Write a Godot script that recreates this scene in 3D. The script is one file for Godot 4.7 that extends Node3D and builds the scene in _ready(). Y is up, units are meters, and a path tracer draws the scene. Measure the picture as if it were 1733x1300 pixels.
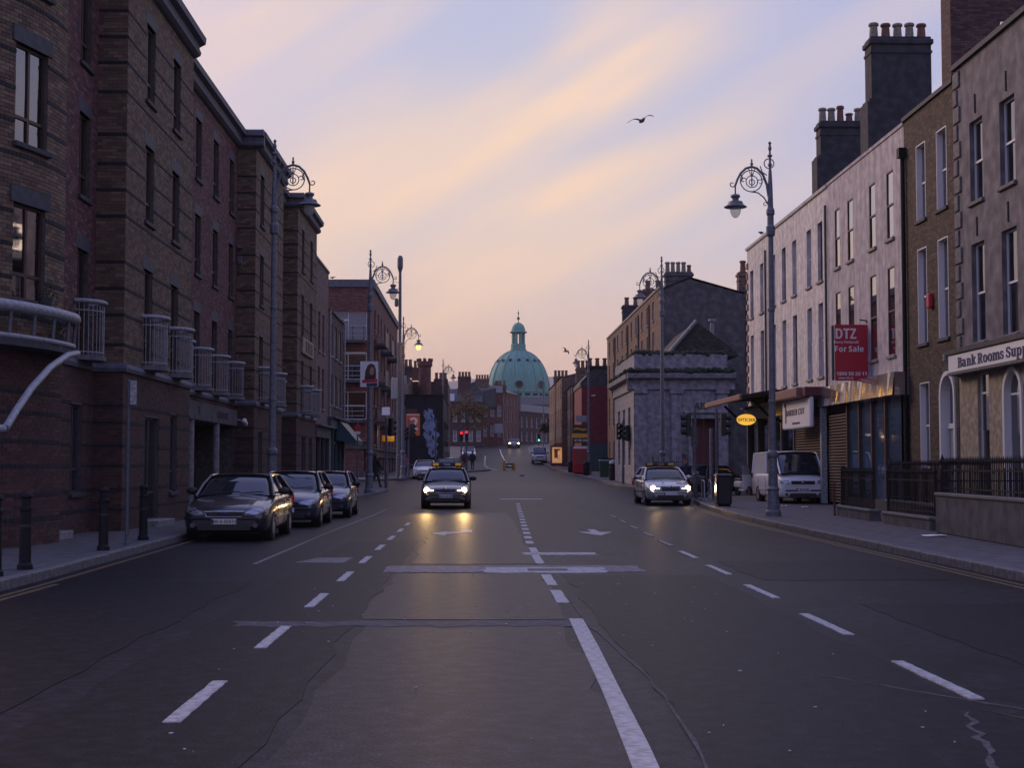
extends Node3D
# A city street at dusk: the brick block on the left, the stucco terrace on the right, the copper dome beyond the crest.
# World: street runs along -z, x to the right, D = -z metres from the camera.

class MB:
	var v := PackedVector3Array()
	var n := PackedVector3Array()
	var c := PackedColorArray()
	var i := PackedInt32Array()
	var col := Color(1, 1, 1)

	func quad(a: Vector3, b: Vector3, d: Vector3, e: Vector3) -> void:
		var k := v.size()
		var nn := (b - a).cross(e - a)
		if nn.length_squared() < 1e-14:
			nn = (d - b).cross(e - b)
		nn = nn.normalized()
		v.append(a); v.append(b); v.append(d); v.append(e)
		n.append(nn); n.append(nn); n.append(nn); n.append(nn)
		c.append(col); c.append(col); c.append(col); c.append(col)
		i.append(k); i.append(k + 2); i.append(k + 1); i.append(k); i.append(k + 3); i.append(k + 2)

	func tri(a: Vector3, b: Vector3, d: Vector3) -> void:
		var k := v.size()
		var nn := (b - a).cross(d - a).normalized()
		v.append(a); v.append(b); v.append(d)
		n.append(nn); n.append(nn); n.append(nn)
		c.append(col); c.append(col); c.append(col)
		i.append(k); i.append(k + 2); i.append(k + 1)

	func hexa(p: Array) -> void:   # 8 corners: bottom ring 0-3, top ring 4-7
		quad(p[4], p[5], p[6], p[7]); quad(p[3], p[2], p[1], p[0])
		for k in 4:
			var m := (k + 1) % 4
			quad(p[k], p[m], p[m + 4], p[k + 4])

	func box(p: Vector3, s: Vector3, bs := Basis()) -> void:
		var x := bs.x * s.x * 0.5
		var y := bs.y * s.y * 0.5
		var z := bs.z * s.z * 0.5
		hexa([p - x - y + z, p + x - y + z, p + x - y - z, p - x - y - z, p - x + y + z, p + x + y + z, p + x + y - z, p - x + y - z])

	func rbox(p: Vector3, s: Vector3, r: float, bs := Basis()) -> void:   # box with chamfered edges
		var h := s * 0.5
		r = minf(r, minf(h.x, minf(h.y, h.z)) * 0.9)
		for ax in 3:
			for sg in [-1.0, 1.0]:
				var a1 := (ax + 1) % 3
				var a2 := (ax + 2) % 3
				var q := []
				for w in [[-1, -1], [1, -1], [1, 1], [-1, 1]]:
					var t := Vector3.ZERO
					t[ax] = sg * h[ax]; t[a1] = w[0] * (h[a1] - r); t[a2] = w[1] * (h[a2] - r)
					q.append(p + bs * t)
				if sg > 0: quad(q[0], q[1], q[2], q[3])
				else: quad(q[3], q[2], q[1], q[0])
		for ax in 3:
			var a1 := (ax + 1) % 3
			var a2 := (ax + 2) % 3
			for s1 in [-1.0, 1.0]:
				for s2 in [-1.0, 1.0]:
					var q := []
					for w in [[-1.0, 0], [1.0, 0], [1.0, 1], [-1.0, 1]]:
						var t := Vector3.ZERO
						t[ax] = w[0] * (h[ax] - r)
						t[a1] = s1 * (h[a1] - (r if w[1] == 1 else 0.0))
						t[a2] = s2 * (h[a2] - (0.0 if w[1] == 1 else r))
						q.append(p + bs * t)
					if s1 * s2 > 0: quad(q[0], q[1], q[2], q[3])
					else: quad(q[3], q[2], q[1], q[0])
		for s0 in [-1.0, 1.0]:
			for s1 in [-1.0, 1.0]:
				for s2 in [-1.0, 1.0]:
					var a := p + bs * Vector3(s0 * h.x, s1 * (h.y - r), s2 * (h.z - r))
					var b := p + bs * Vector3(s0 * (h.x - r), s1 * h.y, s2 * (h.z - r))
					var d := p + bs * Vector3(s0 * (h.x - r), s1 * (h.y - r), s2 * h.z)
					if s0 * s1 * s2 > 0: tri(a, b, d)
					else: tri(a, d, b)

	func grid(rows: Array, wrap := false) -> void:   # smooth surface through rows of points
		var nr := rows.size()
		var nc: int = rows[0].size()
		var k := v.size()
		var acc := PackedVector3Array()
		acc.resize(nr * nc)
		var lc := nc if wrap else nc - 1
		for r in nr - 1:
			for q in lc:
				var q2 := (q + 1) % nc
				var a: Vector3 = rows[r][q]
				var b: Vector3 = rows[r][q2]
				var d: Vector3 = rows[r + 1][q2]
				var e: Vector3 = rows[r + 1][q]
				var nn := (b - e).cross(d - a)
				if nn.length_squared() > 1e-16:
					nn = nn.normalized()
				acc[r * nc + q] += nn; acc[r * nc + q2] += nn; acc[(r + 1) * nc + q2] += nn; acc[(r + 1) * nc + q] += nn
				var p0 := k + r * nc + q
				var p1 := k + r * nc + q2
				var p2 := k + (r + 1) * nc + q2
				var p3 := k + (r + 1) * nc + q
				i.append(p0); i.append(p2); i.append(p1); i.append(p0); i.append(p3); i.append(p2)
		for r in nr:
			for q in nc:
				v.append(rows[r][q])
				var w := acc[r * nc + q]
				n.append(w.normalized() if w.length_squared() > 1e-12 else Vector3.UP)
				c.append(col)

	func fan(ring: Array, flip := false) -> void:
		var m := Vector3.ZERO
		for p in ring: m += p
		m /= ring.size()
		for q in ring.size():
			if flip: tri(m, ring[(q + 1) % ring.size()], ring[q])
			else: tri(m, ring[q], ring[(q + 1) % ring.size()])

	func tube(pts: Array, r0: float, r1 := -1.0, sides := 6, caps := true) -> void:
		if r1 < 0: r1 = r0
		var rows := []
		var side := Vector3.ZERO
		for k in pts.size():
			var t: Vector3 = (pts[mini(k + 1, pts.size() - 1)] - pts[maxi(k - 1, 0)]).normalized()
			if side == Vector3.ZERO:
				side = t.cross(Vector3.UP if absf(t.y) < 0.9 else Vector3.RIGHT).normalized()
			side = (side - t * side.dot(t)).normalized()
			var up := side.cross(t)
			var r := lerpf(r0, r1, float(k) / maxf(1.0, pts.size() - 1.0))
			var ring := []
			for q in sides:
				var a := TAU * q / sides
				ring.append(pts[k] + (side * cos(a) + up * sin(a)) * r)
			rows.append(ring)
		grid(rows, true)
		if caps:
			fan(rows[0], true); fan(rows[-1])

	func lathe(prof: Array, seg := 12, xf := Transform3D()) -> void:   # prof: Vector2(radius, height) from bottom up
		var rows := []
		for p in prof:
			var ring := []
			for q in seg:
				var a := -TAU * q / seg
				ring.append(xf * Vector3(p.x * cos(a), p.y, p.x * sin(a)))
			rows.append(ring)
		for r in rows.size() - 1: grid([rows[r], rows[r + 1]], true)
		if prof[0].x > 0.001: fan(rows[0], true)
		if prof[-1].x > 0.001: fan(rows[-1])

	func slathe(prof: Array, seg := 16, xf := Transform3D()) -> void:   # smooth along the profile too
		var rows := []
		for p in prof:
			var ring := []
			for q in seg:
				var a := -TAU * q / seg
				ring.append(xf * Vector3(p.x * cos(a), p.y, p.x * sin(a)))
			rows.append(ring)
		grid(rows, true)

	func prism(poly: PackedVector2Array, z0: float, z1: float, xf := Transform3D()) -> void:   # polygon (counter-clockwise) in xy, from z0 to z1
		var t := Geometry2D.triangulate_polygon(poly)
		var area := 0.0
		for q in poly.size():
			area += poly[q].cross(poly[(q + 1) % poly.size()])
		var up := area > 0
		for k in range(0, t.size(), 3):
			var a := poly[t[k]]
			var b := poly[t[k + 1]]
			var d := poly[t[k + 2]]
			if (b - a).cross(d - a) < 0:
				var w := b
				b = d; d = w
			tri(xf * Vector3(a.x, a.y, z1), xf * Vector3(b.x, b.y, z1), xf * Vector3(d.x, d.y, z1))
			tri(xf * Vector3(a.x, a.y, z0), xf * Vector3(d.x, d.y, z0), xf * Vector3(b.x, b.y, z0))
		for q in poly.size():
			var a := poly[q]
			var b := poly[(q + 1) % poly.size()]
			if not up:
				var w := a
				a = b; b = w
			quad(xf * Vector3(a.x, a.y, z0), xf * Vector3(b.x, b.y, z0), xf * Vector3(b.x, b.y, z1), xf * Vector3(a.x, a.y, z1))

	func ball(p: Vector3, r: Vector3, seg := 10, bs := Basis()) -> void:
		var rows := []
		var m := maxi(4, seg / 2)
		for k in m + 1:
			var a := -PI / 2 + PI * k / m
			var ring := []
			for q in seg:
				var b := -TAU * q / seg
				ring.append(p + bs * (Vector3(cos(a) * cos(b), sin(a), cos(a) * sin(b)) * r))
			rows.append(ring)
		grid(rows, true)

	func mesh() -> ArrayMesh:
		var m := ArrayMesh.new()
		if v.is_empty(): return m
		var a := []
		a.resize(Mesh.ARRAY_MAX)
		a[Mesh.ARRAY_VERTEX] = v
		a[Mesh.ARRAY_NORMAL] = n
		a[Mesh.ARRAY_COLOR] = c
		a[Mesh.ARRAY_INDEX] = i
		m.add_surface_from_arrays(Mesh.PRIMITIVE_TRIANGLES, a)
		return m

var mats := {}
var tex := {}
var taken := {}
var rng := RandomNumberGenerator.new()
var env: Environment

func numbered(called: String) -> String:
	if not taken.has(called):
		taken[called] = 0
		return called
	taken[called] += 1
	return "%s_%03d" % [called, taken[called]]

func thing(called: String, label: String, category: String, at := Vector3.ZERO, turn := 0.0, group := "") -> Node3D:
	var o := Node3D.new()
	o.name = numbered(called)
	add_child(o)
	o.position = at
	o.rotation.y = turn
	o.set_meta("label", label)
	o.set_meta("category", category)
	if group != "": o.set_meta("group", group)
	return o

func put(b, called: String, m: Material, parent: Node, xf := Transform3D()) -> MeshInstance3D:
	var o := MeshInstance3D.new()
	o.name = called
	o.mesh = b.mesh() if b is MB else b
	o.material_override = m
	o.transform = xf
	parent.add_child(o, true)
	return o

func solo(b, called: String, m: Material, label: String, category: String, at := Vector3.ZERO, group := "") -> MeshInstance3D:
	var o := put(b, numbered(called), m, self)
	o.position = at
	o.set_meta("label", label)
	o.set_meta("category", category)
	if group != "": o.set_meta("group", group)
	return o

func struct(b, called: String, m: Material) -> MeshInstance3D:
	var o := put(b, numbered(called), m, self)
	o.set_meta("kind", "structure")
	return o

func copy(o: Node3D, at: Vector3, turn: float, label: String) -> Node3D:
	var c := o.duplicate()
	c.name = numbered(str(o.name).rstrip("0123456789").trim_suffix("_"))
	add_child(c)
	c.position = at
	c.rotation.y = turn
	c.set_meta("label", label)
	return c

# ---------------------------------------------------------------- textures and materials
func noise(seed_: int, freq: float, oct := 4, kind := FastNoiseLite.TYPE_SIMPLEX_SMOOTH) -> FastNoiseLite:
	var f := FastNoiseLite.new()
	f.seed = seed_
	f.frequency = freq
	f.noise_type = kind
	f.fractal_octaves = oct
	f.fractal_type = FastNoiseLite.FRACTAL_FBM if oct > 1 else FastNoiseLite.FRACTAL_NONE
	return f

func gray_tex(f: FastNoiseLite, w: int, h: int, lo: float, hi: float, power := 1.0) -> Image:
	var im := f.get_seamless_image(w, h)
	im.convert(Image.FORMAT_L8)
	var d := im.get_data()
	for k in d.size():
		d[k] = int(255.0 * lerpf(lo, hi, pow(d[k] / 255.0, power)))
	return Image.create_from_data(w, h, false, Image.FORMAT_L8, d)

func as_tex(im: Image) -> ImageTexture:
	im.generate_mipmaps()
	return ImageTexture.create_from_image(im)

func as_normal(im: Image, s: float) -> ImageTexture:
	var q: Image = im.duplicate()
	q.convert(Image.FORMAT_RGBA8)
	q.bump_map_to_normal_map(s)
	return as_tex(q)

func mul(a: Image, b: Image) -> Image:
	var x := a.get_data()
	var y := b.get_data()
	for k in x.size():
		x[k] = int(x[k] * y[k] / 255.0)
	return Image.create_from_data(a.get_width(), a.get_height(), false, Image.FORMAT_L8, x)

func make_textures() -> void:
	var grain := gray_tex(noise(1, 0.25, 2), 512, 512, 0.42, 1.0)
	var blotch := gray_tex(noise(2, 0.012, 5), 512, 512, 0.62, 1.0)
	var patch := gray_tex(noise(3, 0.035, 5), 512, 512, 0.4, 1.0)
	tex.grain = as_tex(grain)
	tex.blotch = as_tex(mul(blotch, gray_tex(noise(4, 0.3, 1), 512, 512, 0.85, 1.0)))
	tex.asphalt = as_tex(mul(mul(patch, grain), gray_tex(noise(9, 0.6, 1), 512, 512, 0.45, 1.0)))
	tex.grain_n = as_normal(grain, 3.0)
	tex.blotch_n = as_normal(blotch, 4.0)
	# rain streaks on render: stretch noise vertically
	var st := noise(6, 0.035, 4).get_seamless_image(512, 64)
	st.convert(Image.FORMAT_L8)
	st.resize(512, 512, Image.INTERPOLATE_CUBIC)
	var sd := st.get_data()
	for k in sd.size():
		sd[k] = int(255.0 * (0.87 + 0.13 * smoothstep(0.1, 0.75, sd[k] / 255.0)))
	var stim := Image.create_from_data(512, 512, false, Image.FORMAT_L8, sd)
	tex.streak = as_tex(mul(stim, gray_tex(noise(7, 0.03, 4), 512, 512, 0.78, 1.0)))
	# fine brickwork for walls too far to tell the bricks apart: 1.8 m x 1.8 m
	var bi := Image.create(512, 512, false, Image.FORMAT_RGB8)
	var bh := Image.create(512, 512, false, Image.FORMAT_L8)
	bi.fill(Color(0.62, 0.6, 0.58))
	bh.fill(Color(0.2, 0.2, 0.2))
	var r2 := RandomNumberGenerator.new()
	r2.seed = 5
	for row in 24:
		for q in 8:
			var x := int(q * 64 + (32 if row % 2 else 0))
			var y := int(row * 512.0 / 24)
			var t := r2.randf_range(0.62, 1.0)
			var cc := Color(t, t * r2.randf_range(0.88, 1.0), t * r2.randf_range(0.85, 1.0))
			for dx in [0, -512]:
				bi.fill_rect(Rect2i(x + dx, y, 59, 17), cc)
				bh.fill_rect(Rect2i(x + dx, y, 59, 17), Color(0.8, 0.8, 0.8))
	tex.brick = as_tex(bi)
	tex.brick_n = as_normal(bh, 2.0)
	var sl := Image.create(256, 256, false, Image.FORMAT_L8)
	for row in 16:
		for q in 8:
			var t := r2.randf_range(0.6, 1.0)
			for dx in [0, -256]:
				sl.fill_rect(Rect2i(q * 32 + (16 if row % 2 else 0) + dx, row * 16, 31, 15), Color(t, t, t))
	tex.slate = as_tex(sl)

func mat(key: String, col := Color(0.5, 0.5, 0.5), rough := 0.8, o := {}) -> StandardMaterial3D:   # col is a linear base colour
	if mats.has(key): return mats[key]
	var m := StandardMaterial3D.new()
	m.resource_name = key
	m.albedo_color = col.linear_to_srgb()
	m.roughness = rough
	m.metallic = o.get("metal", 0.0)
	m.metallic_specular = o.get("spec", 0.5)
	if o.has("tex"):
		m.albedo_texture = tex[o.tex]
		m.uv1_triplanar = true
		m.uv1_world_triplanar = true
		var s: float = o.get("scale", 1.0)
		m.uv1_scale = Vector3(s, s, s)
		if o.has("nrm"):
			m.normal_enabled = true
			m.normal_texture = tex[o.nrm]
			m.normal_scale = o.get("ns", 0.6)
	if o.has("rtex"):
		m.roughness_texture = tex[o.rtex]
	if o.get("vcol", false): m.vertex_color_use_as_albedo = true
	if o.has("emit"):
		m.emission_enabled = true
		m.emission = (o.emit as Color).linear_to_srgb()
		m.emission_energy_multiplier = o.get("power", 1.0)
	if o.has("coat"):
		m.clearcoat_enabled = true
		m.clearcoat = o.coat
		m.clearcoat_roughness = 0.06
	if o.has("alpha"):
		m.transparency = BaseMaterial3D.TRANSPARENCY_ALPHA
		m.albedo_color.a = o.alpha
	m.cull_mode = BaseMaterial3D.CULL_DISABLED
	mats[key] = m
	return m

func make_materials() -> void:
	mat("asphalt", Color(0.168, 0.142, 0.215), 0.5, {vcol = true, tex = "asphalt", scale = 0.27, nrm = "grain_n", ns = 0.16, spec = 0.22})
	mat("asphalt_dark", Color(0.095, 0.083, 0.13), 0.52, {tex = "asphalt", scale = 0.26, nrm = "grain_n", ns = 0.16, spec = 0.22})
	mat("asphalt_pale", Color(0.34, 0.3, 0.33), 0.55, {tex = "blotch", scale = 0.9, nrm = "grain_n", ns = 0.4, spec = 0.25})
	mat("trench_old", Color(0.15, 0.135, 0.155), 0.6, {tex = "blotch", scale = 1.1, nrm = "grain_n", ns = 0.5, spec = 0.25})
	mat("asphalt_warm", Color(0.2, 0.163, 0.232), 0.47, {tex = "asphalt", scale = 0.24, nrm = "grain_n", ns = 0.14, spec = 0.24})
	mat("cement", Color(0.72, 0.68, 0.67), 0.6, {tex = "blotch", scale = 1.3})
	mat("paint_white", Color(0.66, 0.645, 0.67), 0.5, {tex = "blotch", scale = 1.6})
	mat("paint_worn", Color(0.32, 0.305, 0.33), 0.6, {tex = "blotch", scale = 2.1})
	mat("paint_yellow", Color(0.2, 0.135, 0.06), 0.6, {tex = "blotch", scale = 1.3})
	mat("paving", Color(0.15, 0.14, 0.16), 0.75, {tex = "blotch", scale = 0.35, nrm = "grain_n", ns = 0.3})
	mat("kerb", Color(0.22, 0.21, 0.215), 0.7, {tex = "blotch", scale = 0.9, nrm = "grain_n", ns = 0.4})
	mat("ground", Color(0.12, 0.11, 0.11), 0.9, {tex = "blotch", scale = 0.1})
	mat("mortar", Color(0.15, 0.135, 0.12), 0.9, {tex = "blotch", scale = 0.8})
	mat("bricks", Color(1, 1, 1), 0.82, {vcol = true, tex = "grain", scale = 2.5, nrm = "grain_n", ns = 0.5})
	mat("slate_blue", Color(0.085, 0.09, 0.12), 0.7, {tex = "blotch", scale = 0.7})
	mat("cornice", Color(0.15, 0.155, 0.19), 0.75, {tex = "streak", scale = 0.4})
	mat("sill_stone", Color(0.07, 0.072, 0.09), 0.75, {tex = "blotch", scale = 0.9})
	mat("pale_stone", Color(0.4, 0.39, 0.39), 0.75, {tex = "blotch", scale = 0.9})
	mat("frame_brown", Color(0.11, 0.05, 0.032), 0.5, {tex = "grain", scale = 2.0})
	mat("frame_white", Color(0.6, 0.59, 0.6), 0.5)
	mat("frame_dark", Color(0.04, 0.04, 0.05), 0.5)
	mat("glass", Color(0.2, 0.205, 0.22), 0.03, {metal = 1.0})
	mat("glass_bright", Color(0.42, 0.42, 0.43), 0.02, {metal = 1.0})
	mat("glass_shop", Color(0.07, 0.13, 0.22), 0.04, {metal = 0.5, spec = 1.0})
	mat("curtain", Color(0.3, 0.285, 0.3), 0.5, {tex = "blotch", scale = 1.5})
	mat("glass_dim", Color(0.018, 0.02, 0.026), 0.05, {spec = 0.7})
	mat("blind", Color(0.42, 0.41, 0.42), 0.8, {tex = "blotch", scale = 1.2})
	mat("metal_pale", Color(0.5, 0.52, 0.57), 0.45, {tex = "blotch", scale = 1.5})
	mat("metal_grey", Color(0.17, 0.18, 0.21), 0.5, {tex = "blotch", scale = 1.2})
	mat("lamp_iron", Color(0.24, 0.255, 0.3), 0.5, {tex = "blotch", scale = 1.0})
	mat("pole_blue", Color(0.12, 0.14, 0.19), 0.45, {tex = "blotch", scale = 1.2})
	mat("iron_black", Color(0.012, 0.012, 0.015), 0.6, {spec = 0.3})
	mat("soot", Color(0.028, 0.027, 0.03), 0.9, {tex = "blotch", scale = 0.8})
	mat("stucco_white", Color(0.72, 0.68, 0.67), 0.85, {tex = "streak", scale = 0.16, nrm = "grain_n", ns = 0.25})
	mat("stucco_mauve", Color(0.52, 0.47, 0.5), 0.85, {tex = "streak", scale = 0.13, nrm = "grain_n", ns = 0.25})
	mat("stucco_grey", Color(0.26, 0.235, 0.255), 0.88, {tex = "blotch", scale = 0.25, nrm = "grain_n", ns = 0.5})
	mat("render_grey", Color(0.15, 0.142, 0.15), 0.9, {tex = "blotch", scale = 0.25, nrm = "blotch_n", ns = 0.4})
	mat("render_dark", Color(0.075, 0.075, 0.088), 0.9, {tex = "blotch", scale = 0.3, nrm = "blotch_n", ns = 0.4})
	mat("quoin", Color(0.24, 0.225, 0.235), 0.85, {tex = "blotch", scale = 0.7})
	mat("brick_far_brown", Color(0.24, 0.165, 0.13), 0.88, {tex = "brick", scale = 0.556, nrm = "brick_n", ns = 0.5})
	mat("brick_far_red", Color(0.22, 0.105, 0.095), 0.88, {tex = "brick", scale = 0.556, nrm = "brick_n", ns = 0.5})
	mat("brick_far_dark", Color(0.12, 0.075, 0.07), 0.88, {tex = "brick", scale = 0.556, nrm = "brick_n", ns = 0.5})
	mat("brick_far_pink", Color(0.24, 0.165, 0.16), 0.88, {tex = "brick", scale = 0.556, nrm = "brick_n", ns = 0.5})
	mat("stone_bank", Color(0.43, 0.41, 0.45), 0.85, {tex = "blotch", scale = 0.35, nrm = "grain_n", ns = 0.3})
	mat("stone_joint", Color(0.2, 0.195, 0.2), 0.9)
	mat("moss", Color(0.045, 0.055, 0.025), 0.95, {tex = "blotch", scale = 1.5, nrm = "blotch_n", ns = 1.0})
	mat("slate", Color(0.07, 0.07, 0.082), 0.6, {tex = "slate", scale = 0.45})
	mat("roof_moss", Color(0.05, 0.046, 0.035), 0.85, {tex = "slate", scale = 0.5})
	mat("copper", Color(0.19, 0.44, 0.37), 0.7, {tex = "streak", scale = 0.12})
	mat("copper_dark", Color(0.07, 0.17, 0.165), 0.7, {tex = "streak", scale = 0.2})
	mat("pot_buff", Color(0.42, 0.36, 0.28), 0.85, {tex = "blotch", scale = 1.2})
	mat("pot_red", Color(0.3, 0.15, 0.1), 0.85, {tex = "blotch", scale = 1.2})
	mat("hill", Color(0.16, 0.15, 0.17), 1.0)
	mat("teal", Color(0.03, 0.11, 0.14), 0.5, {tex = "blotch", scale = 1.0})
	mat("navy", Color(0.02, 0.03, 0.07), 0.4)
	mat("salmon", Color(0.42, 0.21, 0.17), 0.65, {tex = "blotch", scale = 1.5})
	mat("maroon", Color(0.1, 0.02, 0.025), 0.6)
	mat("rust", Color(0.13, 0.055, 0.035), 0.6, {tex = "blotch", scale = 1.5})
	mat("red_wall", Color(0.26, 0.03, 0.06), 0.75, {tex = "brick", scale = 0.7})
	mat("black_wall", Color(0.022, 0.02, 0.026), 0.75, {tex = "blotch", scale = 0.4})
	mat("cream", Color(0.5, 0.42, 0.31), 0.75, {tex = "blotch", scale = 0.5})
	mat("steel", Color(0.62, 0.58, 0.58), 0.12, {metal = 0.9})
	mat("red_sign", Color(0.42, 0.012, 0.03), 0.5)
	mat("white_sign", Color(0.7, 0.69, 0.69), 0.5)
	mat("ink", Color(0.05, 0.01, 0.045), 0.6)
	mat("ink_blue", Color(0.02, 0.025, 0.09), 0.6)
	mat("orange_sign", Color(0.62, 0.12, 0.03), 0.5)
	mat("yellow", Color(0.68, 0.36, 0.02), 0.5)
	mat("green_bin", Color(0.02, 0.06, 0.025), 0.5)
	mat("tyre", Color(0.02, 0.02, 0.021), 0.85)
	mat("rim", Color(0.35, 0.35, 0.37), 0.3, {metal = 0.8})
	mat("car_black", Color(0.016, 0.016, 0.022), 0.3, {coat = 1.0})
	mat("car_blue", Color(0.02, 0.024, 0.045), 0.3, {coat = 1.0})
	mat("car_bronze", Color(0.09, 0.075, 0.07), 0.3, {coat = 1.0, metal = 0.3})
	mat("car_silver", Color(0.42, 0.43, 0.47), 0.3, {coat = 1.0, metal = 0.35})
	mat("car_white", Color(0.62, 0.62, 0.64), 0.35, {coat = 0.8})
	mat("car_glass", Color(0.02, 0.025, 0.032), 0.03, {spec = 1.0, metal = 0.15})
	mat("trim_black", Color(0.016, 0.016, 0.018), 0.55)
	mat("chrome", Color(0.6, 0.6, 0.62), 0.15, {metal = 1.0})
	mat("lens", Color(0.35, 0.36, 0.4), 0.12, {metal = 0.6})
	mat("lens_dim", Color(0.08, 0.08, 0.09), 0.2)
	mat("plate", Color(0.6, 0.6, 0.6), 0.4)
	mat("head_glow", Color(1, 0.9, 0.7), 0.4, {emit = Color(1.0, 0.74, 0.36), power = 20.0})
	mat("head_soft", Color(1, 0.85, 0.6), 0.4, {emit = Color(1.0, 0.62, 0.26), power = 4.0})
	mat("lamp_glow", Color(1, 0.8, 0.4), 0.5, {emit = Color(1.0, 0.6, 0.13), power = 2.6})
	mat("globe", Color(0.62, 0.62, 0.6), 0.12, {alpha = 0.4})
	mat("amber_lit", Color(0.8, 0.4, 0.03), 0.4, {emit = Color(1.0, 0.4, 0.02), power = 0.12})
	mat("amber", Color(0.55, 0.27, 0.02), 0.4)
	mat("red_lit", Color(0.9, 0.02, 0.04), 0.4, {emit = Color(1.0, 0.006, 0.012), power = 5.0})
	mat("green_lit", Color(0.1, 0.9, 0.6), 0.4, {emit = Color(0.12, 1.0, 0.55), power = 3.0})
	mat("tube_lit", Color(1, 1, 1), 0.4, {emit = Color(1.0, 0.85, 0.7), power = 3.0})
	mat("warm_lit", Color(0.8, 0.6, 0.3), 0.6, {emit = Color(1.0, 0.55, 0.2), power = 0.16})
	mat("optic_lit", Color(0.9, 0.7, 0.2), 0.5, {emit = Color(1.0, 0.52, 0.07), power = 0.9})
	mat("skin", Color(0.35, 0.2, 0.15), 0.6)
	mat("cloth_dark", Color(0.018, 0.018, 0.024), 0.9)
	mat("cloth_navy", Color(0.02, 0.024, 0.05), 0.9)
	mat("cloth_maroon", Color(0.08, 0.02, 0.03), 0.9)
	mat("hair", Color(0.02, 0.014, 0.01), 0.7)
	mat("gull_white", Color(0.6, 0.6, 0.62), 0.8)
	mat("gull_grey", Color(0.12, 0.12, 0.14), 0.8)
	mat("pigeon", Color(0.06, 0.06, 0.075), 0.7)
	mat("paper", Color(0.7, 0.69, 0.67), 0.8)
	mat("leaf_autumn", Color(0.14, 0.085, 0.03), 0.85)
	mat("leaf_dark", Color(0.03, 0.04, 0.02), 0.85)
	mat("bark", Color(0.05, 0.04, 0.035), 0.9)
	mat("mural", Color(0.28, 0.34, 0.5), 0.7)
	mat("cloth_pink", Color(0.3, 0.06, 0.14), 0.9)
	mat("mural_mid", Color(0.12, 0.16, 0.3), 0.7)

# ---------------------------------------------------------------- street profile
const GP := [[-60, 0.0], [45, 0.0], [60, 0.08], [70, 0.18], [85, 0.33], [100, 0.5], [130, 0.75], [150, 1.05], [165, 1.5], [190, 2.5], [219, 4.1], [245, 5.0], [270, 5.3], [9000, 5.3]]

func g(d: float) -> float:   # height of the carriageway at distance d
	var k := 0
	while k < GP.size() - 2 and d > GP[k + 1][0]: k += 1
	var t := clampf((d - GP[k][0]) / float(GP[k + 1][0] - GP[k][0]), 0, 1)
	return lerpf(GP[k][1], GP[k + 1][1], t)

func gs(d: float) -> float:   # smoothed
	if d < 30 or d > 400: return g(d)
	return (g(d - 6) + g(d - 3) + g(d) + g(d + 3) + g(d + 6)) / 5.0

func along(tab: Array, d: float) -> float:
	var k := 0
	while k < tab.size() - 2 and d > tab[k + 1][0]: k += 1
	return lerpf(tab[k][1], tab[k + 1][1], clampf((d - tab[k][0]) / float(tab[k + 1][0] - tab[k][0]), 0, 1))

func gp(x: float, d: float, up := 0.0) -> Vector3:
	return Vector3(x, gs(d) + up, -d)

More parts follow.
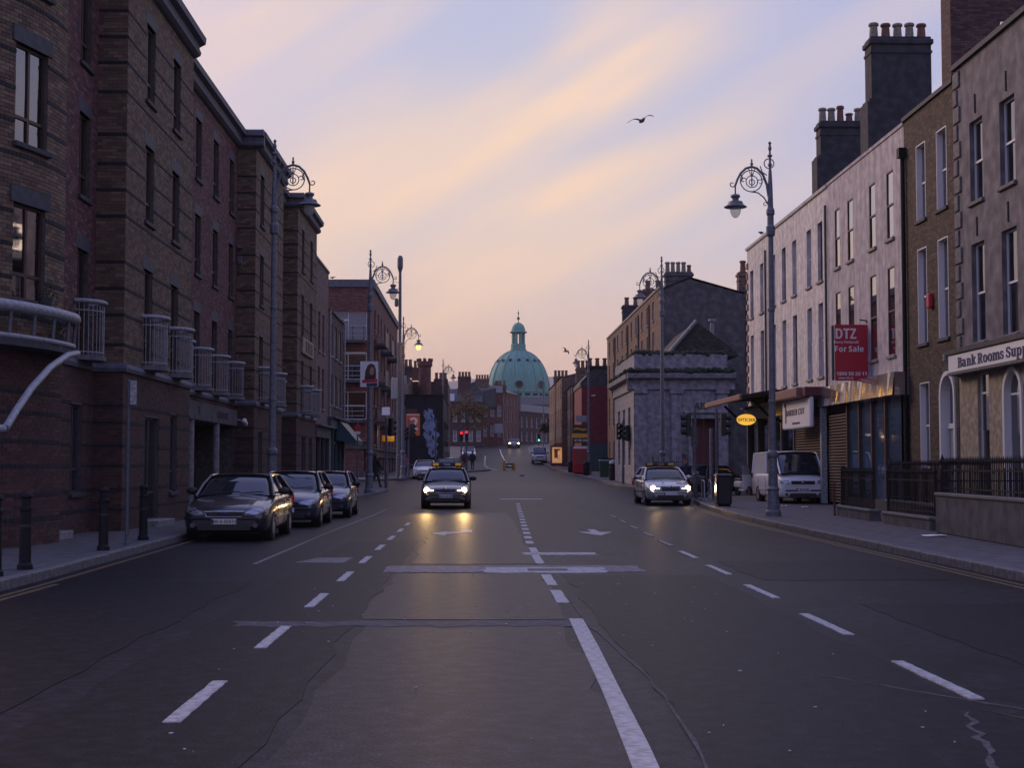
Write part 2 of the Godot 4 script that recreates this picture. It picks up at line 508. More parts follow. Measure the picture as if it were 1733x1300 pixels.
# ---------------------------------------------------------------- sky
func sky_color(d: Vector3, na: FastNoiseLite, nb: FastNoiseLite, a: Vector3, b: Vector3, cc: Vector3) -> Color:
	var el := rad_to_deg(asin(clampf(d.y, -1, 1)))
	var az := atan2(d.x, -d.z)
	var stops := [[0.0, Color8(232, 190, 164)], [4.0, Color8(224, 191, 172)], [9.0, Color8(198, 189, 194)], [15.0, Color8(178, 180, 203)], [24.0, Color8(162, 168, 206)], [45.0, Color8(148, 154, 212)], [90.0, Color8(134, 144, 216)]]
	var k := 0
	while k < stops.size() - 2 and el > stops[k + 1][0]: k += 1
	var base: Color = stops[k][1].lerp(stops[k + 1][1], clampf((el - stops[k][0]) / (stops[k + 1][0] - stops[k][0]), 0, 1))
	# the glow lies ahead and to the left; the sky cools away from it
	var toward := 0.5 + 0.5 * cos(az + 0.18)
	var cool := Color8(162, 164, 208).lerp(Color8(136, 145, 215), clampf(el / 50.0, 0, 1))
	base = base.lerp(cool, (1.0 - pow(toward, 1.0)) * 0.75)
	base = base.lerp(Color8(162, 166, 200), smoothstep(0.03, 0.32, az) * smoothstep(2.0, 14.0, el) * 0.7 * smoothstep(1.6, 0.6, az))
	base = base.lerp(Color8(214, 192, 200), smoothstep(0.0, -0.25, az) * smoothstep(5.0, 15.0, el) * 0.7 * smoothstep(-1.6, -0.6, az) * smoothstep(40.0, 24.0, el))
	# drawn-out clouds, rising to the right
	var s := d.dot(b)
	var t := d.dot(a)
	var wav := na.get_noise_3d(t * 1.2, s * 3.0, d.dot(cc) * 2.0)
	var n1 := na.get_noise_3d(t * 5.0 + 3.0, s * 26.0 + wav * 2.0, d.dot(cc) * 7.0)
	var n2 := nb.get_noise_3d(t * 14.0, s * 80.0 + wav * 5.0, d.dot(cc) * 20.0)
	var cl := smoothstep(-0.1, 0.55, n1 + n2 * 0.22)
	# the long bright streaks
	var band := 0.0
	var n3 := na.get_noise_3d(t * 9.0 - 5.0, s * 4.0, 4.0)
	for q in [[-0.014, 0.027, 1.25, 0.0], [-0.05, 0.01, 0.4, 7.0], [-0.078, 0.012, 0.5, 13.0], [-0.112, 0.012, 0.5, 23.0], [0.1, 0.026, 0.35, 31.0]]:
		var nq := na.get_noise_3d(t * 8.0 + q[3], s * 6.0, q[3])
		var wd: float = q[1] * (1.0 + 1.1 * nq + 0.4 * n3)
		var w: float = (s - q[0] - wav * 0.045 - nq * 0.016 - n1 * 0.012) / maxf(wd, 0.004)
		band = maxf(band, exp(-w * w * (1.0 if w < 0 else 0.45)) * q[2] * clampf(0.7 + 1.5 * nb.get_noise_3d(t * 7.0 + q[3] * 2.0, s * 5.0, 1.0) + 0.7 * n2, 0.5 if q[2] > 1.0 else 0.0, 1.2))
	band *= smoothstep(-0.5, -0.15, t) * smoothstep(0.34, 0.06, t) * (1.0 if d.z < 0 else 0.0)
	var amt := clampf(cl * 0.34 * smoothstep(60.0, 8.0, el) + band * 1.1, 0, 1)
	var tint := Color8(244, 206, 170).lerp(Color8(236, 202, 178), clampf(el / 22.0, 0, 1))
	tint = tint.lerp(Color8(158, 152, 190), (1.0 - toward) * 0.9)
	base = base.lerp(tint, amt * 0.92)
	# grey shreds low down
	var sh := smoothstep(0.2, 0.6, nb.get_noise_3d(t * 7.0 + 9.0, s * 34.0, 2.0)) * smoothstep(14.0, 4.0, el)
	base = base.lerp(Color8(186, 168, 176), sh * 0.5)
	return base.srgb_to_linear()

func make_sky() -> PanoramaSkyMaterial:
	var w := 1600
	var h := 800
	var na := noise(21, 0.35, 3)
	var nb := noise(22, 0.35, 3)
	var right := Vector3(1, 0, 0.02).normalized()
	var a := (right * cos(0.47) + Vector3.UP * sin(0.47)).normalized()
	var cc := Vector3(0, 0.25, -1).normalized()
	cc = (cc - a * cc.dot(a)).normalized()
	var b := -a.cross(cc).normalized()
	if b.y < 0: b = -b
	# the streak plane passes a little above the end of the street
	var data := PackedFloat32Array()
	data.resize(w * h * 3)
	var low := Color8(120, 110, 130).srgb_to_linear()
	for y in h:
		var th := PI * (y + 0.5) / h
		var half := y > h / 2
		for x in w:
			var col := low
			if not half:
				var ph := TAU * (x + 0.5) / w
				var d := Vector3(sin(ph) * sin(th), cos(th), -cos(ph) * sin(th))
				col = sky_color(d, na, nb, a, b, cc)
			var k := (y * w + x) * 3
			data[k] = col.r; data[k + 1] = col.g; data[k + 2] = col.b
	var im := Image.create_from_data(w, h, false, Image.FORMAT_RGBF, data.to_byte_array())
	var p := PanoramaSkyMaterial.new()
	p.panorama = ImageTexture.create_from_image(im)
	return p

func _ready() -> void:
	rng.seed = 7
	var cam := Camera3D.new()
	cam.fov = 29.15
	cam.near = 0.1
	cam.far = 12000.0
	add_child(cam)
	cam.position = Vector3(0, 1.6, 0)
	cam.rotation = Vector3(deg_to_rad(3.137), deg_to_rad(-1.295), 0)
	cam.current = true
	env = Environment.new()
	env.background_mode = Environment.BG_SKY
	env.tonemap_mode = Environment.TONE_MAPPER_LINEAR
	env.tonemap_exposure = 1.0
	env.background_energy_multiplier = 1.32
	env.fog_enabled = true
	env.fog_density = 0.00016
	env.fog_light_color = Color(0.9, 0.84, 0.8)
	env.sdfgi_enabled = true
	env.ssao_enabled = true
	env.ssil_enabled = true
	var sky := Sky.new()
	sky.sky_material = make_sky()
	env.sky = sky
	var we := WorldEnvironment.new()
	we.environment = env
	add_child(we)
	var sun := DirectionalLight3D.new()
	sun.light_energy = 0.6
	sun.light_color = Color(1.0, 0.85, 0.74)
	sun.light_angular_distance = 30.0
	sun.shadow_enabled = true
	add_child(sun)
	sun.look_at_from_position(Vector3(-30, 17, -26), Vector3.ZERO)
	make_textures()
	make_materials()
	print("textures ", Time.get_ticks_msec())
	build_setting()
	print("setting ", Time.get_ticks_msec())
	build_left()
	print("left ", Time.get_ticks_msec())
	build_right()
	print("right ", Time.get_ticks_msec())
	build_far()
	print("far ", Time.get_ticks_msec())
	build_props()
	print("props ", Time.get_ticks_msec())
	build_cars()
	print("cars ", Time.get_ticks_msec())
	build_life()
	print("life ", Time.get_ticks_msec())

# ================================================================ setting
const KL1 := [[-40, -6.05], [20, -6.05], [26, -6.15], [33, -6.3], [45, -6.1], [60, -5.7], [66, -5.2], [70, -4.75], [75, -4.6], [79, -4.9], [82, -5.6], [84.5, -6.8], [86.5, -9.0], [87.5, -14.0]]
const KL2 := [[99, -14.0], [100, -8.5], [101.5, -6.4], [104, -5.2], [110, -4.8], [120, -4.2], [132, -2.8], [140, -0.9], [144, 0.6], [147, 1.2], [150, 0.9], [155, -1.0], [160, -2.4], [190, -2.5], [215, -1.5], [235, 0.5], [250, 5.0]]
const KR1 := [[-40, 7.4], [20, 7.45], [38, 7.6], [45, 7.75], [54, 8.2], [59, 8.6], [62, 9.4], [64.5, 11.0], [66, 14.5]]
const KR2 := [[81, 14.5], [82, 11.0], [83.5, 9.3], [86, 8.3], [90, 8.05], [120, 8.0], [150, 7.8], [180, 7.2], [200, 6.9], [220, 7.3], [240, 9.5], [262, 16.0]]

func strip(b: MB, ds: Array, xa: Callable, xb: Callable, up: float, over := 0.0) -> void:
	for k in ds.size() - 1:
		var d0: float = ds[k]
		var d1: float = ds[k + 1]
		b.quad(gp(xa.call(d0), d0, up), gp(xb.call(d0), d0, up), gp(xb.call(d1), d1, up), gp(xa.call(d1), d1, up))

func steps(a: float, z: float, st: float) -> Array:
	var r := []
	var n := int(ceil((z - a) / st))
	for k in n + 1: r.append(lerpf(a, z, float(k) / n))
	return r

func pavement(called: String, tab: Array, outer: float, st: float) -> void:
	var b := MB.new()
	var d0: float = tab[0][0]
	var d1: float = tab[-1][0]
	var ds := steps(d0, d1, st)
	for t in tab:
		if not ds.has(float(t[0])): ds.append(float(t[0]))
	ds.sort()
	var left := outer < 0
	for k in ds.size() - 1:
		var a: float = ds[k]
		var z: float = ds[k + 1]
		var xa := along(tab, a)
		var xz := along(tab, z)
		if left: b.quad(gp(outer, a, 0.12), gp(xa, a, 0.12), gp(xz, z, 0.12), gp(outer, z, 0.12))
		else: b.quad(gp(xa, a, 0.12), gp(outer, a, 0.12), gp(outer, z, 0.12), gp(xz, z, 0.12))
		if left: b.quad(gp(xa, a, -0.05), gp(xz, z, -0.05), gp(xz, z, 0.12), gp(xa, a, 0.12))
		else: b.quad(gp(xz, z, -0.05), gp(xa, a, -0.05), gp(xa, a, 0.12), gp(xz, z, 0.12))
	struct(b, called, mat("paving"))

func kerb(called: String, tab: Array, d0: float, d1: float, sgn: float, whole: float) -> void:
	# separate stones near the camera, one run of kerb beyond
	var run := MB.new()
	var far := MB.new()
	var len := 0.9
	var stone := MB.new()
	stone.rbox(Vector3(0, -0.09, 0), Vector3(0.16, 0.24, len - 0.012), 0.018)
	var sm := stone.mesh()
	var root: MeshInstance3D = null
	var d := whole
	while d < d1:
		var e := minf(d + 1.8, d1)
		var p := gp(along(tab, d) + sgn * 0.07, d, 0.03)
		var q := gp(along(tab, e) + sgn * 0.07, e, 0.03)
		var u := (q - p)
		var side := u.cross(Vector3.UP).normalized()
		far.box((p + q) / 2, Vector3(0.16, 0.21, u.length()), Basis(side, Vector3.UP, -u.normalized()))
		d = e
	root = struct(far, called, mat("kerb"))
	d = d0
	var spin := RandomNumberGenerator.new()
	spin.seed = 31
	while d < whole:
		var p := gp(along(tab, d) + sgn * 0.07, d)
		var q := gp(along(tab, d + len) + sgn * 0.07, d + len)
		var u := (q - p).normalized()
		put(sm, "kerb_stone", mat("kerb"), root, Transform3D(Basis(u.cross(Vector3.UP).normalized(), Vector3.UP, -u).rotated(Vector3.UP, spin.randf_range(-0.006, 0.006)), (p + q) / 2 + Vector3(spin.randf_range(-0.006, 0.006), 0.105 + spin.randf_range(0.0, 0.01), 0)))
		d += len

func flat_patch(parent: Node, called: String, m: Material, pts: Array, up: float) -> void:   # pts: [x, D] outline
	var poly := PackedVector2Array()
	for p in pts: poly.append(Vector2(p[0], p[1]))
	var t := Geometry2D.triangulate_polygon(poly)
	var b := MB.new()
	for k in range(0, t.size(), 3):
		var q := [poly[t[k]], poly[t[k + 1]], poly[t[k + 2]]]
		var vv := []
		for w in q: vv.append(gp(w.x, w.y, up))
		if (vv[1] - vv[0]).cross(vv[2] - vv[0]).y < 0: vv.reverse()
		b.tri(vv[0], vv[1], vv[2])
	for k in poly.size():   # edges down to the road
		var p := poly[k]
		var q := poly[(k + 1) % poly.size()]
		b.quad(gp(p.x, p.y, -0.002), gp(q.x, q.y, -0.002), gp(q.x, q.y, up), gp(p.x, p.y, up))
	put(b, called, m, parent)

func ragged(x0: float, x1: float, d0: float, d1: float, amp: float, seed_: int, st := 0.35) -> Array:   # a patch outline with uneven edges
	var r := RandomNumberGenerator.new()
	r.seed = seed_
	var o := []
	var nx := maxi(2, int((x1 - x0) / st))
	var nd := maxi(2, int((d1 - d0) / st))
	for k in nx: o.append([lerpf(x0, x1, float(k) / nx), d0 + r.randf_range(-amp, amp)])
	for k in nd: o.append([x1 + r.randf_range(-amp, amp), lerpf(d0, d1, float(k) / nd)])
	for k in nx: o.append([lerpf(x1, x0, float(k) / nx), d1 + r.randf_range(-amp, amp)])
	for k in nd: o.append([x0 + r.randf_range(-amp, amp), lerpf(d1, d0, float(k) / nd)])
	return o

func band_along(pts: Array, w: float, seed_: int, jit := 0.0) -> Array:   # outline of a strip of width w through [x, D] points
	var r := RandomNumberGenerator.new()
	r.seed = seed_
	var a := []
	var b := []
	for k in pts.size():
		var p := Vector2(pts[k][0], pts[k][1])
		var q0: Array = pts[maxi(k - 1, 0)]
		var q1: Array = pts[mini(k + 1, pts.size() - 1)]
		var t := (Vector2(q1[0], q1[1]) - Vector2(q0[0], q0[1])).normalized()
		var nn := Vector2(-t.y, t.x) * (w / 2 + r.randf_range(-jit, jit))
		a.append([p.x + nn.x, p.y + nn.y])
		b.push_front([p.x - nn.x, p.y - nn.y])
	return a + b

func dense(pts: Array) -> Array:
	var o := []
	for k in pts.size() - 1:
		var n := maxi(1, int(round((pts[k + 1][1] - pts[k][1]) / 2.5)))
		for q in n: o.append([lerpf(pts[k][0], pts[k + 1][0], float(q) / n), lerpf(pts[k][1], pts[k + 1][1], float(q) / n)])
	o.append(pts[-1])
	return o

func build_setting() -> void:
	var gb := MB.new()
	gb.quad(Vector3(-7000, -0.4, 200), Vector3(7000, -0.4, 200), Vector3(7000, -0.4, -260), Vector3(-7000, -0.4, -260))
	gb.quad(Vector3(-7000, -0.4, -260), Vector3(7000, -0.4, -260), Vector3(7000, 4.9, -300), Vector3(-7000, 4.9, -300))
	gb.quad(Vector3(-7000, 4.9, -300), Vector3(7000, 4.9, -300), Vector3(7000, 4.9, -9000), Vector3(-7000, 4.9, -9000))
	struct(gb, "ground", mat("ground"))
	var rb := MB.new()
	var rn := noise(71, 0.16, 4)
	var rn2 := noise(72, 0.9, 3)
	var rows := []
	for k in 181:   # near carriageway, mottled by wear and old repairs
		var d := 40.0 * k / 100.0 if k <= 100 else 40.0 + (k - 100) * 0.5
		var row := []
		for q in 47:
			row.append(gp(-9.2 + 0.4 * q, d))
		rows.append(row)
	var v0 := rb.v.size()
	rb.grid(rows)
	for k in range(v0, rb.v.size()):
		var p := rb.v[k]
		var f := clampf(1.0 + 1.5 * rn.get_noise_2d(p.x * 3.4, p.z * 0.5) + 1.0 * rn2.get_noise_2d(p.x, p.z * 0.8), 0.45, 1.6)
		rb.c[k] = Color(f, f, f)
	strip(rb, [-40.0, 0.0], func(d): return -45.0, func(d): return 45.0, 0.0)
	for side in [[-45.0, -9.2], [9.2, 45.0]]:
		strip(rb, [0.0, 40.0] + steps(40, 80, 2.5).slice(1), func(d): return side[0], func(d): return side[1], 0.0)
	strip(rb, steps(80, 275, 2.5), func(d): return -45.0, func(d): return 45.0, 0.0)
	var road := struct(rb, "road", mat("asphalt"))
	pavement("pavement_left_near", KL1, -14.0, 4.0)
	pavement("pavement_left_far", KL2, -14.0, 4.0)
	pavement("pavement_right_near", KR1, 14.5, 4.0)
	pavement("pavement_right_far", KR2, 22.0, 4.0)
	kerb("kerb_left_near", KL1, 14.0, 86.5, -1.0, 68.0)
	kerb("kerb_right_near", KR1, 16.0, 64.5, 1.0, 61.0)
	kerb("kerb_left_far", KL2, 101, 235, -1.0, 101)
	kerb("kerb_right_far", KR2, 83.5, 240, 1.0, 83.5)
	# worn and repaired surface
	flat_patch(road, "tar_patch", mat("asphalt_dark"), ragged(-2.75, -1.25, 7.0, 31.0, 0.05, 3, 0.8), 0.004)
	flat_patch(road, "tar_patch", mat("asphalt_warm"), ragged(-1.1, 0.85, 5.0, 15.0, 0.07, 4, 0.6), 0.004)
	flat_patch(road, "tar_patch", mat("asphalt_warm"), ragged(-1.2, 0.9, 15.4, 21.9, 0.06, 14, 0.6), 0.004)
	flat_patch(road, "tar_patch", mat("asphalt_warm"), ragged(-1.1, 0.95, 24.0, 49.0, 0.06, 15, 0.8), 0.004)
	flat_patch(road, "tar_patch", mat("asphalt_dark"), ragged(1.25, 3.3, 7.0, 21.5, 0.06, 5, 0.7), 0.004)
	flat_patch(road, "tar_patch", mat("asphalt_dark"), ragged(4.4, 7.0, 8.0, 17.0, 0.08, 6, 0.6), 0.004)
	flat_patch(road, "tar_patch", mat("asphalt_dark"), ragged(-5.6, -3.1, 8.0, 20.5, 0.05, 8, 0.7), 0.004)
	flat_patch(road, "tar_patch", mat("asphalt_dark"), ragged(3.95, 6.6, 20.5, 24.6, 0.06, 9, 0.5), 0.004)
	flat_patch(road, "trench_fill", mat("trench_old"), ragged(-2.45, 1.0, 14.75, 15.25, 0.08, 10, 0.15), 0.007)
	flat_patch(road, "trench_fill", mat("asphalt_pale"), ragged(-1.42, 2.5, 22.15, 23.55, 0.05, 11, 0.3), 0.007)
	flat_patch(road, "trench_fill", mat("cement"), ragged(0.05, 1.9, 22.0, 23.1, 0.09, 12, 0.16), 0.011)
	flat_patch(road, "trench_fill", mat("cement"), ragged(0.8, 2.12, 26.3, 27.0, 0.04, 13, 0.16), 0.011)
	flat_patch(road, "trench_fill", mat("asphalt_pale"), [[-3.0, 24.4], [-2.2, 24.3], [-2.15, 25.7], [-2.75, 25.6]], 0.007)
	flat_patch(road, "cover_plate", mat("trim_black"), ragged(0.75, 1.35, 22.35, 22.75, 0.01, 17, 0.2), 0.016)
	var pts := []
	var r := RandomNumberGenerator.new()
	r.seed = 40
	for k in 24: pts.append([2.45 + 0.03 * k + r.randf_range(-0.04, 0.04), 6.6 + k * 0.13])
	flat_patch(road, "crack", mat("trench_old"), band_along(pts, 0.03, 1, 0.014), 0.007)
	pts = []
	for k in 26: pts.append([1.18 + 0.1 * sin(k * 0.22) + r.randf_range(-0.015, 0.015), 7.4 + k * 0.42])
	flat_patch(road, "crack", mat("trench_old"), band_along(pts, 0.02, 2, 0.007), 0.007)
	pts = []
	for k in 14: pts.append([2.6 + k * 0.1 + r.randf_range(-0.02, 0.02), 11.3 - k * 0.17])
	flat_patch(road, "crack", mat("trench_old"), band_along(pts, 0.025, 3, 0.01), 0.007)
	pts = []
	for k in 18: pts.append([4.6 - 0.08 * k, 7.0 + k * 0.16 + r.randf_range(-0.03, 0.03)])
	flat_patch(road, "crack", mat("trim_black"), band_along(pts, 0.016, 4, 0.006), 0.007)
	# small pale flecks: chips of paint and stone lying on the tarmac
	var fl := MB.new()
	for k in 90:
		var x := r.randf_range(-2.2, 3.0)
		var d := r.randf_range(7.4, 22.0)
		var sx := r.randf_range(0.006, 0.03)
		fl.rbox(gp(x, d, 0.008), Vector3(sx, 0.008, sx * r.randf_range(0.4, 1.0)), 0.002, Basis(Vector3.UP, r.randf() * PI))
	var flo := put(fl, "road_debris", mat("cement"), self)
	flo.set_meta("kind", "stuff")
	flo.set_meta("label", "pale chips and grit scattered on the near carriageway")
	flo.set_meta("category", "debris")
	# lane marks: two metres on, two off
	for k in 9:
		var d := 9.3 + k * 3.72
		var x := -1.9
		flat_patch(road, "lane_mark", mat("paint_white"), ragged(x - 0.055, x + 0.055, d, d + 1.75, 0.006, 60 + k, 0.12), 0.011)
	for k in 10:
		var d := 10.1 + k * 3.83
		var x := 3.4 + (d - 10.0) * 0.0215
		flat_patch(road, "lane_mark", mat("paint_white" if k < 5 else "paint_worn"), ragged(x - 0.05, x + 0.05, d, d + 1.95, 0.006, 80 + k, 0.12), 0.011)
	# centre line: solid near, blocks beyond
	flat_patch(road, "centre_line", mat("paint_white"), band_along([[0.86, 7.0], [0.9, 8.5], [0.94, 10.5], [0.98, 13.0], [1.01, 15.4]], 0.135, 5, 0.006), 0.011)
	for q in [[17.2, 18.9, 0.98], [19.7, 21.6, 0.98], [24.0, 26.6, 1.0], [27.1, 28.6, 1.03]]:
		flat_patch(road, "centre_line", mat("paint_white"), ragged(q[2] - 0.07, q[2] + 0.07, q[0], q[1], 0.008, int(q[0]), 0.12), 0.011)
	for k in 14:
		var d := 30.0 + k * 2.1
		var x := 1.05 + (d - 30) * 0.018
		flat_patch(road, "centre_line", mat("paint_white"), ragged(x - 0.08, x + 0.08, d, d + 1.05, 0.008, 100 + k, 0.15), 0.011)
	flat_patch(road, "stop_line", mat("paint_white"), ragged(0.9, 2.75, 63.5, 64.2, 0.01, 9, 0.3), 0.011)
	for a in [[-0.55, 34.0, 1.0], [2.75, 34.0, -1.0]]:   # turn arrows
		var x: float = a[0]
		var d: float = a[1]
		var s: float = a[2]
		if s > 0: flat_patch(road, "arrow_mark", mat("paint_white"), [[x + 0.4, d + 2.6], [x + 0.12, d + 2.4], [x + 0.12, d + 1.5], [x - 0.2, d + 1.2], [x - 0.2, d + 1.7], [x - 0.55, d + 0.5], [x - 0.2, d - 0.5], [x - 0.2, d + 0.2], [x + 0.4, d + 1.1]], 0.011)
		else: flat_patch(road, "arrow_mark", mat("paint_white"), [[x - 0.08, d + 2.6], [x - 0.08, d + 1.2], [x - 0.42, d + 1.2], [x, d - 0.6], [x + 0.42, d + 1.2], [x + 0.12, d + 1.2], [x + 0.12, d + 2.6]], 0.011)
	# kerb lines
	for s in [[KL1, 0.26, 14.0, 33.0], [KL1, 0.42, 14.0, 20.0], [KR1, -0.24, 16.0, 60.0], [KR1, -0.42, 16.0, 60.0]]:
		var line := []
		for d in steps(s[2], s[3], 2.0): line.append([along(s[0], d) + s[1], d])
		flat_patch(road, "kerb_line", mat("paint_yellow"), band_along(line, 0.07, 8, 0.004), 0.011)
	flat_patch(road, "edge_line", mat("paint_worn"), band_along([[-3.6, 24.0], [-3.55, 34.0], [-3.3, 46.0], [-3.2, 52.0]], 0.05, 9, 0.011), 0.011)
	flat_patch(road, "edge_line", mat("paint_white"), band_along(dense([[1.9, 150.0], [1.0, 157.5], [0.7, 165.0], [0.75, 180.0], [0.9, 195.0]]), 0.16, 9), 0.014)
	flat_patch(road, "edge_line", mat("paint_white"), band_along(dense([[3.6, 160.0], [3.3, 170.0], [3.2, 185.0], [3.1, 200.0], [3.1, 215.0]]), 0.16, 9), 0.014)
	# grey hills beyond the city
	var hb := MB.new()
	var hn := noise(50, 0.0009, 4)
	rows = []
	for k in 8:
		var row := []
		for q in 61:
			var x := -3000.0 + q * 100.0
			var d := 3600.0 + k * 160.0
			var hgt := (215.0 + 40.0 * hn.get_noise_2d(x, d)) * sin(minf(1.0, k / 5.0) * PI / 2)
			hgt += 30.0 * smoothstep(-300.0, 100.0, x) * sin(minf(1.0, k / 5.0) * PI / 2)
			row.append(Vector3(x, 4.0 + hgt, -d))
		rows.append(row)
	hb.grid(rows)
	struct(hb, "hills", mat("hill"))

# ================================================================ walls, bricks and windows
# A face is a wall plane: 'L' faces right (+x) on the left side, 'R' faces left on the right side, 'C' faces the camera.
func face(side: String, a: float, b0: float, b1: float) -> Dictionary:
	if side == "L": return {side = side, o = Vector3(a, 0, -b0), u = Vector3(0, 0, -1), n = Vector3(1, 0, 0), len = b1 - b0, b0 = b0, b1 = b1}
	if side == "R": return {side = side, o = Vector3(a, 0, -b1), u = Vector3(0, 0, 1), n = Vector3(-1, 0, 0), len = b1 - b0, b0 = b0, b1 = b1}
	return {side = side, o = Vector3(b0, 0, -a), u = Vector3(1, 0, 0), n = Vector3(0, 0, 1), len = b1 - b0, b0 = b0, b1 = b1}

func slant(p0: Vector2, p1: Vector2) -> Dictionary:   # a wall from (x, D) p0 to p1, seen with p0 on the left
	var a := Vector3(p0.x, 0, -p0.y)
	var u := (Vector3(p1.x, 0, -p1.y) - a)
	var l := u.length()
	u = u / l
	return {side = "S", o = a, u = u, n = u.cross(Vector3.UP), len = l, b0 = 0.0, b1 = l}

func bow_face(cx: float, cd: float, r: float, a0: float, a1: float) -> Dictionary:   # convex bow, angle from the street direction at a1 = 0
	return {side = "B", cx = cx, cd = cd, r = r, a0 = a0, a1 = a1, len = r * (a0 - a1), b0 = 0.0, b1 = r * (a0 - a1)}

func at_u(F: Dictionary, u: float) -> Array:   # [point at ground level, u direction, outward normal]
	if F.side == "B":
		var a: float = F.a0 - u / F.r
		return [Vector3(F.cx + F.r * cos(a), 0, -(F.cd - F.r * sin(a))), Vector3(sin(a), 0, -cos(a)), Vector3(cos(a), 0, sin(a))]
	return [F.o + F.u * u, F.u, F.n]

func to_u(F: Dictionary, w: float) -> float:
	if F.side == "R": return F.b1 - w
	return w - F.b0

func holes_of(F: Dictionary, wins: Array) -> Array:   # [u0, u1, y0, y1]
	var hs := []
	for w in wins:
		var a := to_u(F, w[0])
		var b := to_u(F, w[1])
		hs.append([minf(a, b), maxf(a, b), w[2], w[3]])
	return hs

func spans(hs: Array, y0: float, y1: float, l: float) -> Array:   # free intervals of u between the holes at this height
	var cut := []
	for h in hs:
		if h[2] < y1 - 0.001 and h[3] > y0 + 0.001: cut.append([h[0], h[1]])
	cut.sort_custom(func(p, q): return p[0] < q[0])
	var o := []
	var u := 0.0
	for c in cut:
		if c[0] > u: o.append([u, c[0]])
		u = maxf(u, c[1])
	if u < l: o.append([u, l])
	return o

func plane_wall(b: MB, F: Dictionary, y0: float, y1: float, hs: Array, deep := 0.16, back := 0.0) -> void:
	var ys := [y0, y1]
	for h in hs:
		for q in [h[2], h[3]]:
			if q > y0 and q < y1 and not ys.has(q): ys.append(q)
	ys.sort()
	var off := -back
	for k in ys.size() - 1:
		for s in spans(hs, ys[k], ys[k + 1], F.len):
			var n := 1
			if F.side == "B": n = maxi(1, int(ceil((s[1] - s[0]) / 0.3)))
			for q in n:
				var A := at_u(F, lerpf(s[0], s[1], float(q) / n))
				var B := at_u(F, lerpf(s[0], s[1], float(q + 1) / n))
				var pa: Vector3 = A[0] + A[2] * off
				var pb: Vector3 = B[0] + B[2] * off
				b.quad(pa + Vector3.UP * ys[k], pb + Vector3.UP * ys[k], pb + Vector3.UP * ys[k + 1], pa + Vector3.UP * ys[k + 1])
	for h in hs:
		var A := at_u(F, h[0])
		var B := at_u(F, h[1])
		var p: Vector3 = A[0] + A[2] * off
		var q: Vector3 = B[0] + B[2] * off
		var ia: Vector3 = p - A[2] * deep
		var ib: Vector3 = q - B[2] * deep
		var lo: Vector3 = Vector3.UP * h[2]
		var hi: Vector3 = Vector3.UP * h[3]
		b.quad(p + lo, ia + lo, ia + hi, p + hi)
		b.quad(ib + lo, q + lo, q + hi, ib + hi)
		b.quad(ia + hi, ib + hi, q + hi, p + hi)
		b.quad(p + lo, q + lo, ib + lo, ia + lo)

var brick_log := []   # bricks of the bow that are built one by one

func bricks(b: MB, F: Dictionary, y0: float, y1: float, hs: Array, bands: Array, pal: Array, dark: Color, seed_: int, single = null) -> void:
	var r := RandomNumberGenerator.new()
	r.seed = seed_
	var ph := 0.075
	var row := 0
	var y := y0
	while y < y1 - 0.02:
		var band := false
		for q in bands:
			if absf(q - (y + ph / 2)) < ph * 0.5: band = true
		var top := minf(y + ph - 0.01, y1)
		for s in spans(hs, y, y + ph, F.len):
			var u: float = s[0]
			var k := 0
			while u < s[1] - 0.02:
				var w := 0.225
				if k == 0 and row % 2 == 1: w = 0.1125
				if band: w = 0.1125
				var e := minf(u + w, s[1])
				if s[1] - e < 0.05: e = s[1]
				var m := at_u(F, (u + e) / 2)
				var hw := (e - u - 0.01) / 2
				var pr := 0.007 + r.randf_range(0, 0.004) + (0.012 if band else 0.0)
				var cc: Color
				if band: cc = dark * r.randf_range(0.7, 1.3)
				else:
					cc = pal[r.randi() % pal.size()]
					cc = cc * r.randf_range(0.72, 1.22)
				cc.a = 1.0
				var uu: Vector3 = m[1]
				var nn: Vector3 = m[2]
				var c: Vector3 = m[0]
				if single != null and single.call(c, y):
					brick_log.append([Vector3(c.x, (y + top) / 2, c.z) + nn * (pr * 0.5 - 0.01), hw * 2, top - y, Basis(uu, Vector3.UP, nn), cc])
				else:
					b.col = cc
					var f0 := c - uu * hw + nn * pr + Vector3.UP * y
					var f1 := c + uu * hw + nn * pr + Vector3.UP * y
					var f2 := c + uu * hw + nn * pr + Vector3.UP * top
					var f3 := c - uu * hw + nn * pr + Vector3.UP * top
					var dn := nn * (pr + 0.004)
					b.quad(f0, f1, f2, f3)
					b.quad(f3, f2, f2 - dn, f3 - dn)
					b.quad(f0 - dn, f1 - dn, f1, f0)
					b.quad(f0 - dn, f0, f3, f3 - dn)
					b.quad(f1, f1 - dn, f2 - dn, f2)
				u = e
				k += 1
		y += ph
		row += 1
	b.col = Color(1, 1, 1)

var win_cache := {}

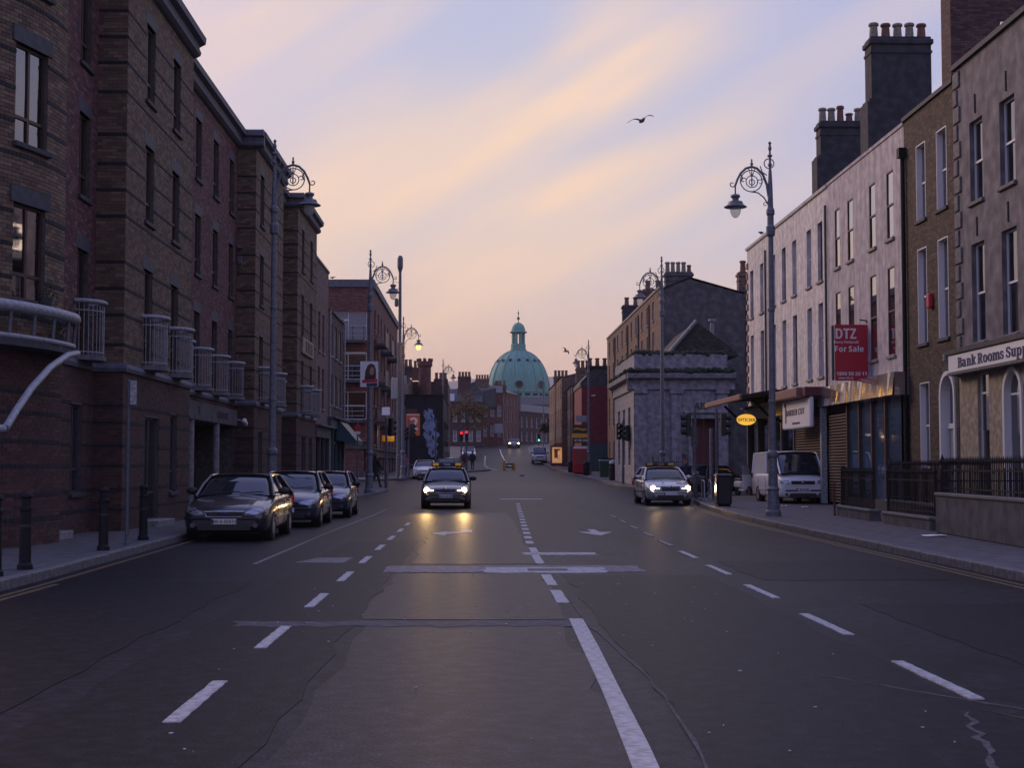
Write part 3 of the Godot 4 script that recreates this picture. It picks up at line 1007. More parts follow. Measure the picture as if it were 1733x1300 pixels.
func win_meshes(w: float, h: float, style: String) -> Dictionary:
	var key := "%s_%d_%d" % [style, int(w * 100), int(h * 100)]
	if win_cache.has(key): return win_cache[key]
	var f := MB.new()
	var p := MB.new()
	var s := MB.new()
	var t := 0.055
	var z := -0.12
	if style == "sash" or style == "blind" or style == "far": z = -0.16
	if style == "far": t = 0.07
	if style == "flush":
		z = -0.04
		t = 0.045
	f.box(Vector3(-w / 2 + t / 2, h / 2, z), Vector3(t, h, 0.07))
	f.box(Vector3(w / 2 - t / 2, h / 2, z), Vector3(t, h, 0.07))
	f.box(Vector3(0, h - t / 2, z), Vector3(w - 2 * t, t, 0.068))
	f.box(Vector3(0, t / 2, z), Vector3(w - 2 * t, t, 0.068))
	if style == "casement":
		f.box(Vector3(0, h / 2, z), Vector3(0.07, h - 2 * t, 0.066))
		f.box(Vector3(0, h * 0.27, z), Vector3(w - 2 * t, 0.06, 0.064))
	elif style == "shop":
		f.box(Vector3(0, h * 0.82, z), Vector3(w - 2 * t, 0.05, 0.064))
	elif style == "sixpane":
		f.box(Vector3(0, h * 0.5, z), Vector3(w - 2 * t, 0.05, 0.064))
		f.box(Vector3(0, h / 2, z), Vector3(0.04, h - 2 * t, 0.06))
	else:
		f.box(Vector3(0, h * 0.5, z), Vector3(w - 2 * t, 0.055, 0.064))
	# two sheets of glass, each very slightly out of true
	var iw := w / 2 - t
	var k := 0.0035
	var my := h * (0.27 if style == "casement" else 0.5)
	p.quad(Vector3(-iw, t, z - 0.004), Vector3(iw, t, z + k), Vector3(iw, my, z - k), Vector3(-iw, my, z - 0.002))
	p.quad(Vector3(-iw, my, z + 0.006), Vector3(iw, my, z - k), Vector3(iw, h - t, z + k + 0.002), Vector3(-iw, h - t, z))
	var sd := 0.24 if style != "far" else 0.22
	s.rbox(Vector3(0, -0.05, -0.04), Vector3(w + 0.16, 0.1, sd), 0.012)
	win_cache[key] = {f = f.mesh(), p = p.mesh(), s = s.mesh()}
	return win_cache[key]

func window(parent: Node, F: Dictionary, w: Array, style: String, fm: String, pm := "glass", sm := "sill_stone") -> MeshInstance3D:
	var a := to_u(F, w[0])
	var b := to_u(F, w[1])
	var m := at_u(F, (a + b) / 2)
	var q := win_meshes(absf(b - a), w[3] - w[2], style)
	var xf := Transform3D(Basis(m[1], Vector3.UP, m[2]), m[0] + Vector3.UP * w[2])
	var o := put(q.f, "window", mat(fm), parent, xf)
	put(q.p, "pane", mat(pm), o)
	if sm != "": put(q.s, "sill", mat(sm), o)
	return o

func lintel(parent: Node, F: Dictionary, w: Array, hgt: float, m: String, wide := 0.12, out := 0.014) -> void:
	var a := to_u(F, w[0])
	var b := to_u(F, w[1])
	var k := at_u(F, (a + b) / 2)
	var bb := MB.new()
	bb.box(Vector3(0, hgt / 2, out - 0.05), Vector3(absf(b - a) + 2 * wide, hgt, 0.1))
	put(bb, "lintel", mat(m), parent, Transform3D(Basis(k[1], Vector3.UP, k[2]), k[0] + Vector3.UP * w[3]))

func ledge(parent: Node, called: String, m: String, F: Dictionary, prof: Array, e0 := 0.0, e1 := 0.0) -> void:
	# a moulding: prof is a list of (out, y), swept along the face; e0/e1 lengthen its ends
	var b := MB.new()
	var n := 1 if F.side != "B" else 14
	var rows := []
	for q in n + 1:
		var u := lerpf(-e0, F.len + e1, float(q) / n)
		var A := at_u(F, u)
		var row := []
		for p in prof: row.append(A[0] + A[2] * p.x + Vector3.UP * p.y)
		rows.append(row)
	for q in n:
		for k in prof.size() - 1:
			b.quad(rows[q][k], rows[q + 1][k], rows[q + 1][k + 1], rows[q][k + 1])
	b.fan(rows[0], true)
	b.fan(rows[-1])
	put(b, called, mat(m), parent)

func mass(parent: Node, called: String, m: String, x0: float, x1: float, d0: float, d1: float, y0: float, y1: float) -> MeshInstance3D:
	var b := MB.new()
	b.box(Vector3((x0 + x1) / 2, (y0 + y1) / 2, -(d0 + d1) / 2), Vector3(absf(x1 - x0), y1 - y0, absf(d1 - d0)))
	return put(b, called, mat(m), parent)

func chimney(parent: Node, m: String, x0: float, x1: float, d0: float, d1: float, y0: float, y1: float, pots: Array, shoulder := 0.0) -> void:
	var b := MB.new()
	var cx := (x0 + x1) / 2
	var cd := (d0 + d1) / 2
	var w := x1 - x0
	var dd := d1 - d0
	if shoulder > 0:
		b.box(Vector3(cx, (y0 + shoulder) / 2, -cd), Vector3(w + 0.36, shoulder - y0, dd + 0.2))
		b.box(Vector3(cx, shoulder + 0.06, -cd), Vector3(w + 0.2, 0.12, dd + 0.1))
	b.box(Vector3(cx, (y0 + y1) / 2, -cd), Vector3(w, y1 - y0, dd))
	b.box(Vector3(cx, y1 - 0.5, -cd), Vector3(w + 0.07, 0.1, dd + 0.07))
	b.rbox(Vector3(cx, y1 - 0.12, -cd), Vector3(w + 0.16, 0.2, dd + 0.16), 0.03)
	b.box(Vector3(cx, y1 + 0.03, -cd), Vector3(w, 0.1, dd))
	var o := put(b, "chimney", mat(m), parent)
	var n := pots.size()
	for k in n:
		var pb := MB.new()
		var hh: float = pots[k][0]
		var rr: float = pots[k][1]
		pb.lathe([Vector2(rr * 1.1, 0), Vector2(rr, 0.12), Vector2(rr * 0.85, hh * 0.8), Vector2(rr * 1.15, hh * 0.83), Vector2(rr * 1.15, hh * 0.93), Vector2(rr * 0.95, hh), Vector2(rr * 0.6, hh), Vector2(rr * 0.55, hh - 0.2)], 10)
		var along_x := w > dd
		var t := (k + 0.5) / n
		var pos := Vector3(lerpf(x0, x1, t) if along_x else cx, y1 + 0.08, -(cd if along_x else lerpf(d0, d1, t)))
		put(pb, "chimney_pot", mat("pot_red" if pots[k][2] else "pot_buff"), o, Transform3D(Basis(), pos))

func text(parent: Node, called: String, s: String, m: String, xf: Transform3D, height: float, stretch := 1.0, serif := false, depth := 0.012) -> void:
	var t := TextMesh.new()
	var f := SystemFont.new()
	f.font_names = PackedStringArray(["Droid Serif" if serif else "Droid Sans"])
	f.font_weight = 700
	t.font = f
	t.text = s
	t.font_size = 32
	t.pixel_size = height / 24.0
	t.depth = depth
	t.curve_step = 2.0
	var o := MeshInstance3D.new()
	o.name = called
	o.mesh = t
	o.material_override = mat(m)
	o.transform = Transform3D(xf.basis * Basis.from_scale(Vector3(stretch, 1, 1)), xf.origin)
	parent.add_child(o, true)

# ================================================================ left side
const YEL := [Color(0.287, 0.193, 0.119), Color(0.336, 0.235, 0.140), Color(0.245, 0.154, 0.098), Color(0.308, 0.196, 0.140), Color(0.210, 0.133, 0.098), Color(0.364, 0.259, 0.168)]
const RED := [Color(0.238, 0.087, 0.087), Color(0.280, 0.109, 0.105), Color(0.182, 0.070, 0.081), Color(0.336, 0.168, 0.161), Color(0.140, 0.063, 0.077), Color(0.266, 0.098, 0.087)]
const BASE := [Color(0.156, 0.066, 0.060), Color(0.192, 0.084, 0.072), Color(0.126, 0.058, 0.055), Color(0.144, 0.072, 0.070)]
const BANDS := [4.34, 4.98, 5.57, 6.2, 7.23, 7.83, 8.46, 9.1, 10.1, 10.75, 11.37, 11.98]
const LOWB := [0.6, 1.09, 1.55, 2.01, 2.53, 2.96]
const DARKB := Color(0.035, 0.034, 0.046)

func balcony_mesh() -> Dictionary:
	var rail := MB.new()
	var thin := MB.new()
	var slab := MB.new()
	var arc := func(rx: float, rz: float, y: float, n: int) -> Array:
		var o := []
		for k in n + 1:
			var a := PI * k / n
			o.append(Vector3(-rx * cos(a), y, rz * sin(a)))
		return o
	rail.tube(arc.call(0.62, 0.5, 1.2, 14), 0.05, -1, 8)
	thin.tube(arc.call(0.585, 0.465, 0.0, 14), 0.016, -1, 5)
	var poly := PackedVector2Array()
	for p in arc.call(0.64, 0.52, 0.0, 14): poly.append(Vector2(p.x, -p.z))
	slab.prism(poly, -0.07, 0.03, Transform3D(Basis(Vector3.RIGHT, Vector3(0, 0, -1), Vector3.UP), Vector3.ZERO))
	var bar := MB.new()
	bar.tube([Vector3(0, 0.03, 0), Vector3(0, 1.2, 0)], 0.011, -1, 5, false)
	return {rail = rail.mesh(), thin = thin.mesh(), slab = slab.mesh(), bar = bar.mesh(), pts = arc.call(0.585, 0.465, 0.0, 15)}

func build_left() -> void:
	var t := thing("apartment_building", "long brick apartment block with yellow brick piers, round balconies and grey cornice", "building")
	var bow := bow_face(-14.05, 28.7, 6.0, 1.2, 0.0)
	var secs := [
		{F = bow, pal = YEL, bands = true, cols = [], name = "bow"},
		{F = face("L", -8.66, 28.7, 33.4), pal = RED, bands = false, cols = [[31.9, 32.8]]},
		{F = face("C", 33.4, -8.66, -8.0), pal = YEL, bands = true, cols = []},
		{F = face("L", -8.0, 33.4, 41.07), pal = YEL, bands = true, cols = [[35.3, 36.25], [38.4, 39.35]]},
		{F = face("L", -8.66, 41.07, 52.8), pal = RED, bands = false, cols = [[42.0, 42.95], [44.95, 45.9], [48.0, 48.95], [51.1, 52.05]]},
		{F = face("C", 52.8, -8.66, -8.0), pal = YEL, bands = true, cols = []},
		{F = face("L", -8.0, 52.8, 60.2), pal = YEL, bands = true, cols = [[53.9, 54.85], [57.3, 58.25]]},
		{F = face("L", -8.66, 60.2, 65.1), pal = RED, bands = false, cols = [[62.2, 63.15]]},
		{F = face("C", 65.1, -8.66, -8.0), pal = YEL, bands = true, cols = []},
		{F = face("L", -8.0, 65.1, 72.7), pal = YEL, bands = true, cols = [[66.6, 67.55], [70.0, 70.95]]},
	]
	secs[0].cols = [[6.0 * (1.2 - 0.345), 6.0 * (1.2 - 0.165)]]
	var rowsy := [[4.0, 6.3], [7.46, 9.3], [10.4, 12.27]]
	var bal := balcony_mesh()
	var core := MB.new()
	var upper := MB.new()
	var lower := MB.new()
	var seed_ := 200
	for s in secs:
		var F: Dictionary = s.F
		var wins := []
		for c in s.cols:
			for r in rowsy:
				if F.side == "B" and r[0] < 5: wins.append([c[0], c[1], 4.6, 6.36])
				else: wins.append([c[0], c[1], r[0], r[1]])
		var gw := []   # ground floor openings
		if F.side == "L":
			if F.b0 == 28.7: gw = [[29.4, 30.3, 0.3, 2.9], [31.6, 32.5, 1.0, 2.9]]
			elif F.b0 == 33.4: gw = [[35.6, 37.2, 0.25, 2.75], [38.5, 39.4, 0.9, 2.9]]
			elif F.b0 == 41.07: gw = [[41.5, 52.3, 0.13, 2.95]]
			elif F.b0 == 52.8: gw = [[53.9, 54.9, 0.25, 2.8], [57.2, 58.4, 0.9, 2.8]]
			elif F.b0 == 65.1: gw = [[67.0, 68.6, 0.3, 2.9], [70.0, 71.2, 0.3, 2.9]]
		var hs := holes_of(F, wins)
		var ghs := holes_of(F, gw)
		seed_ += 1
		plane_wall(core, F, 3.75, 13.1, hs, 0.2)
		plane_wall(core, F, -0.1, 3.75, ghs, 0.3 if F.b0 != 41.07 else 3.0)
		var sing = null
		if F.side == "B":
			sing = func(c, y): return y > 6.4 and y < 9.4 and c.z < -26.2 and c.z > -28.75 and brick_log.size() < 300
		bricks(upper, F, 3.9, 13.0, hs, BANDS if s.bands else [], s.pal, DARKB, seed_, sing)
		bricks(lower, F, 0.12, 3.72, ghs, LOWB, BASE, DARKB, seed_ + 50)
		# cornice and string course
		var e := 0.32 if (F.side == "L" and F.b0 in [33.4, 52.8, 65.1]) else 0.0
		ledge(t, "cornice", "cornice", F, [Vector2(0, 12.98), Vector2(0.1, 13.0), Vector2(0.2, 13.06), Vector2(0.22, 13.14), Vector2(0.16, 13.2), Vector2(0.18, 13.34), Vector2(0.34, 13.38), Vector2(0.36, 13.55), Vector2(0.3, 13.6), Vector2(-0.3, 13.6)], 0.0 if F.side != "L" else 0.0, 0.3 if F.side == "C" else 0.0)
		ledge(t, "string_course", "cornice", F, [Vector2(0, 3.68), Vector2(0.07, 3.7), Vector2(0.1, 3.78), Vector2(0.07, 3.86), Vector2(0, 3.9)], 0.0, 0.1 if F.side == "C" else 0.0)
		for k in wins.size():
			var w: Array = wins[k]
			window(t, F, w, "casement", "frame_brown", "glass" if k % 3 != 0 else "glass")
			lintel(t, F, w, 0.3, "slate_blue")
		for w in gw:
			if w[1] - w[0] < 3: window(t, F, w, "casement", "frame_dark", "glass_dim", "" if w[2] < 0.5 else "sill_stone")
		if F.side == "L":
			for c in s.cols:
				var m := at_u(F, (c[0] + c[1]) / 2 - F.b0)
				var o := put(bal.slab, "balcony", mat("metal_grey"), t, Transform3D(Basis(m[1], Vector3.UP, m[2]), m[0] + Vector3.UP * 3.93))
				put(bal.rail, "top_rail", mat("metal_pale"), o)
				for hy in [0.1, 1.0]: put(bal.thin, "hoop", mat("metal_pale"), o, Transform3D(Basis(), Vector3(0, hy, 0)))
				for p in bal.pts: put(bal.bar, "bar", mat("metal_pale"), o, Transform3D(Basis(), p))
	put(core, "wall", mat("mortar"), t)
	put(upper, "brickwork", mat("bricks"), t).set_meta("kind", "stuff")
	put(lower, "base_brickwork", mat("bricks"), t).set_meta("kind", "stuff")
	var one := BoxMesh.new()
	one.size = Vector3.ONE
	var tone := {}
	for q in brick_log:   # nearest bricks of the bow
		var key: int = int(q[4].r * 40) * 100 + int(q[4].g * 40)
		if not tone.has(key):
			tone[key] = mat("brick_tone_%d" % key, Color(q[4].r, q[4].g, q[4].b), 0.82, {tex = "grain", scale = 2.5, nrm = "grain_n", ns = 0.5})
		put(one, "brick", tone[key], t, Transform3D(q[3] * Basis.from_scale(Vector3(q[1], q[2], 0.036)), q[0]))
	mass(t, "roof", "render_dark", -20.0, -8.9, 24.0, 72.65, 13.0, 13.3)
	mass(t, "end_wall", "brick_far_brown", -20.0, -8.02, 72.45, 72.7, -0.1, 13.2)
	# shop fascia over the wide opening, column and shutter behind
	var fb := MB.new()
	fb.rbox(Vector3(-8.6, 3.24, -46.9), Vector3(0.2, 0.56, 10.8), 0.015)
	put(fb, "fascia", mat("render_grey"), t)
	var side := Basis(Vector3(0, 0, -1), Vector3.UP, Vector3(1, 0, 0))
	text(t, "lettering", "CAMDEN", "ink", Transform3D(side, Vector3(-8.485, 3.24, -49.3)), 0.22, 1.6)
	text(t, "lettering", "L", "ink_blue", Transform3D(side, Vector3(-8.485, 3.26, -45.2)), 0.26, 1.4)
	for d in [44.5, 48.8]:
		var cb := MB.new()
		cb.lathe([Vector2(0.14, 0.12), Vector2(0.14, 0.3), Vector2(0.11, 0.34), Vector2(0.11, 2.98)], 12, Transform3D(Basis(), Vector3(-8.62, 0, -d)))
		put(cb, "column", mat("pale_stone"), t)
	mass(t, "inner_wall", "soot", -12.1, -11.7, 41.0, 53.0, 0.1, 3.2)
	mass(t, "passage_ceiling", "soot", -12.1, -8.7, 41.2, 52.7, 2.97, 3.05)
	# doorsteps
	for q in [[29.4, 30.3], [35.6, 37.2]]:
		var sb := MB.new()
		var xx := -8.5 if q[0] < 33 else -7.85
		sb.rbox(Vector3(xx, 0.17, -(q[0] + q[1]) / 2), Vector3(0.5, 0.2, q[1] - q[0] + 0.3), 0.015)
		put(sb, "doorstep", mat("pale_stone"), t)
	# alarm boxes, camera, wall sign
	for q in [[-8.62, 3.55, -41.25, 0.16, 0.22, "white_sign"], [-8.6, 9.35, -52.6, 0.3, 0.1, "metal_grey"], [-8.6, 8.9, -52.6, 0.16, 0.3, "metal_grey"]]:
		var ab := MB.new()
		ab.rbox(Vector3(q[0] + 0.08, q[1], q[2]), Vector3(0.16, q[4], q[3]), 0.02)
		put(ab, "wall_box", mat(q[5]), t)
	var cam_b := MB.new()
	cam_b.tube([Vector3(-8.5, 3.2, -52.4), Vector3(-8.25, 3.12, -52.2)], 0.02)
	cam_b.rbox(Vector3(-8.2, 3.1, -52.1), Vector3(0.14, 0.16, 0.4), 0.03, Basis(Vector3.RIGHT, -0.35))
	put(cam_b, "wall_camera", mat("white_sign"), t)
	var wb := MB.new()
	wb.rbox(Vector3(-7.93, 7.0, -68.6), Vector3(0.1, 0.75, 4.2), 0.02)
	put(wb, "sign_board", mat("cream"), t)
	for k in 4:
		var lb := MB.new()
		lb.box(Vector3(-7.87, 7.0, -67.6 - 0.75 * k), Vector3(0.03, 0.5, 0.3))
		put(lb, "letter_block", mat("rust"), t)
	bow_canopy(t)
	left_row()

func bow_canopy(t: Node3D) -> void:
	# white tubular balcony rail that runs round the bow, its posts and the curved strut below
	var pts := []
	for k in 15:
		var a := lerpf(0.75, 0.0, k / 14.0)
		pts.append(Vector3(-14.05 + 6.42 * cos(a), 4.36, -(28.0 - 6.42 * sin(a))))
	pts.append(Vector3(-7.68, 4.36, -28.25)); pts.append(Vector3(-7.85, 4.36, -28.5)); pts.append(Vector3(-8.1, 4.36, -28.6))
	var b := MB.new()
	b.tube(pts, 0.105, -1, 12)
	var o := put(b, "bow_balcony", mat("metal_pale"), t)
	var lo := []
	for p in pts: lo.append(p + Vector3(-0.03, -0.52, 0))
	var lb := MB.new()
	lb.tube(lo, 0.05, -1, 8)
	put(lb, "lower_rail", mat("metal_pale"), o)
	var sb := MB.new()
	for k in lo.size() - 1:
		var p: Vector3 = lo[k]
		var q: Vector3 = lo[k + 1]
		var c := Vector3(-14.05, p.y, -28.0)
		var pi := p + (c - p).normalized() * 0.4
		var qi := q + (c - q).normalized() * 0.4
		sb.hexa([p + Vector3(0, -0.16, 0), q + Vector3(0, -0.16, 0), qi + Vector3(0, -0.16, 0), pi + Vector3(0, -0.16, 0), p + Vector3(0, -0.06, 0), q + Vector3(0, -0.06, 0), qi + Vector3(0, -0.06, 0), pi + Vector3(0, -0.06, 0)])
	put(sb, "balcony_floor", mat("slate_blue"), o)
	for k in range(1, pts.size() - 1, 2):
		var pb := MB.new()
		pb.tube([lo[k], pts[k]], 0.035, -1, 6)
		put(pb, "post", mat("metal_grey"), o)
	var cv := []
	for q in [[-7.62, 3.72, 28.2], [-7.5, 3.67, 27.6], [-7.42, 3.58, 26.8], [-7.38, 3.28, 25.6], [-7.34, 2.85, 24.4], [-7.3, 2.45, 23.5], [-7.28, 2.17, 22.95]]:
		cv.append(Vector3(q[0], q[1], -q[2]))
	var vb := MB.new()
	vb.tube(cv, 0.06, -1, 8)
	put(vb, "curved_strut", mat("metal_pale"), o)
	var hb := MB.new()
	hb.tube([Vector3(-7.3, 2.16, -22.95), Vector3(-8.6, 2.14, -21.2)], 0.06, -1, 8)
	put(hb, "strut_foot", mat("metal_pale"), o)
	for q in [[-7.95, 4.47, -27.2, "planter"], [-8.0, 3.86, -28.1, "planter"]]:
		var hb2 := MB.new()
		hb2.lathe([Vector2(0.1, 0), Vector2(0.14, 0.16), Vector2(0.15, 0.2)], 10)
		var h := put(hb2, "planter", mat("sill_stone"), o, Transform3D(Basis(), Vector3(q[0], q[1], q[2])))
		var fb := MB.new()
		var r := RandomNumberGenerator.new()
		r.seed = 77
		for k in 90:
			var p := Vector3(r.randfn(0, 0.09), 0.28 + r.randfn(0, 0.07), r.randfn(0, 0.09))
			var s := 0.035
			var bs := Basis.from_euler(Vector3(r.randf() * 6, r.randf() * 6, r.randf() * 6))
			fb.quad(p - bs.x * s, p - bs.y * s * 0.5, p + bs.x * s, p + bs.y * s * 0.5)
		put(fb, "foliage", mat("leaf_dark"), h)

func left_row() -> void:
	# narrow brown house with a plain parapet
	var t := thing("brick_house", "narrow pinkish brown brick house beside the long apartment block", "building")
	var F := face("L", -8.1, 72.7, 79.6)
	var wins := []
	for c in [[74.6, 75.5], [76.6, 77.5]]:
		for r in [[4.5, 6.6], [7.4, 9.4]]: wins.append([c[0], c[1], r[0], r[1]])
	var b := MB.new()
	plane_wall(b, F, 3.6, 11.9, holes_of(F, wins), 0.2)
	put(b, "wall", mat("brick_far_pink"), t)
	for w in wins: window(t, F, w, "sash", "frame_dark", "glass_dim", "pale_stone")
	mass(t, "roof", "render_dark", -18, -8.12, 72.8, 79.5, 11.4, 11.6)
	mass(t, "end_wall", "brick_far_pink", -18, -8.15, 79.3, 79.58, 3.0, 11.7)
	ledge(t, "coping", "cornice", F, [Vector2(-0.25, 11.9), Vector2(0.06, 11.9), Vector2(0.06, 12.02), Vector2(-0.25, 12.02)])
	shopfront(t, F, 0.2, 3.6, "render_grey", "frame_dark", 3)
	# low house with a hipped slate roof and white downpipes
	t = thing("slate_house", "low slate roofed house with white framed windows and teal shopfront", "building")
	F = face("L", -8.1, 79.6, 88.5)
	wins = []
	for c in [[80.7, 81.9], [83.2, 84.4], [85.8, 87.0]]:
		for r in [[4.9, 6.6], [7.6, 9.4]]: wins.append([c[0], c[1], r[0], r[1]])
	b = MB.new()
	plane_wall(b, F, 4.2, 10.0, holes_of(F, wins), 0.2)
	put(b, "wall", mat("brick_far_dark"), t)
	for w in wins: window(t, F, w, "sixpane", "frame_white", "blind", "pale_stone")
	var rb := MB.new()
	rb.quad(Vector3(-8.0, 10.0, -79.6), Vector3(-8.0, 10.0, -88.5), Vector3(-11, 11.4, -86.2), Vector3(-11, 11.4, -79.6))
	rb.tri(Vector3(-8.0, 10.0, -88.5), Vector3(-14, 10.0, -88.5), Vector3(-11, 11.4, -86.2))
	put(rb, "roof", mat("slate"), t)
	mass(t, "end_wall", "brick_far_dark", -14, -8.12, 88.2, 88.48, 0, 10.0)
	for d in [79.75, 88.3]:
		var pb := MB.new()
		pb.tube([Vector3(-8.0, 0.4, -d), Vector3(-8.0, 10.0, -d)], 0.06, -1, 6)
		put(pb, "downpipe", mat("metal_pale"), t)
	shopfront(t, F, 0.3, 4.2, "teal", "teal", 4)
	var aw := MB.new()
	aw.prism(PackedVector2Array([Vector2(-8.0, 3.0), Vector2(-6.9, 2.75), Vector2(-6.9, 3.0), Vector2(-8.0, 4.3)]), -88.3, -83.5)
	put(aw, "awning", mat("teal"), t)
	# block on the far corner of the side street, balconies at its corner
	t = thing("corner_block", "flat topped red brick block with white windows and dark balconies across the side street", "building")
	var gy := 0.55
	var FC := face("C", 111, -13.5, -8.0)
	var FL := face("L", -8.0, 111, 146)
	b = MB.new()
	wins = []
	for r in [[4.45, 6.55], [7.45, 9.55], [10.45, 12.55]]:
		wins.append([-11.2, -8.4, r[0] + gy, r[1] + gy])
	plane_wall(b, FC, 0, 15.0, holes_of(FC, wins), 0.3)
	for w in wins:
		window(t, FC, w, "sixpane", "frame_white", "blind" if w[2] > 8 else "glass", "")
	var wl := []
	for r in [[2.6, 4.6], [5.6, 7.6], [8.6, 10.6], [11.4, 13.0]]:
		for c in [[113, 114.5], [117, 118.3], [120.5, 121.8], [125, 126.3], [129, 130.3], [133, 134.3], [137, 138.3], [141, 142.3]]:
			wl.append([c[0], c[1], r[0] + gy, r[1] + gy])
	plane_wall(b, FL, 0, 15.0, holes_of(FL, wl), 0.3)
	put(b, "wall", mat("brick_far_red"), t)
	for w in wl: window(t, FL, w, "sash", "frame_dark", "glass_dim", "pale_stone")
	mass(t, "parapet", "cornice", -13.6, -7.85, 110.85, 146.1, 15.0, 15.55)
	mass(t, "rear_wall", "soot", -13.4, -8.4, 111.5, 145.8, 0, 14.9)
	for y in [4.3, 7.3, 10.3]:   # corner balconies: two faces each
		var bb := MB.new()
		bb.box(Vector3(-10.2, y + gy, -110.55), Vector3(3.4, 0.22, 0.9))
		var o := put(bb, "balcony", mat("frame_dark"), t)
		for k in 5:
			var pb := MB.new()
			pb.box(Vector3(-11.85 + 0.82 * k, y + gy + 0.62, -110.16), Vector3(0.07, 1.05, 0.05))
			put(pb, "post", mat("frame_dark"), o)
		var rb2 := MB.new()
		for q in [0.4, 0.75, 1.12]: rb2.box(Vector3(-10.2, y + gy + q, -110.1), Vector3(3.4, 0.05, 0.05))
		put(rb2, "rail", mat("metal_pale"), o)
		for d in [114, 122, 130]:
			var sb := MB.new()
			sb.box(Vector3(-7.6, y + gy, -d - 1.5), Vector3(0.9, 0.2, 3.6))
			sb.box(Vector3(-7.18, y + gy + 0.6, -d - 1.5), Vector3(0.04, 1.0, 3.5))
			put(sb, "side_balcony", mat("teal" if d == 122 else "frame_dark"), t)
	var rustb := MB.new()
	rustb.box(Vector3(-7.93, 4.2, -116.0), Vector3(0.1, 3.6, 2.0))
	put(rustb, "cladding_panel", mat("rust"), t)
	shopfront(t, FL, 0.55, 2.8, "frame_dark", "frame_dark", 8, true)
	shopfront(t, FC, 0.55, 3.4, "render_grey", "frame_dark", 2)

func shopfront(t: Node, F: Dictionary, y0: float, y1: float, wall_m: String, frame_m: String, n: int, lit := false) -> void:
	# fascia, pilasters, stall risers and a pane in each bay
	var fh := 0.62
	var b := MB.new()
	var A := at_u(F, F.len / 2)
	var bs := Basis(A[1], Vector3.UP, A[2])
	b.rbox(Vector3(0, y1 - fh / 2, 0.06), Vector3(F.len - 0.04, fh, 0.24), 0.02)
	var o := put(b, "shopfront", mat(wall_m), t, Transform3D(bs, A[0]))
	var wb := MB.new()
	wb.box(Vector3(0, y1 - 0.02, 0.16), Vector3(F.len, 0.08, 0.5))
	put(wb, "shop_cornice", mat("cornice"), o)
	var bay: float = F.len / n
	for k in n + 1:
		var pb := MB.new()
		var x: float = clampf(-F.len / 2 + k * bay, -F.len / 2 + 0.12, F.len / 2 - 0.12)
		pb.box(Vector3(x, (y0 + y1 - fh) / 2, 0.03), Vector3(0.22, y1 - fh - y0, 0.14))
		put(pb, "pilaster", mat(frame_m), o)
	for k in n:
		var x: float = -F.len / 2 + (k + 0.5) * bay
		var rb := MB.new()
		rb.box(Vector3(x, y0 + 0.3, -0.04), Vector3(bay - 0.24, 0.6, 0.1))
		put(rb, "stall_riser", mat(wall_m), o)
		var gb := MB.new()
		gb.quad(Vector3(x - bay / 2 + 0.1, y0 + 0.6, -0.06), Vector3(x + bay / 2 - 0.1, y0 + 0.6, -0.055), Vector3(x + bay / 2 - 0.1, y1 - fh, -0.065), Vector3(x - bay / 2 + 0.1, y1 - fh, -0.06))
		put(gb, "shop_pane", mat("glass" if not (lit and k == 1) else "warm_lit"), o)
		var db := MB.new()
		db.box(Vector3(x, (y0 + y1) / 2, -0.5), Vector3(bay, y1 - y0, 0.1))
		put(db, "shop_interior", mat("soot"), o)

# ================================================================ right side
const DKB := [Color(0.13, 0.08, 0.058), Color(0.16, 0.1, 0.068), Color(0.1, 0.062, 0.05), Color(0.19, 0.125, 0.085), Color(0.085, 0.055, 0.048)]

func dormer(t: Node, x: float, d: float, y: float, w: float, h: float, curved: bool) -> void:
	var b := MB.new()
	b.box(Vector3(x + 0.9, y + h / 2, -d), Vector3(1.8, h, w))
	var o := put(b, "dormer", mat("slate"), t)
	var f := MB.new()
	f.box(Vector3(x - 0.02, y + h / 2, -d), Vector3(0.08, h * 0.86, w * 0.9))
	put(f, "dormer_window", mat("frame_white"), o)
	var r := MB.new()
	if curved:
		var poly := PackedVector2Array()
		for k in 9:
			var a := PI * k / 8
			poly.append(Vector2(cos(a) * w * 0.62, sin(a) * 0.32))
		r.prism(poly, -1.0, 1.0, Transform3D(Basis(Vector3(0, 0, -1), Vector3.UP, Vector3(1, 0, 0)), Vector3(x + 0.8, y + h, -d)))
	else:
		r.box(Vector3(x + 0.75, y + h + 0.06, -d), Vector3(2.0, 0.14, w + 0.3))
	put(r, "dormer_roof", mat("slate"), o)

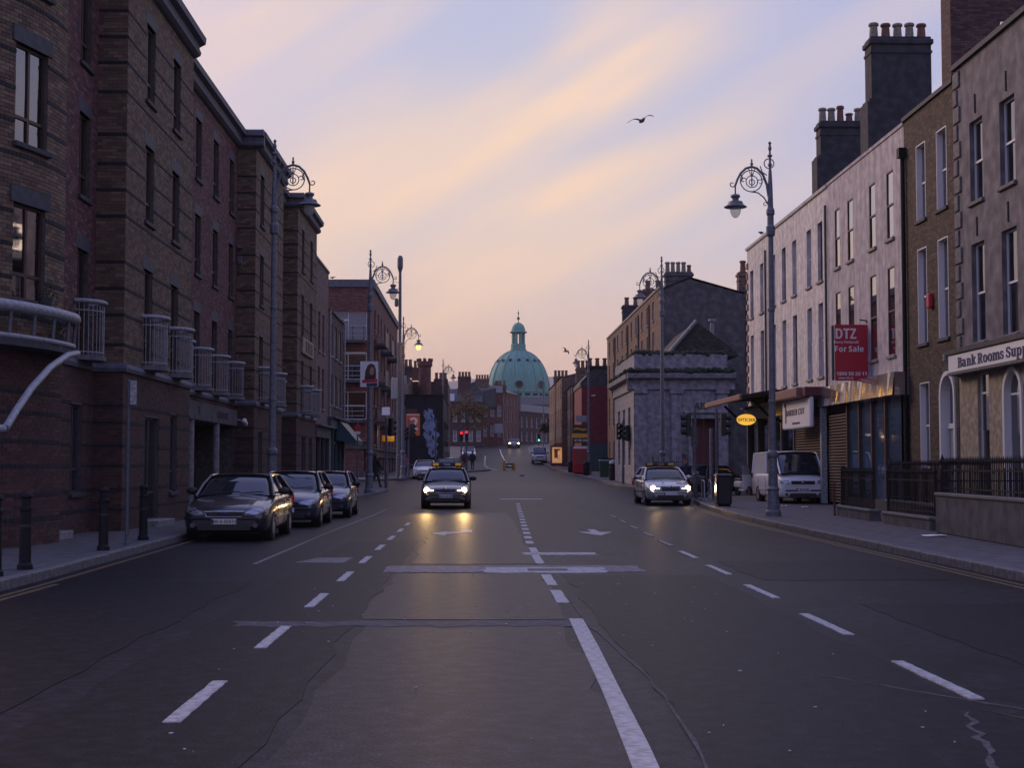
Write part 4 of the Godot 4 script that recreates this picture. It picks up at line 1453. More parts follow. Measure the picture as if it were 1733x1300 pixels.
func build_right() -> void:
	# ---- white stucco terrace
	var t := thing("white_terrace", "pale stucco terrace with tall narrow windows and small dormers on the roof", "building")
	var F := face("R", 13.0, 54.4, 71.0)
	var wins := []
	for c in [[69.4, 70.2], [66.9, 67.7], [64.2, 65.0], [62.0, 62.8], [59.9, 60.7], [57.2, 58.0], [55.3, 56.1]]:
		wins.append([c[0], c[1], 8.6, 10.85]); wins.append([c[0], c[1], 4.95, 7.75])
	var b := MB.new()
	plane_wall(b, F, 4.3, 12.0, holes_of(F, wins), 0.22)
	put(b, "wall", mat("stucco_white"), t)
	var k := 0
	for w in wins:
		window(t, F, w, "sash", "frame_white" if k % 3 else "frame_dark", "curtain", "pale_stone")
		k += 1
	var FE := slant(Vector2(13.0, 71.0), Vector2(14.0, 71.0))
	mass(t, "end_wall", "render_grey", 13.05, 22, 70.8, 71.0, 0, 11.9)
	mass(t, "rear_wall", "soot", 13.4, 21, 54.6, 70.7, 0, 11.6)
	ledge(t, "coping", "stucco_white", F, [Vector2(-0.25, 11.96), Vector2(0.07, 11.96), Vector2(0.1, 12.06), Vector2(-0.25, 12.12)])
	mass(t, "roof", "slate", 13.3, 21, 54.5, 70.9, 11.5, 11.9)
	dormer(t, 14.6, 66.5, 11.9, 1.1, 0.9, true)
	dormer(t, 14.6, 63.2, 11.9, 1.3, 1.0, false)
	dormer(t, 14.6, 59.8, 11.9, 1.3, 0.9, false)
	chimney(t, "render_dark", 14.45, 16.35, 61.6, 62.4, 11.5, 16.1, [[0.62, 0.16, 0], [0.62, 0.16, 0], [0.72, 0.15, 1], [0.4, 0.15, 1], [0.62, 0.16, 0]], 14.6)
	for d in [66.15, 54.55]:
		var pb := MB.new()
		pb.tube([Vector3(12.93, 4.3, -d), Vector3(12.93, 11.3, -d)], 0.05, -1, 6)
		put(pb, "downpipe", mat("frame_dark"), t)
	# quoin strip at the far corner
	for q in 14:
		var qb := MB.new()
		qb.rbox(Vector3(12.98, 4.7 + q * 0.5, -70.85), Vector3(0.08, 0.3, 0.4 if q % 2 else 0.26), 0.02)
		put(qb, "quoin", mat("salmon"), t)
	# ground floor of the white terrace: dark shopfront, recess and shutters
	shopfront(t, face("R", 12.95, 60.0, 70.6), 0.2, 4.3, "navy", "frame_dark", 4)
	var FS := face("R", 12.95, 54.4, 60.0)
	var sb := MB.new()
	for q in 30:
		sb.tube([Vector3(12.9, 0.35 + q * 0.105, -59.8), Vector3(12.9, 0.35 + q * 0.105, -54.6)], 0.045, -1, 6)
	put(sb, "roller_shutter", mat("rust"), t)
	mass(t, "shutter_box", "soot", 12.96, 13.3, 54.4, 60.0, 0.1, 4.3)
	# canopy with curved copper edge, brackets
	var cb := MB.new()
	var rows := []
	for q in 7:
		var s := q / 6.0
		var x := lerpf(13.0, 10.9, s)
		var y := 4.75 - 0.28 * s * s
		rows.append([Vector3(x, y, -70.5), Vector3(x, y + 0.03, -66), Vector3(x, y, -61.0)])
	cb.grid(rows)
	var rows2 := []
	for r in rows: rows2.append([r[0] - Vector3(0, 0.12, 0), r[1] - Vector3(0, 0.12, 0), r[2] - Vector3(0, 0.12, 0)])
	cb.grid(rows2)
	for r in [[0, 0], [0, 2]]:
		for q in 6: cb.quad(rows[q][r[1]], rows[q + 1][r[1]], rows2[q + 1][r[1]], rows2[q][r[1]])
	var can := put(cb, "canopy", mat("soot"), t)
	var eb := MB.new()
	eb.rbox(Vector3(10.88, 4.42, -65.75), Vector3(0.14, 0.24, 9.5), 0.03)
	put(eb, "canopy_edge", mat("salmon"), can)
	for d in [69.5, 62.5]:
		var bb := MB.new()
		bb.tube([Vector3(12.95, 3.4, -d), Vector3(12.3, 3.7, -d), Vector3(11.6, 4.38, -d)], 0.06, -1, 6)
		bb.ball(Vector3(12.5, 3.6, -d), Vector3(0.12, 0.16, 0.12), 8)
		put(bb, "bracket", mat("iron_black"), can)
	# second, boxed canopy in salmon
	var sc := MB.new()
	sc.rbox(Vector3(12.35, 4.3, -56.7), Vector3(1.2, 0.36, 4.6), 0.03)
	put(sc, "box_canopy", mat("salmon"), t)
	var se := MB.new()
	se.rbox(Vector3(12.45, 4.3, -54.1), Vector3(1.0, 0.34, 0.5), 0.02)
	put(se, "box_canopy_end", mat("maroon"), t)
	# ---- mauve stucco pair
	t = thing("mauve_terrace", "streaked mauve grey stucco house pair above the wavy steel fascia", "building")
	F = face("R", 13.0, 44.5, 54.4)
	wins = []
	for c in [[52.6, 53.35], [50.7, 51.5], [47.8, 48.6], [45.7, 46.5]]:
		wins.append([c[0], c[1], 8.75, 10.9]); wins.append([c[0], c[1], 5.05, 7.85])
	b = MB.new()
	plane_wall(b, F, 4.35, 12.05, holes_of(F, wins), 0.09)
	put(b, "wall", mat("stucco_mauve"), t)
	for w in wins: window(t, F, w, "flush", "rust", "glass_bright", "pale_stone")
	mass(t, "rear_wall", "soot", 13.3, 21, 44.7, 54.3, 0, 11.6)
	mass(t, "roof", "slate", 13.3, 21, 44.6, 54.3, 11.5, 11.9)
	ledge(t, "coping", "stucco_mauve", F, [Vector2(-0.25, 12.0), Vector2(0.04, 12.0), Vector2(0.05, 12.1), Vector2(-0.25, 12.14)])
	chimney(t, "render_dark", 14.6, 16.85, 54.0, 54.9, 11.5, 17.5, [[0.62, 0.17, 0], [0.6, 0.17, 1], [0.6, 0.17, 0], [0.62, 0.17, 0], [0.6, 0.17, 1]], 15.1)
	# wavy steel fascia
	var fb := MB.new()
	var wr := RandomNumberGenerator.new()
	wr.seed = 12
	var wn := noise(33, 0.9, 2)
	rows = []
	for q in 61:
		var d := lerpf(54.3, 44.3, q / 60.0)
		var row := []
		for y in 6:
			var yy := lerpf(3.72, 4.42, y / 5.0)
			row.append(Vector3(12.47 + 0.11 * (yy - 3.72) + 0.013 * wn.get_noise_2d(d * 2.2, yy * 0.5), yy, -d))
		rows.append(row)
	fb.grid(rows)
	fb.quad(Vector3(12.57, 4.42, -54.3), Vector3(12.55, 4.42, -44.3), Vector3(13, 4.42, -44.3), Vector3(13, 4.42, -54.3))
	fb.quad(Vector3(13, 3.72, -54.3), Vector3(13, 3.72, -44.3), Vector3(12.55, 3.72, -44.3), Vector3(12.55, 3.72, -54.3))
	fb.quad(Vector3(12.55, 3.72, -44.3), Vector3(13, 3.72, -44.3), Vector3(13, 4.42, -44.3), Vector3(12.55, 4.42, -44.3))
	put(fb, "steel_fascia", mat("steel"), t)
	# glazing with brown mullions, roller shutter beside it
	for q in [[44.5, 46.0], [46.0, 47.6], [47.6, 49.2], [49.2, 50.8]]:
		var gb := MB.new()
		gb.quad(Vector3(12.8, 0.5, -q[1]), Vector3(12.8, 0.5, -q[0]), Vector3(12.8, 3.72, -q[0]), Vector3(12.8, 3.72, -q[1]))
		put(gb, "shop_pane", mat("glass_shop"), t)
		var mb := MB.new()
		mb.box(Vector3(12.76, 2.1, -q[1]), Vector3(0.12, 3.2, 0.12))
		put(mb, "mullion", mat("rust"), t)
	mass(t, "stall_riser", "frame_dark", 12.72, 13.0, 44.4, 50.8, 0.1, 0.5)
	sb = MB.new()
	for q in 30: sb.tube([Vector3(12.75, 0.3 + q * 0.105, -53.4), Vector3(12.75, 0.3 + q * 0.105, -50.9)], 0.045, -1, 6)
	put(sb, "roller_shutter", mat("rust"), t)
	var pb2 := MB.new()
	pb2.box(Vector3(12.6, 1.95, -53.8), Vector3(0.2, 3.5, 0.25))
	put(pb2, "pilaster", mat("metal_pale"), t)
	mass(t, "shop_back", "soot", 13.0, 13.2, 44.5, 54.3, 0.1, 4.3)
	# ---- dark brick house
	t = thing("dark_brick_house", "dark brown brick house with deep white window reveals and arched doorway", "building")
	F = face("R", 13.0, 39.7, 44.5)
	wins = [[42.35, 43.25, 8.8, 11.05], [40.4, 41.3, 8.8, 11.05], [42.35, 43.25, 5.15, 7.95], [40.4, 41.3, 5.15, 7.95], [42.3, 43.2, 1.5, 4.0]]
	var door := [40.0, 41.2, 0.3, 4.3]
	var hs := holes_of(F, wins + [door])
	b = MB.new()
	plane_wall(b, F, 0.1, 12.1, hs, 0.12)
	put(b, "wall", mat("mortar"), t)
	var br := MB.new()
	bricks(br, F, 0.15, 12.05, hs, [], DKB, DARKB, 500)
	put(br, "brickwork", mat("bricks"), t).set_meta("kind", "stuff")
	for w in wins:
		var o := window(t, F, w, "sash", "frame_white", "glass", "sill_stone")
		var rv := MB.new()   # painted plaster reveal
		var ww: float = w[1] - w[0]
		var hh: float = w[3] - w[2]
		for s in [-1, 1]: rv.box(Vector3(s * (ww / 2 - 0.012), hh / 2, -0.055), Vector3(0.03, hh, 0.14))
		rv.box(Vector3(0, hh - 0.012, -0.055), Vector3(ww - 0.06, 0.03, 0.14))
		put(rv, "reveal", mat("frame_white"), o)
	mass(t, "rear_wall", "soot", 13.35, 21, 39.9, 44.3, 0, 11.7)
	mass(t, "roof", "slate", 13.3, 21, 39.8, 44.4, 11.6, 11.9)
	ledge(t, "coping", "sill_stone", F, [Vector2(-0.25, 12.08), Vector2(0.08, 12.08), Vector2(0.08, 12.2), Vector2(-0.25, 12.24)])
	chimney(t, "brick_far_dark", 14.3, 17.4, 43.9, 44.8, 11.5, 16.6, [[0.6, 0.17, 1], [0.6, 0.17, 0], [0.6, 0.17, 1], [0.6, 0.17, 0]])
	arch_door(t, F, 40.6, 1.15, 0.3, 4.1)
	var dp := MB.new()
	dp.tube([Vector3(12.9, 0.3, -44.35), Vector3(12.9, 11.0, -44.35)], 0.07, -1, 6)
	dp.box(Vector3(12.88, 11.1, -44.35), Vector3(0.24, 0.3, 0.26))
	put(dp, "downpipe", mat("iron_black"), t)
	var ab := MB.new()
	ab.rbox(Vector3(12.92, 6.3, -41.9), Vector3(0.14, 0.42, 0.26), 0.03)
	put(ab, "alarm_box", mat("red_sign"), t)
	# ---- grey stucco house with quoins and a shopfront
	t = thing("grey_stucco_house", "grey stucco house with quoins above a white lettered shopfront", "building")
	F = face("R", 13.0, 27.0, 39.7)
	wins = []
	for c in [[37.5, 38.5], [35.2, 36.25], [32.6, 33.6], [30.0, 31.0]]:
		wins.append([c[0], c[1], 8.5, 10.65]); wins.append([c[0], c[1], 4.8, 7.4])
	b = MB.new()
	plane_wall(b, F, 4.6, 12.4, holes_of(F, wins), 0.24)
	put(b, "wall", mat("stucco_grey"), t)
	for w in wins: window(t, F, w, "sash", "frame_white", "glass", "quoin")
	mass(t, "rear_wall", "soot", 13.4, 21, 27.2, 39.5, 0, 11.7)
	ledge(t, "coping", "sill_stone", F, [Vector2(-0.25, 12.36), Vector2(0.1, 12.36), Vector2(0.1, 12.5), Vector2(-0.25, 12.54)])
	for w in wins:   # keystone cracks stand for drip mouldings
		var kb := MB.new()
		kb.box(Vector3(12.985, w[3] + 0.42, -(w[0] + w[1]) / 2), Vector3(0.05, 0.5, 0.05))
		put(kb, "keystone", mat("sill_stone"), t)
	for q in 16:
		var qb := MB.new()
		var l := 0.5 if q % 2 else 0.3
		qb.rbox(Vector3(12.985, 4.85 + q * 0.48, -39.69 + l / 2), Vector3(0.08, 0.43, l), 0.02)
		put(qb, "quoin", mat("quoin"), t)
	var db := MB.new()
	db.prism(PackedVector2Array([Vector2(-0.7, 0), Vector2(0.7, 0), Vector2(0.7, 0.9), Vector2(0, 1.5), Vector2(-0.7, 0.9)]), -1.0, 1.0, Transform3D(Basis(Vector3(0, 0, -1), Vector3.UP, Vector3(1, 0, 0)), Vector3(15.0, 12.0, -38.8)))
	put(db, "dormer", mat("frame_white"), t)
	# shopfront
	var shop := MB.new()
	var dr := [[37.3, 38.15, 1.0, 4.0], [35.0, 36.1, 0.3, 4.0], [31.0, 33.0, 1.0, 4.0]]
	var FB := face("R", 12.98, 27.0, 39.6)
	plane_wall(shop, FB, 0.1, 4.05, holes_of(FB, dr), 0.3)
	put(shop, "shop_wall", mat("cream"), t)
	for w in dr:
		if w[1] - w[0] != 1.1: window(t, FB, w, "shop", "frame_white", "glass", "quoin")
	arch_door(t, FB, 35.55, 1.1, 0.3, 3.9)
	var fs := MB.new()
	fs.rbox(Vector3(12.82, 4.3, -33.25), Vector3(0.3, 0.46, 12.6), 0.015)
	put(fs, "fascia", mat("white_sign"), t)
	ledge(t, "fascia_cornice", "pale_stone", FB, [Vector2(0.0, 4.53), Vector2(0.36, 4.56), Vector2(0.42, 4.66), Vector2(0.0, 4.72)])
	ledge(t, "fascia_foot", "quoin", FB, [Vector2(0.0, 3.98), Vector2(0.34, 4.0), Vector2(0.34, 4.06), Vector2(0.0, 4.06)])
	var rs := Basis(Vector3(0, 0, 1), Vector3.UP, Vector3(-1, 0, 0))
	text(t, "lettering", "Bank Rooms Supply", "ink_blue", Transform3D(rs, Vector3(12.66, 4.29, -36.0)), 0.26, 1.6, true)
	var lamp_b := MB.new()
	lamp_b.rbox(Vector3(12.7, 4.5, -39.75), Vector3(0.2, 0.2, 0.16), 0.02)
	put(lamp_b, "corbel", mat("pale_stone"), t)
	bank()
	right_terrace()

func arch_door(t: Node, F: Dictionary, d: float, w: float, y0: float, y1: float) -> void:
	var m := at_u(F, to_u(F, d))
	var xf := Transform3D(Basis(m[1], Vector3.UP, m[2]), m[0])
	var b := MB.new()
	var ys := y1 - w / 2
	var outer := []
	var inner := []
	outer.append(Vector2(-w / 2 - 0.1, y0)); inner.append(Vector2(-w / 2 + 0.02, y0))
	for k in 13:
		var a := PI - PI * k / 12
		outer.append(Vector2(cos(a) * (w / 2 + 0.1), ys + sin(a) * (w / 2 + 0.1)))
		inner.append(Vector2(cos(a) * (w / 2 - 0.02), ys + sin(a) * (w / 2 - 0.02)))
	outer.append(Vector2(w / 2 + 0.1, y0)); inner.append(Vector2(w / 2 - 0.02, y0))
	var poly := PackedVector2Array(outer)
	inner.reverse()
	poly.append_array(PackedVector2Array(inner))
	b.prism(poly, -0.3, 0.06)
	var o := put(b, "door_surround", mat("frame_white"), t, xf)
	var db := MB.new()
	db.box(Vector3(0, (y0 + 2.6) / 2, -0.2), Vector3(w - 0.2, 2.6 - y0, 0.06))
	put(db, "door", mat("metal_pale"), o)
	var tb := MB.new()
	tb.box(Vector3(0, 2.68, -0.18), Vector3(w - 0.1, 0.14, 0.12))
	put(tb, "transom", mat("frame_white"), o)
	var fp := PackedVector2Array()
	fp.append(Vector2(-w / 2 + 0.03, 2.75)); fp.append(Vector2(w / 2 - 0.03, 2.75))
	for k in 13:
		var a := PI * k / 12
		fp.append(Vector2(cos(a) * (w / 2 - 0.03), ys + sin(a) * (w / 2 - 0.03)))
	var fb := MB.new()
	fb.prism(fp, -0.24, -0.22)
	put(fb, "fanlight", mat("glass"), o)
	for s in [-1, 1]:
		var wb := MB.new()   # spandrel filling between the arch and the square opening
		var sp := PackedVector2Array([Vector2(s * (w / 2 + 0.12), ys)])
		for k in 7:
			var a := PI / 2 * k / 6
			sp.append(Vector2(s * cos(a) * (w / 2 + 0.05), ys + sin(a) * (w / 2 + 0.05)))
		sp.append(Vector2(0, y1 + 0.28)); sp.append(Vector2(s * (w / 2 + 0.12), y1 + 0.28))
		wb.prism(sp, -0.28, -0.002)
		put(wb, "spandrel", mat("mortar" if F.n.x < 0 and F.o.x > 12.99 else "cream"), o)

func bank() -> void:
	var t := thing("stone_bank", "pale stone bank with mossy cornice, steep mossy gable and maroon double doors", "building")
	var gy := 0.42
	var FC := face("C", 85, 8.95, 14.4)
	var FL := face("R", 8.95, 85, 97)
	var b := MB.new()
	var dh := [[12.3, 13.8, gy, 4.3]]
	plane_wall(b, FC, 0, 6.6, holes_of(FC, dh), 0.5)
	var sw := [[87.0, 88.3, 1.6, 5.0], [90.2, 91.5, 1.6, 5.0], [93.4, 94.7, 1.6, 5.0]]
	plane_wall(b, FL, 0, 6.6, holes_of(FL, sw), 0.35)
	b.box(Vector3(11.68, 7.45, -91), Vector3(5.4, 1.1, 11.9))
	put(b, "wall", mat("stone_bank"), t)
	for w in sw: window(t, FL, w, "sash", "frame_white", "glass_dim", "")
	for x in [9.35, 11.4, 14.05]:   # flat pilasters
		var pb := MB.new()
		pb.rbox(Vector3(x, 3.0, -84.94), Vector3(0.62, 5.4, 0.2), 0.02)
		pb.rbox(Vector3(x, 5.85, -84.9), Vector3(0.78, 0.3, 0.3), 0.02)
		put(pb, "pilaster", mat("stone_bank"), t)
	for y in [1.2, 2.2, 3.2, 4.2]:
		for q in [[9.68, 11.07], [11.73, 12.05]]:
			var jb := MB.new()
			jb.box(Vector3((q[0] + q[1]) / 2, y, -84.995), Vector3(q[1] - q[0], 0.03, 0.02))
			put(jb, "joint", mat("stone_joint"), t)
	ledge(t, "entablature", "stone_bank", FC, [Vector2(0, 5.9), Vector2(0.12, 5.95), Vector2(0.12, 6.5), Vector2(0.45, 6.6), Vector2(0.5, 6.85), Vector2(0, 6.95)], 0.4, 0.4)
	ledge(t, "entablature", "stone_bank", FL, [Vector2(0, 5.9), Vector2(0.12, 5.95), Vector2(0.12, 6.5), Vector2(0.45, 6.6), Vector2(0.5, 6.85), Vector2(0, 6.95)])
	# moss tufts along the ledges
	for q in [[7.0, 0.42, 8.6, 14.7], [8.05, -0.1, 9.0, 14.4]]:
		var mb := MB.new()
		var r := RandomNumberGenerator.new()
		r.seed = int(q[0] * 10)
		for k in 150:
			mb.ball(Vector3(r.randf_range(q[2], q[3]), q[0] + r.randf_range(-0.06, 0.08), -85 + q[1] - r.randf() * 0.5), Vector3(r.randf_range(0.08, 0.26), r.randf_range(0.06, 0.2), r.randf_range(0.08, 0.2)), 6)
		for k in 60:
			mb.ball(Vector3(8.95 - q[1] + r.randf() * 0.4, q[0] + r.randf_range(-0.06, 0.08), -85 - r.randf() * 11), Vector3(0.15, r.randf_range(0.06, 0.18), 0.2), 6)
		put(mb, "moss", mat("moss"), t).set_meta("kind", "stuff")
	# steep gable
	var rb := MB.new()
	var gpoly := PackedVector2Array([Vector2(11.1, 8.0), Vector2(15.3, 8.0), Vector2(15.1, 8.3), Vector2(12.85, 10.0)])
	rb.prism(gpoly, -97.0, -86.4)
	put(rb, "gable_roof", mat("roof_moss"), t)
	var cb := MB.new()
	cb.tube([Vector3(11.0, 8.0, -86.3), Vector3(12.8, 10.08, -86.3)], 0.12, -1, 4)
	put(cb, "gable_coping", mat("pale_stone"), t)
	var pot := MB.new()
	pot.lathe([Vector2(0.12, 0), Vector2(0.12, 1.2), Vector2(0.22, 1.25), Vector2(0.22, 1.4)], 8)
	put(pot, "flue", mat("pale_stone"), t, Transform3D(Basis(), Vector3(13.9, 8.9, -87.5)))
	# doorway
	var db := MB.new()
	for x in [12.67, 13.43]:
		db.box(Vector3(x, 2.3, -85.45), Vector3(0.73, 3.9, 0.08))
	put(db, "double_door", mat("maroon"), t)
	var fb := MB.new()
	for x in [12.18, 13.92]: fb.rbox(Vector3(x, 2.4, -84.9), Vector3(0.24, 4.1, 0.26), 0.02)
	fb.rbox(Vector3(13.05, 4.4, -84.85), Vector3(2.2, 0.3, 0.4), 0.03)
	fb.rbox(Vector3(13.05, 4.63, -84.8), Vector3(2.5, 0.14, 0.55), 0.03)
	put(fb, "door_frame", mat("stone_bank"), t)
	text(t, "lettering", "AIB", "rust", Transform3D(Basis(), Vector3(12.85, 5.0, -84.96)), 0.36)
	for q in [[11.75, 2.1], [14.2, 2.15]]:
		var pl := MB.new()
		pl.lathe([Vector2(0.16, 0), Vector2(0.16, 0.04)], 14, Transform3D(Basis(Vector3.RIGHT, PI / 2), Vector3(q[0], q[1], -84.97)))
		put(pl, "round_plaque", mat("maroon"), t)
	var nb := MB.new()
	nb.rbox(Vector3(12.0, 1.7, -84.9), Vector3(0.3, 0.22, 0.2), 0.02)
	put(nb, "night_safe", mat("frame_dark"), t)
	# yard wall and railing to the right of the bank
	mass(t, "side_wing", "render_grey", 14.4, 22, 85.6, 96, 0, 6.4)

func right_terrace() -> void:
	# Georgian terrace beyond the bank; its rendered end wall rises over the bank roof
	var t := thing("georgian_terrace", "brown brick terrace with rendered end wall and tall chimney stacks behind the bank", "building")
	var gy := 0.7
	var F := face("R", 12.0, 97.2, 137.5)
	var wins := []
	for c in [[100.5, 101.6], [104.0, 105.1], [107.5, 108.6], [111.5, 112.6], [115.0, 116.1], [119.0, 120.1], [122.5, 123.6], [126.5, 127.6], [130.5, 131.6], [134.5, 135.6]]:
		for r in [[1.2, 3.0], [4.4, 7.0], [8.0, 10.0], [10.8, 12.1]]: wins.append([c[0], c[1], r[0] + gy, r[1] + gy])
	var b := MB.new()
	plane_wall(b, F, 0, 13.4, holes_of(F, wins), 0.12)
	put(b, "wall", mat("brick_far_brown"), t)
	var k := 0
	for w in wins:
		window(t, F, w, "sixpane", "frame_white", "glass_dim" if k % 3 else "blind", "pale_stone")
		k += 1
	var e := MB.new()
	e.prism(PackedVector2Array([Vector2(12.25, 0), Vector2(17.6, 0), Vector2(17.6, 12.9), Vector2(14.0, 13.9), Vector2(12.25, 13.2)]), -137.4, -97.2)
	put(e, "end_wall", mat("render_grey"), t)
	var sl := MB.new()
	sl.quad(Vector3(12.1, 13.3, -97.12), Vector3(14.0, 14.05, -97.12), Vector3(14.0, 14.05, -137.5), Vector3(12.1, 13.3, -137.5))
	sl.quad(Vector3(14.0, 14.05, -97.12), Vector3(17.7, 13.0, -97.12), Vector3(17.7, 13.0, -137.5), Vector3(14.0, 14.05, -137.5))
	sl.quad(Vector3(12.0, 0, -97.2), Vector3(12.26, 0, -97.2), Vector3(12.26, 13.3, -97.2), Vector3(12.0, 13.3, -97.2))
	put(sl, "roof", mat("slate"), t)
	ledge(t, "coping", "pale_stone", F, [Vector2(-0.25, 13.3), Vector2(0.08, 13.3), Vector2(0.08, 13.45), Vector2(-0.25, 13.5)])
	chimney(t, "render_grey", 12.4, 14.2, 97.4, 98.2, 13.0, 14.35, [[0.7, 0.15, 0], [0.7, 0.14, 0], [0.7, 0.14, 0], [0.7, 0.15, 0], [0.5, 0.14, 1]])
	chimney(t, "brick_far_brown", 12.6, 14.2, 112.5, 113.4, 13.0, 15.0, [[0.7, 0.2, 1], [0.7, 0.2, 1]])
	chimney(t, "render_dark", 12.5, 14.8, 127.5, 128.4, 13.0, 15.4, [[0.7, 0.2, 1], [0.7, 0.2, 1], [0.7, 0.2, 0]])
	for d in [103.0, 110.0, 118.0, 129.0]:
		var pb := MB.new()
		pb.tube([Vector3(11.92, 0.6, -d), Vector3(11.92, 12.8, -d)], 0.07, -1, 6)
		put(pb, "downpipe", mat("frame_dark"), t)
	window(t, F, [97.7, 98.9, 8.9, 12.3], "flush", "frame_white", "glass_bright", "pale_stone")   # tall sash that mirrors the sky
	# grey house between, with its own stacks
	t = thing("grey_rendered_house", "grey rendered house with crowded chimney pots behind the white terrace", "building")
	mass(t, "wall", "render_grey", 17.72, 21.2, 99, 110, 0, 13.6)
	mass(t, "return_wall", "render_dark", 21.2, 26, 97, 108, 0, 13.0)
	chimney(t, "brick_far_brown", 17.6, 19.0, 99.2, 100.0, 13.0, 14.6, [[0.8, 0.2, 1], [0.8, 0.2, 1]])
	chimney(t, "brick_far_dark", 20.2, 22.2, 101, 102, 13.0, 16.0, [[0.8, 0.2, 0], [0.8, 0.2, 0]])
	chimney(t, "render_dark", 20.8, 22.9, 97.5, 98.4, 12.0, 16.0, [[1.3, 0.26, 1], [1.3, 0.26, 1]])
	var ww := MB.new()
	ww.box(Vector3(21.8, 9.6, -96.97), Vector3(1.3, 3.4, 0.06))
	put(ww, "arched_window", mat("glass"), t)
	# house with the plum painted end wall
	t = thing("plum_end_house", "slate roofed house with a plum red painted end wall and three chimney pots", "building")
	mass(t, "wall", "red_wall", 9.7, 13.0, 139, 149.5, 0.5, 9.0)
	var rb := MB.new()
	rb.prism(PackedVector2Array([Vector2(9.6, 9.0), Vector2(13.1, 9.0), Vector2(13.1, 10.6), Vector2(10.8, 10.6), Vector2(9.6, 9.4)]), -149.5, -139.05)
	put(rb, "roof", mat("slate"), t)
	chimney(t, "soot", 10.2, 13.0, 139.3, 140.2, 10.0, 10.9, [[0.75, 0.2, 1], [0.75, 0.2, 1], [0.75, 0.2, 1], [1.1, 0.16, 0]])
	mass(t, "ground_floor", "teal", 9.65, 13.0, 138.9, 138.99, 0.5, 3.6)

# ================================================================ far street, dome, trees
func house(called: String, label: String, F: Dictionary, y0: float, y1: float, cols: int, rws: Array, wm: String, depth: float, pane := "glass_dim", rise := 1.6, roof_m := "slate", fm := "frame_white", ww := 0.85) -> Node3D:
	# a terrace house or row: windowed front, solid body behind, pitched roof
	var t := thing(called, label, "building")
	var wins := []
	for k in cols:
		var c: float = F.len * (k + 0.5) / cols
		for r in rws:
			if F.side == "R": wins.append([F.b1 - c - ww / 2, F.b1 - c + ww / 2, r[0], r[1]])
			else: wins.append([F.b0 + c - ww / 2, F.b0 + c + ww / 2, r[0], r[1]])
	var b := MB.new()
	plane_wall(b, F, y0, y1, holes_of(F, wins), 0.2)
	var p: Vector3 = F.o - F.n * 0.3
	var q: Vector3 = F.o + F.u * F.len - F.n * 0.3
	var bk: Vector3 = -F.n * depth
	var up := Vector3.UP
	b.hexa([p + up * y0, q + up * y0, q + bk + up * y0, p + bk + up * y0, p + up * y1, q + up * y1, q + bk + up * y1, p + bk + up * y1])
	# returns that close the gap at the two ends
	b.quad(F.o + up * y0, p + up * y0, p + up * y1, F.o + up * y1)
	b.quad(q + up * y0, F.o + F.u * F.len + up * y0, F.o + F.u * F.len + up * y1, q + up * y1)
	put(b, "wall", mat(wm), t)
	for w in wins: window(t, F, w, "far", fm, pane, "pale_stone")
	if rise > 0:
		var rb := MB.new()
		var a: Vector3 = F.o + up * (y1 + 0.02) + F.n * 0.15
		var e: Vector3 = F.o + F.u * F.len + up * (y1 + 0.02) + F.n * 0.15
		var m1: Vector3 = a - F.n * (depth / 2 + 0.2) + up * rise
		var m2: Vector3 = e - F.n * (depth / 2 + 0.2) + up * rise
		rb.quad(a, e, m2, m1)
		rb.quad(m1, m2, e - F.n * (depth + 0.5), a - F.n * (depth + 0.5))
		rb.tri(a, m1, a - F.n * (depth + 0.5)); rb.tri(e, e - F.n * (depth + 0.5), m2)
		put(rb, "roof", mat(roof_m), t)
	else:
		ledge(t, "coping", "pale_stone", F, [Vector2(-0.3, y1 - 0.02), Vector2(0.1, y1 - 0.02), Vector2(0.1, y1 + 0.16), Vector2(-0.3, y1 + 0.16)])
	return t

func stack(t: Node, p: Vector3, w: float, d: float, h: float, n: int, m: String, red := true) -> void:
	var pots := []
	for k in n: pots.append([0.75, minf(0.2, 0.4 * w / n), red])
	chimney(t, m, p.x - w / 2, p.x + w / 2, -p.z - d / 2, -p.z + d / 2, p.y, p.y + h, pots)

func leaves(b: MB, c: Vector3, r: Vector3, n: int, size: float, rr: RandomNumberGenerator) -> void:
	for k in n:
		var d := Vector3(rr.randfn(), rr.randfn(), rr.randfn()).normalized() * pow(rr.randf(), 0.4)
		var p := c + d * r
		var bs := Basis.from_euler(Vector3(rr.randf() * TAU, rr.randf() * TAU, rr.randf() * TAU))
		var s := size * rr.randf_range(0.6, 1.3)
		b.quad(p - bs.x * s, p - bs.y * s * 0.6, p + bs.x * s, p + bs.y * s * 0.6)

func tree(label: String, at: Vector3, h: float, w: float, m: String, seed_: int, n := 2200) -> void:
	var t := thing("tree", label, "tree", at, 0.0, "trees at the far end of the street")
	var rr := RandomNumberGenerator.new()
	rr.seed = seed_
	var tb := MB.new()
	tb.tube([Vector3(0, 0, 0), Vector3(0.05, h * 0.3, 0), Vector3(-0.05, h * 0.6, 0.05), Vector3(0.05, h * 0.9, 0)], 0.16, 0.04, 7)
	var tips := []
	for k in 9:
		var a := rr.randf() * TAU
		var y := h * rr.randf_range(0.3, 0.65)
		var e := Vector3(cos(a) * w * 0.4, y + h * rr.randf_range(0.12, 0.3), sin(a) * w * 0.4)
		tb.tube([Vector3(0, y, 0), Vector3(e.x * 0.5, lerpf(y, e.y, 0.4), e.z * 0.5), e], 0.06, 0.02, 5)
		tips.append(e)
	tips.append(Vector3(0, h * 0.92, 0))
	put(tb, "trunk", mat("bark"), t)
	var cb := MB.new()
	for e in tips: leaves(cb, e, Vector3(w * 0.28, h * 0.13, w * 0.28), n / tips.size(), 0.16, rr)
	put(cb, "crown", mat(m), t)

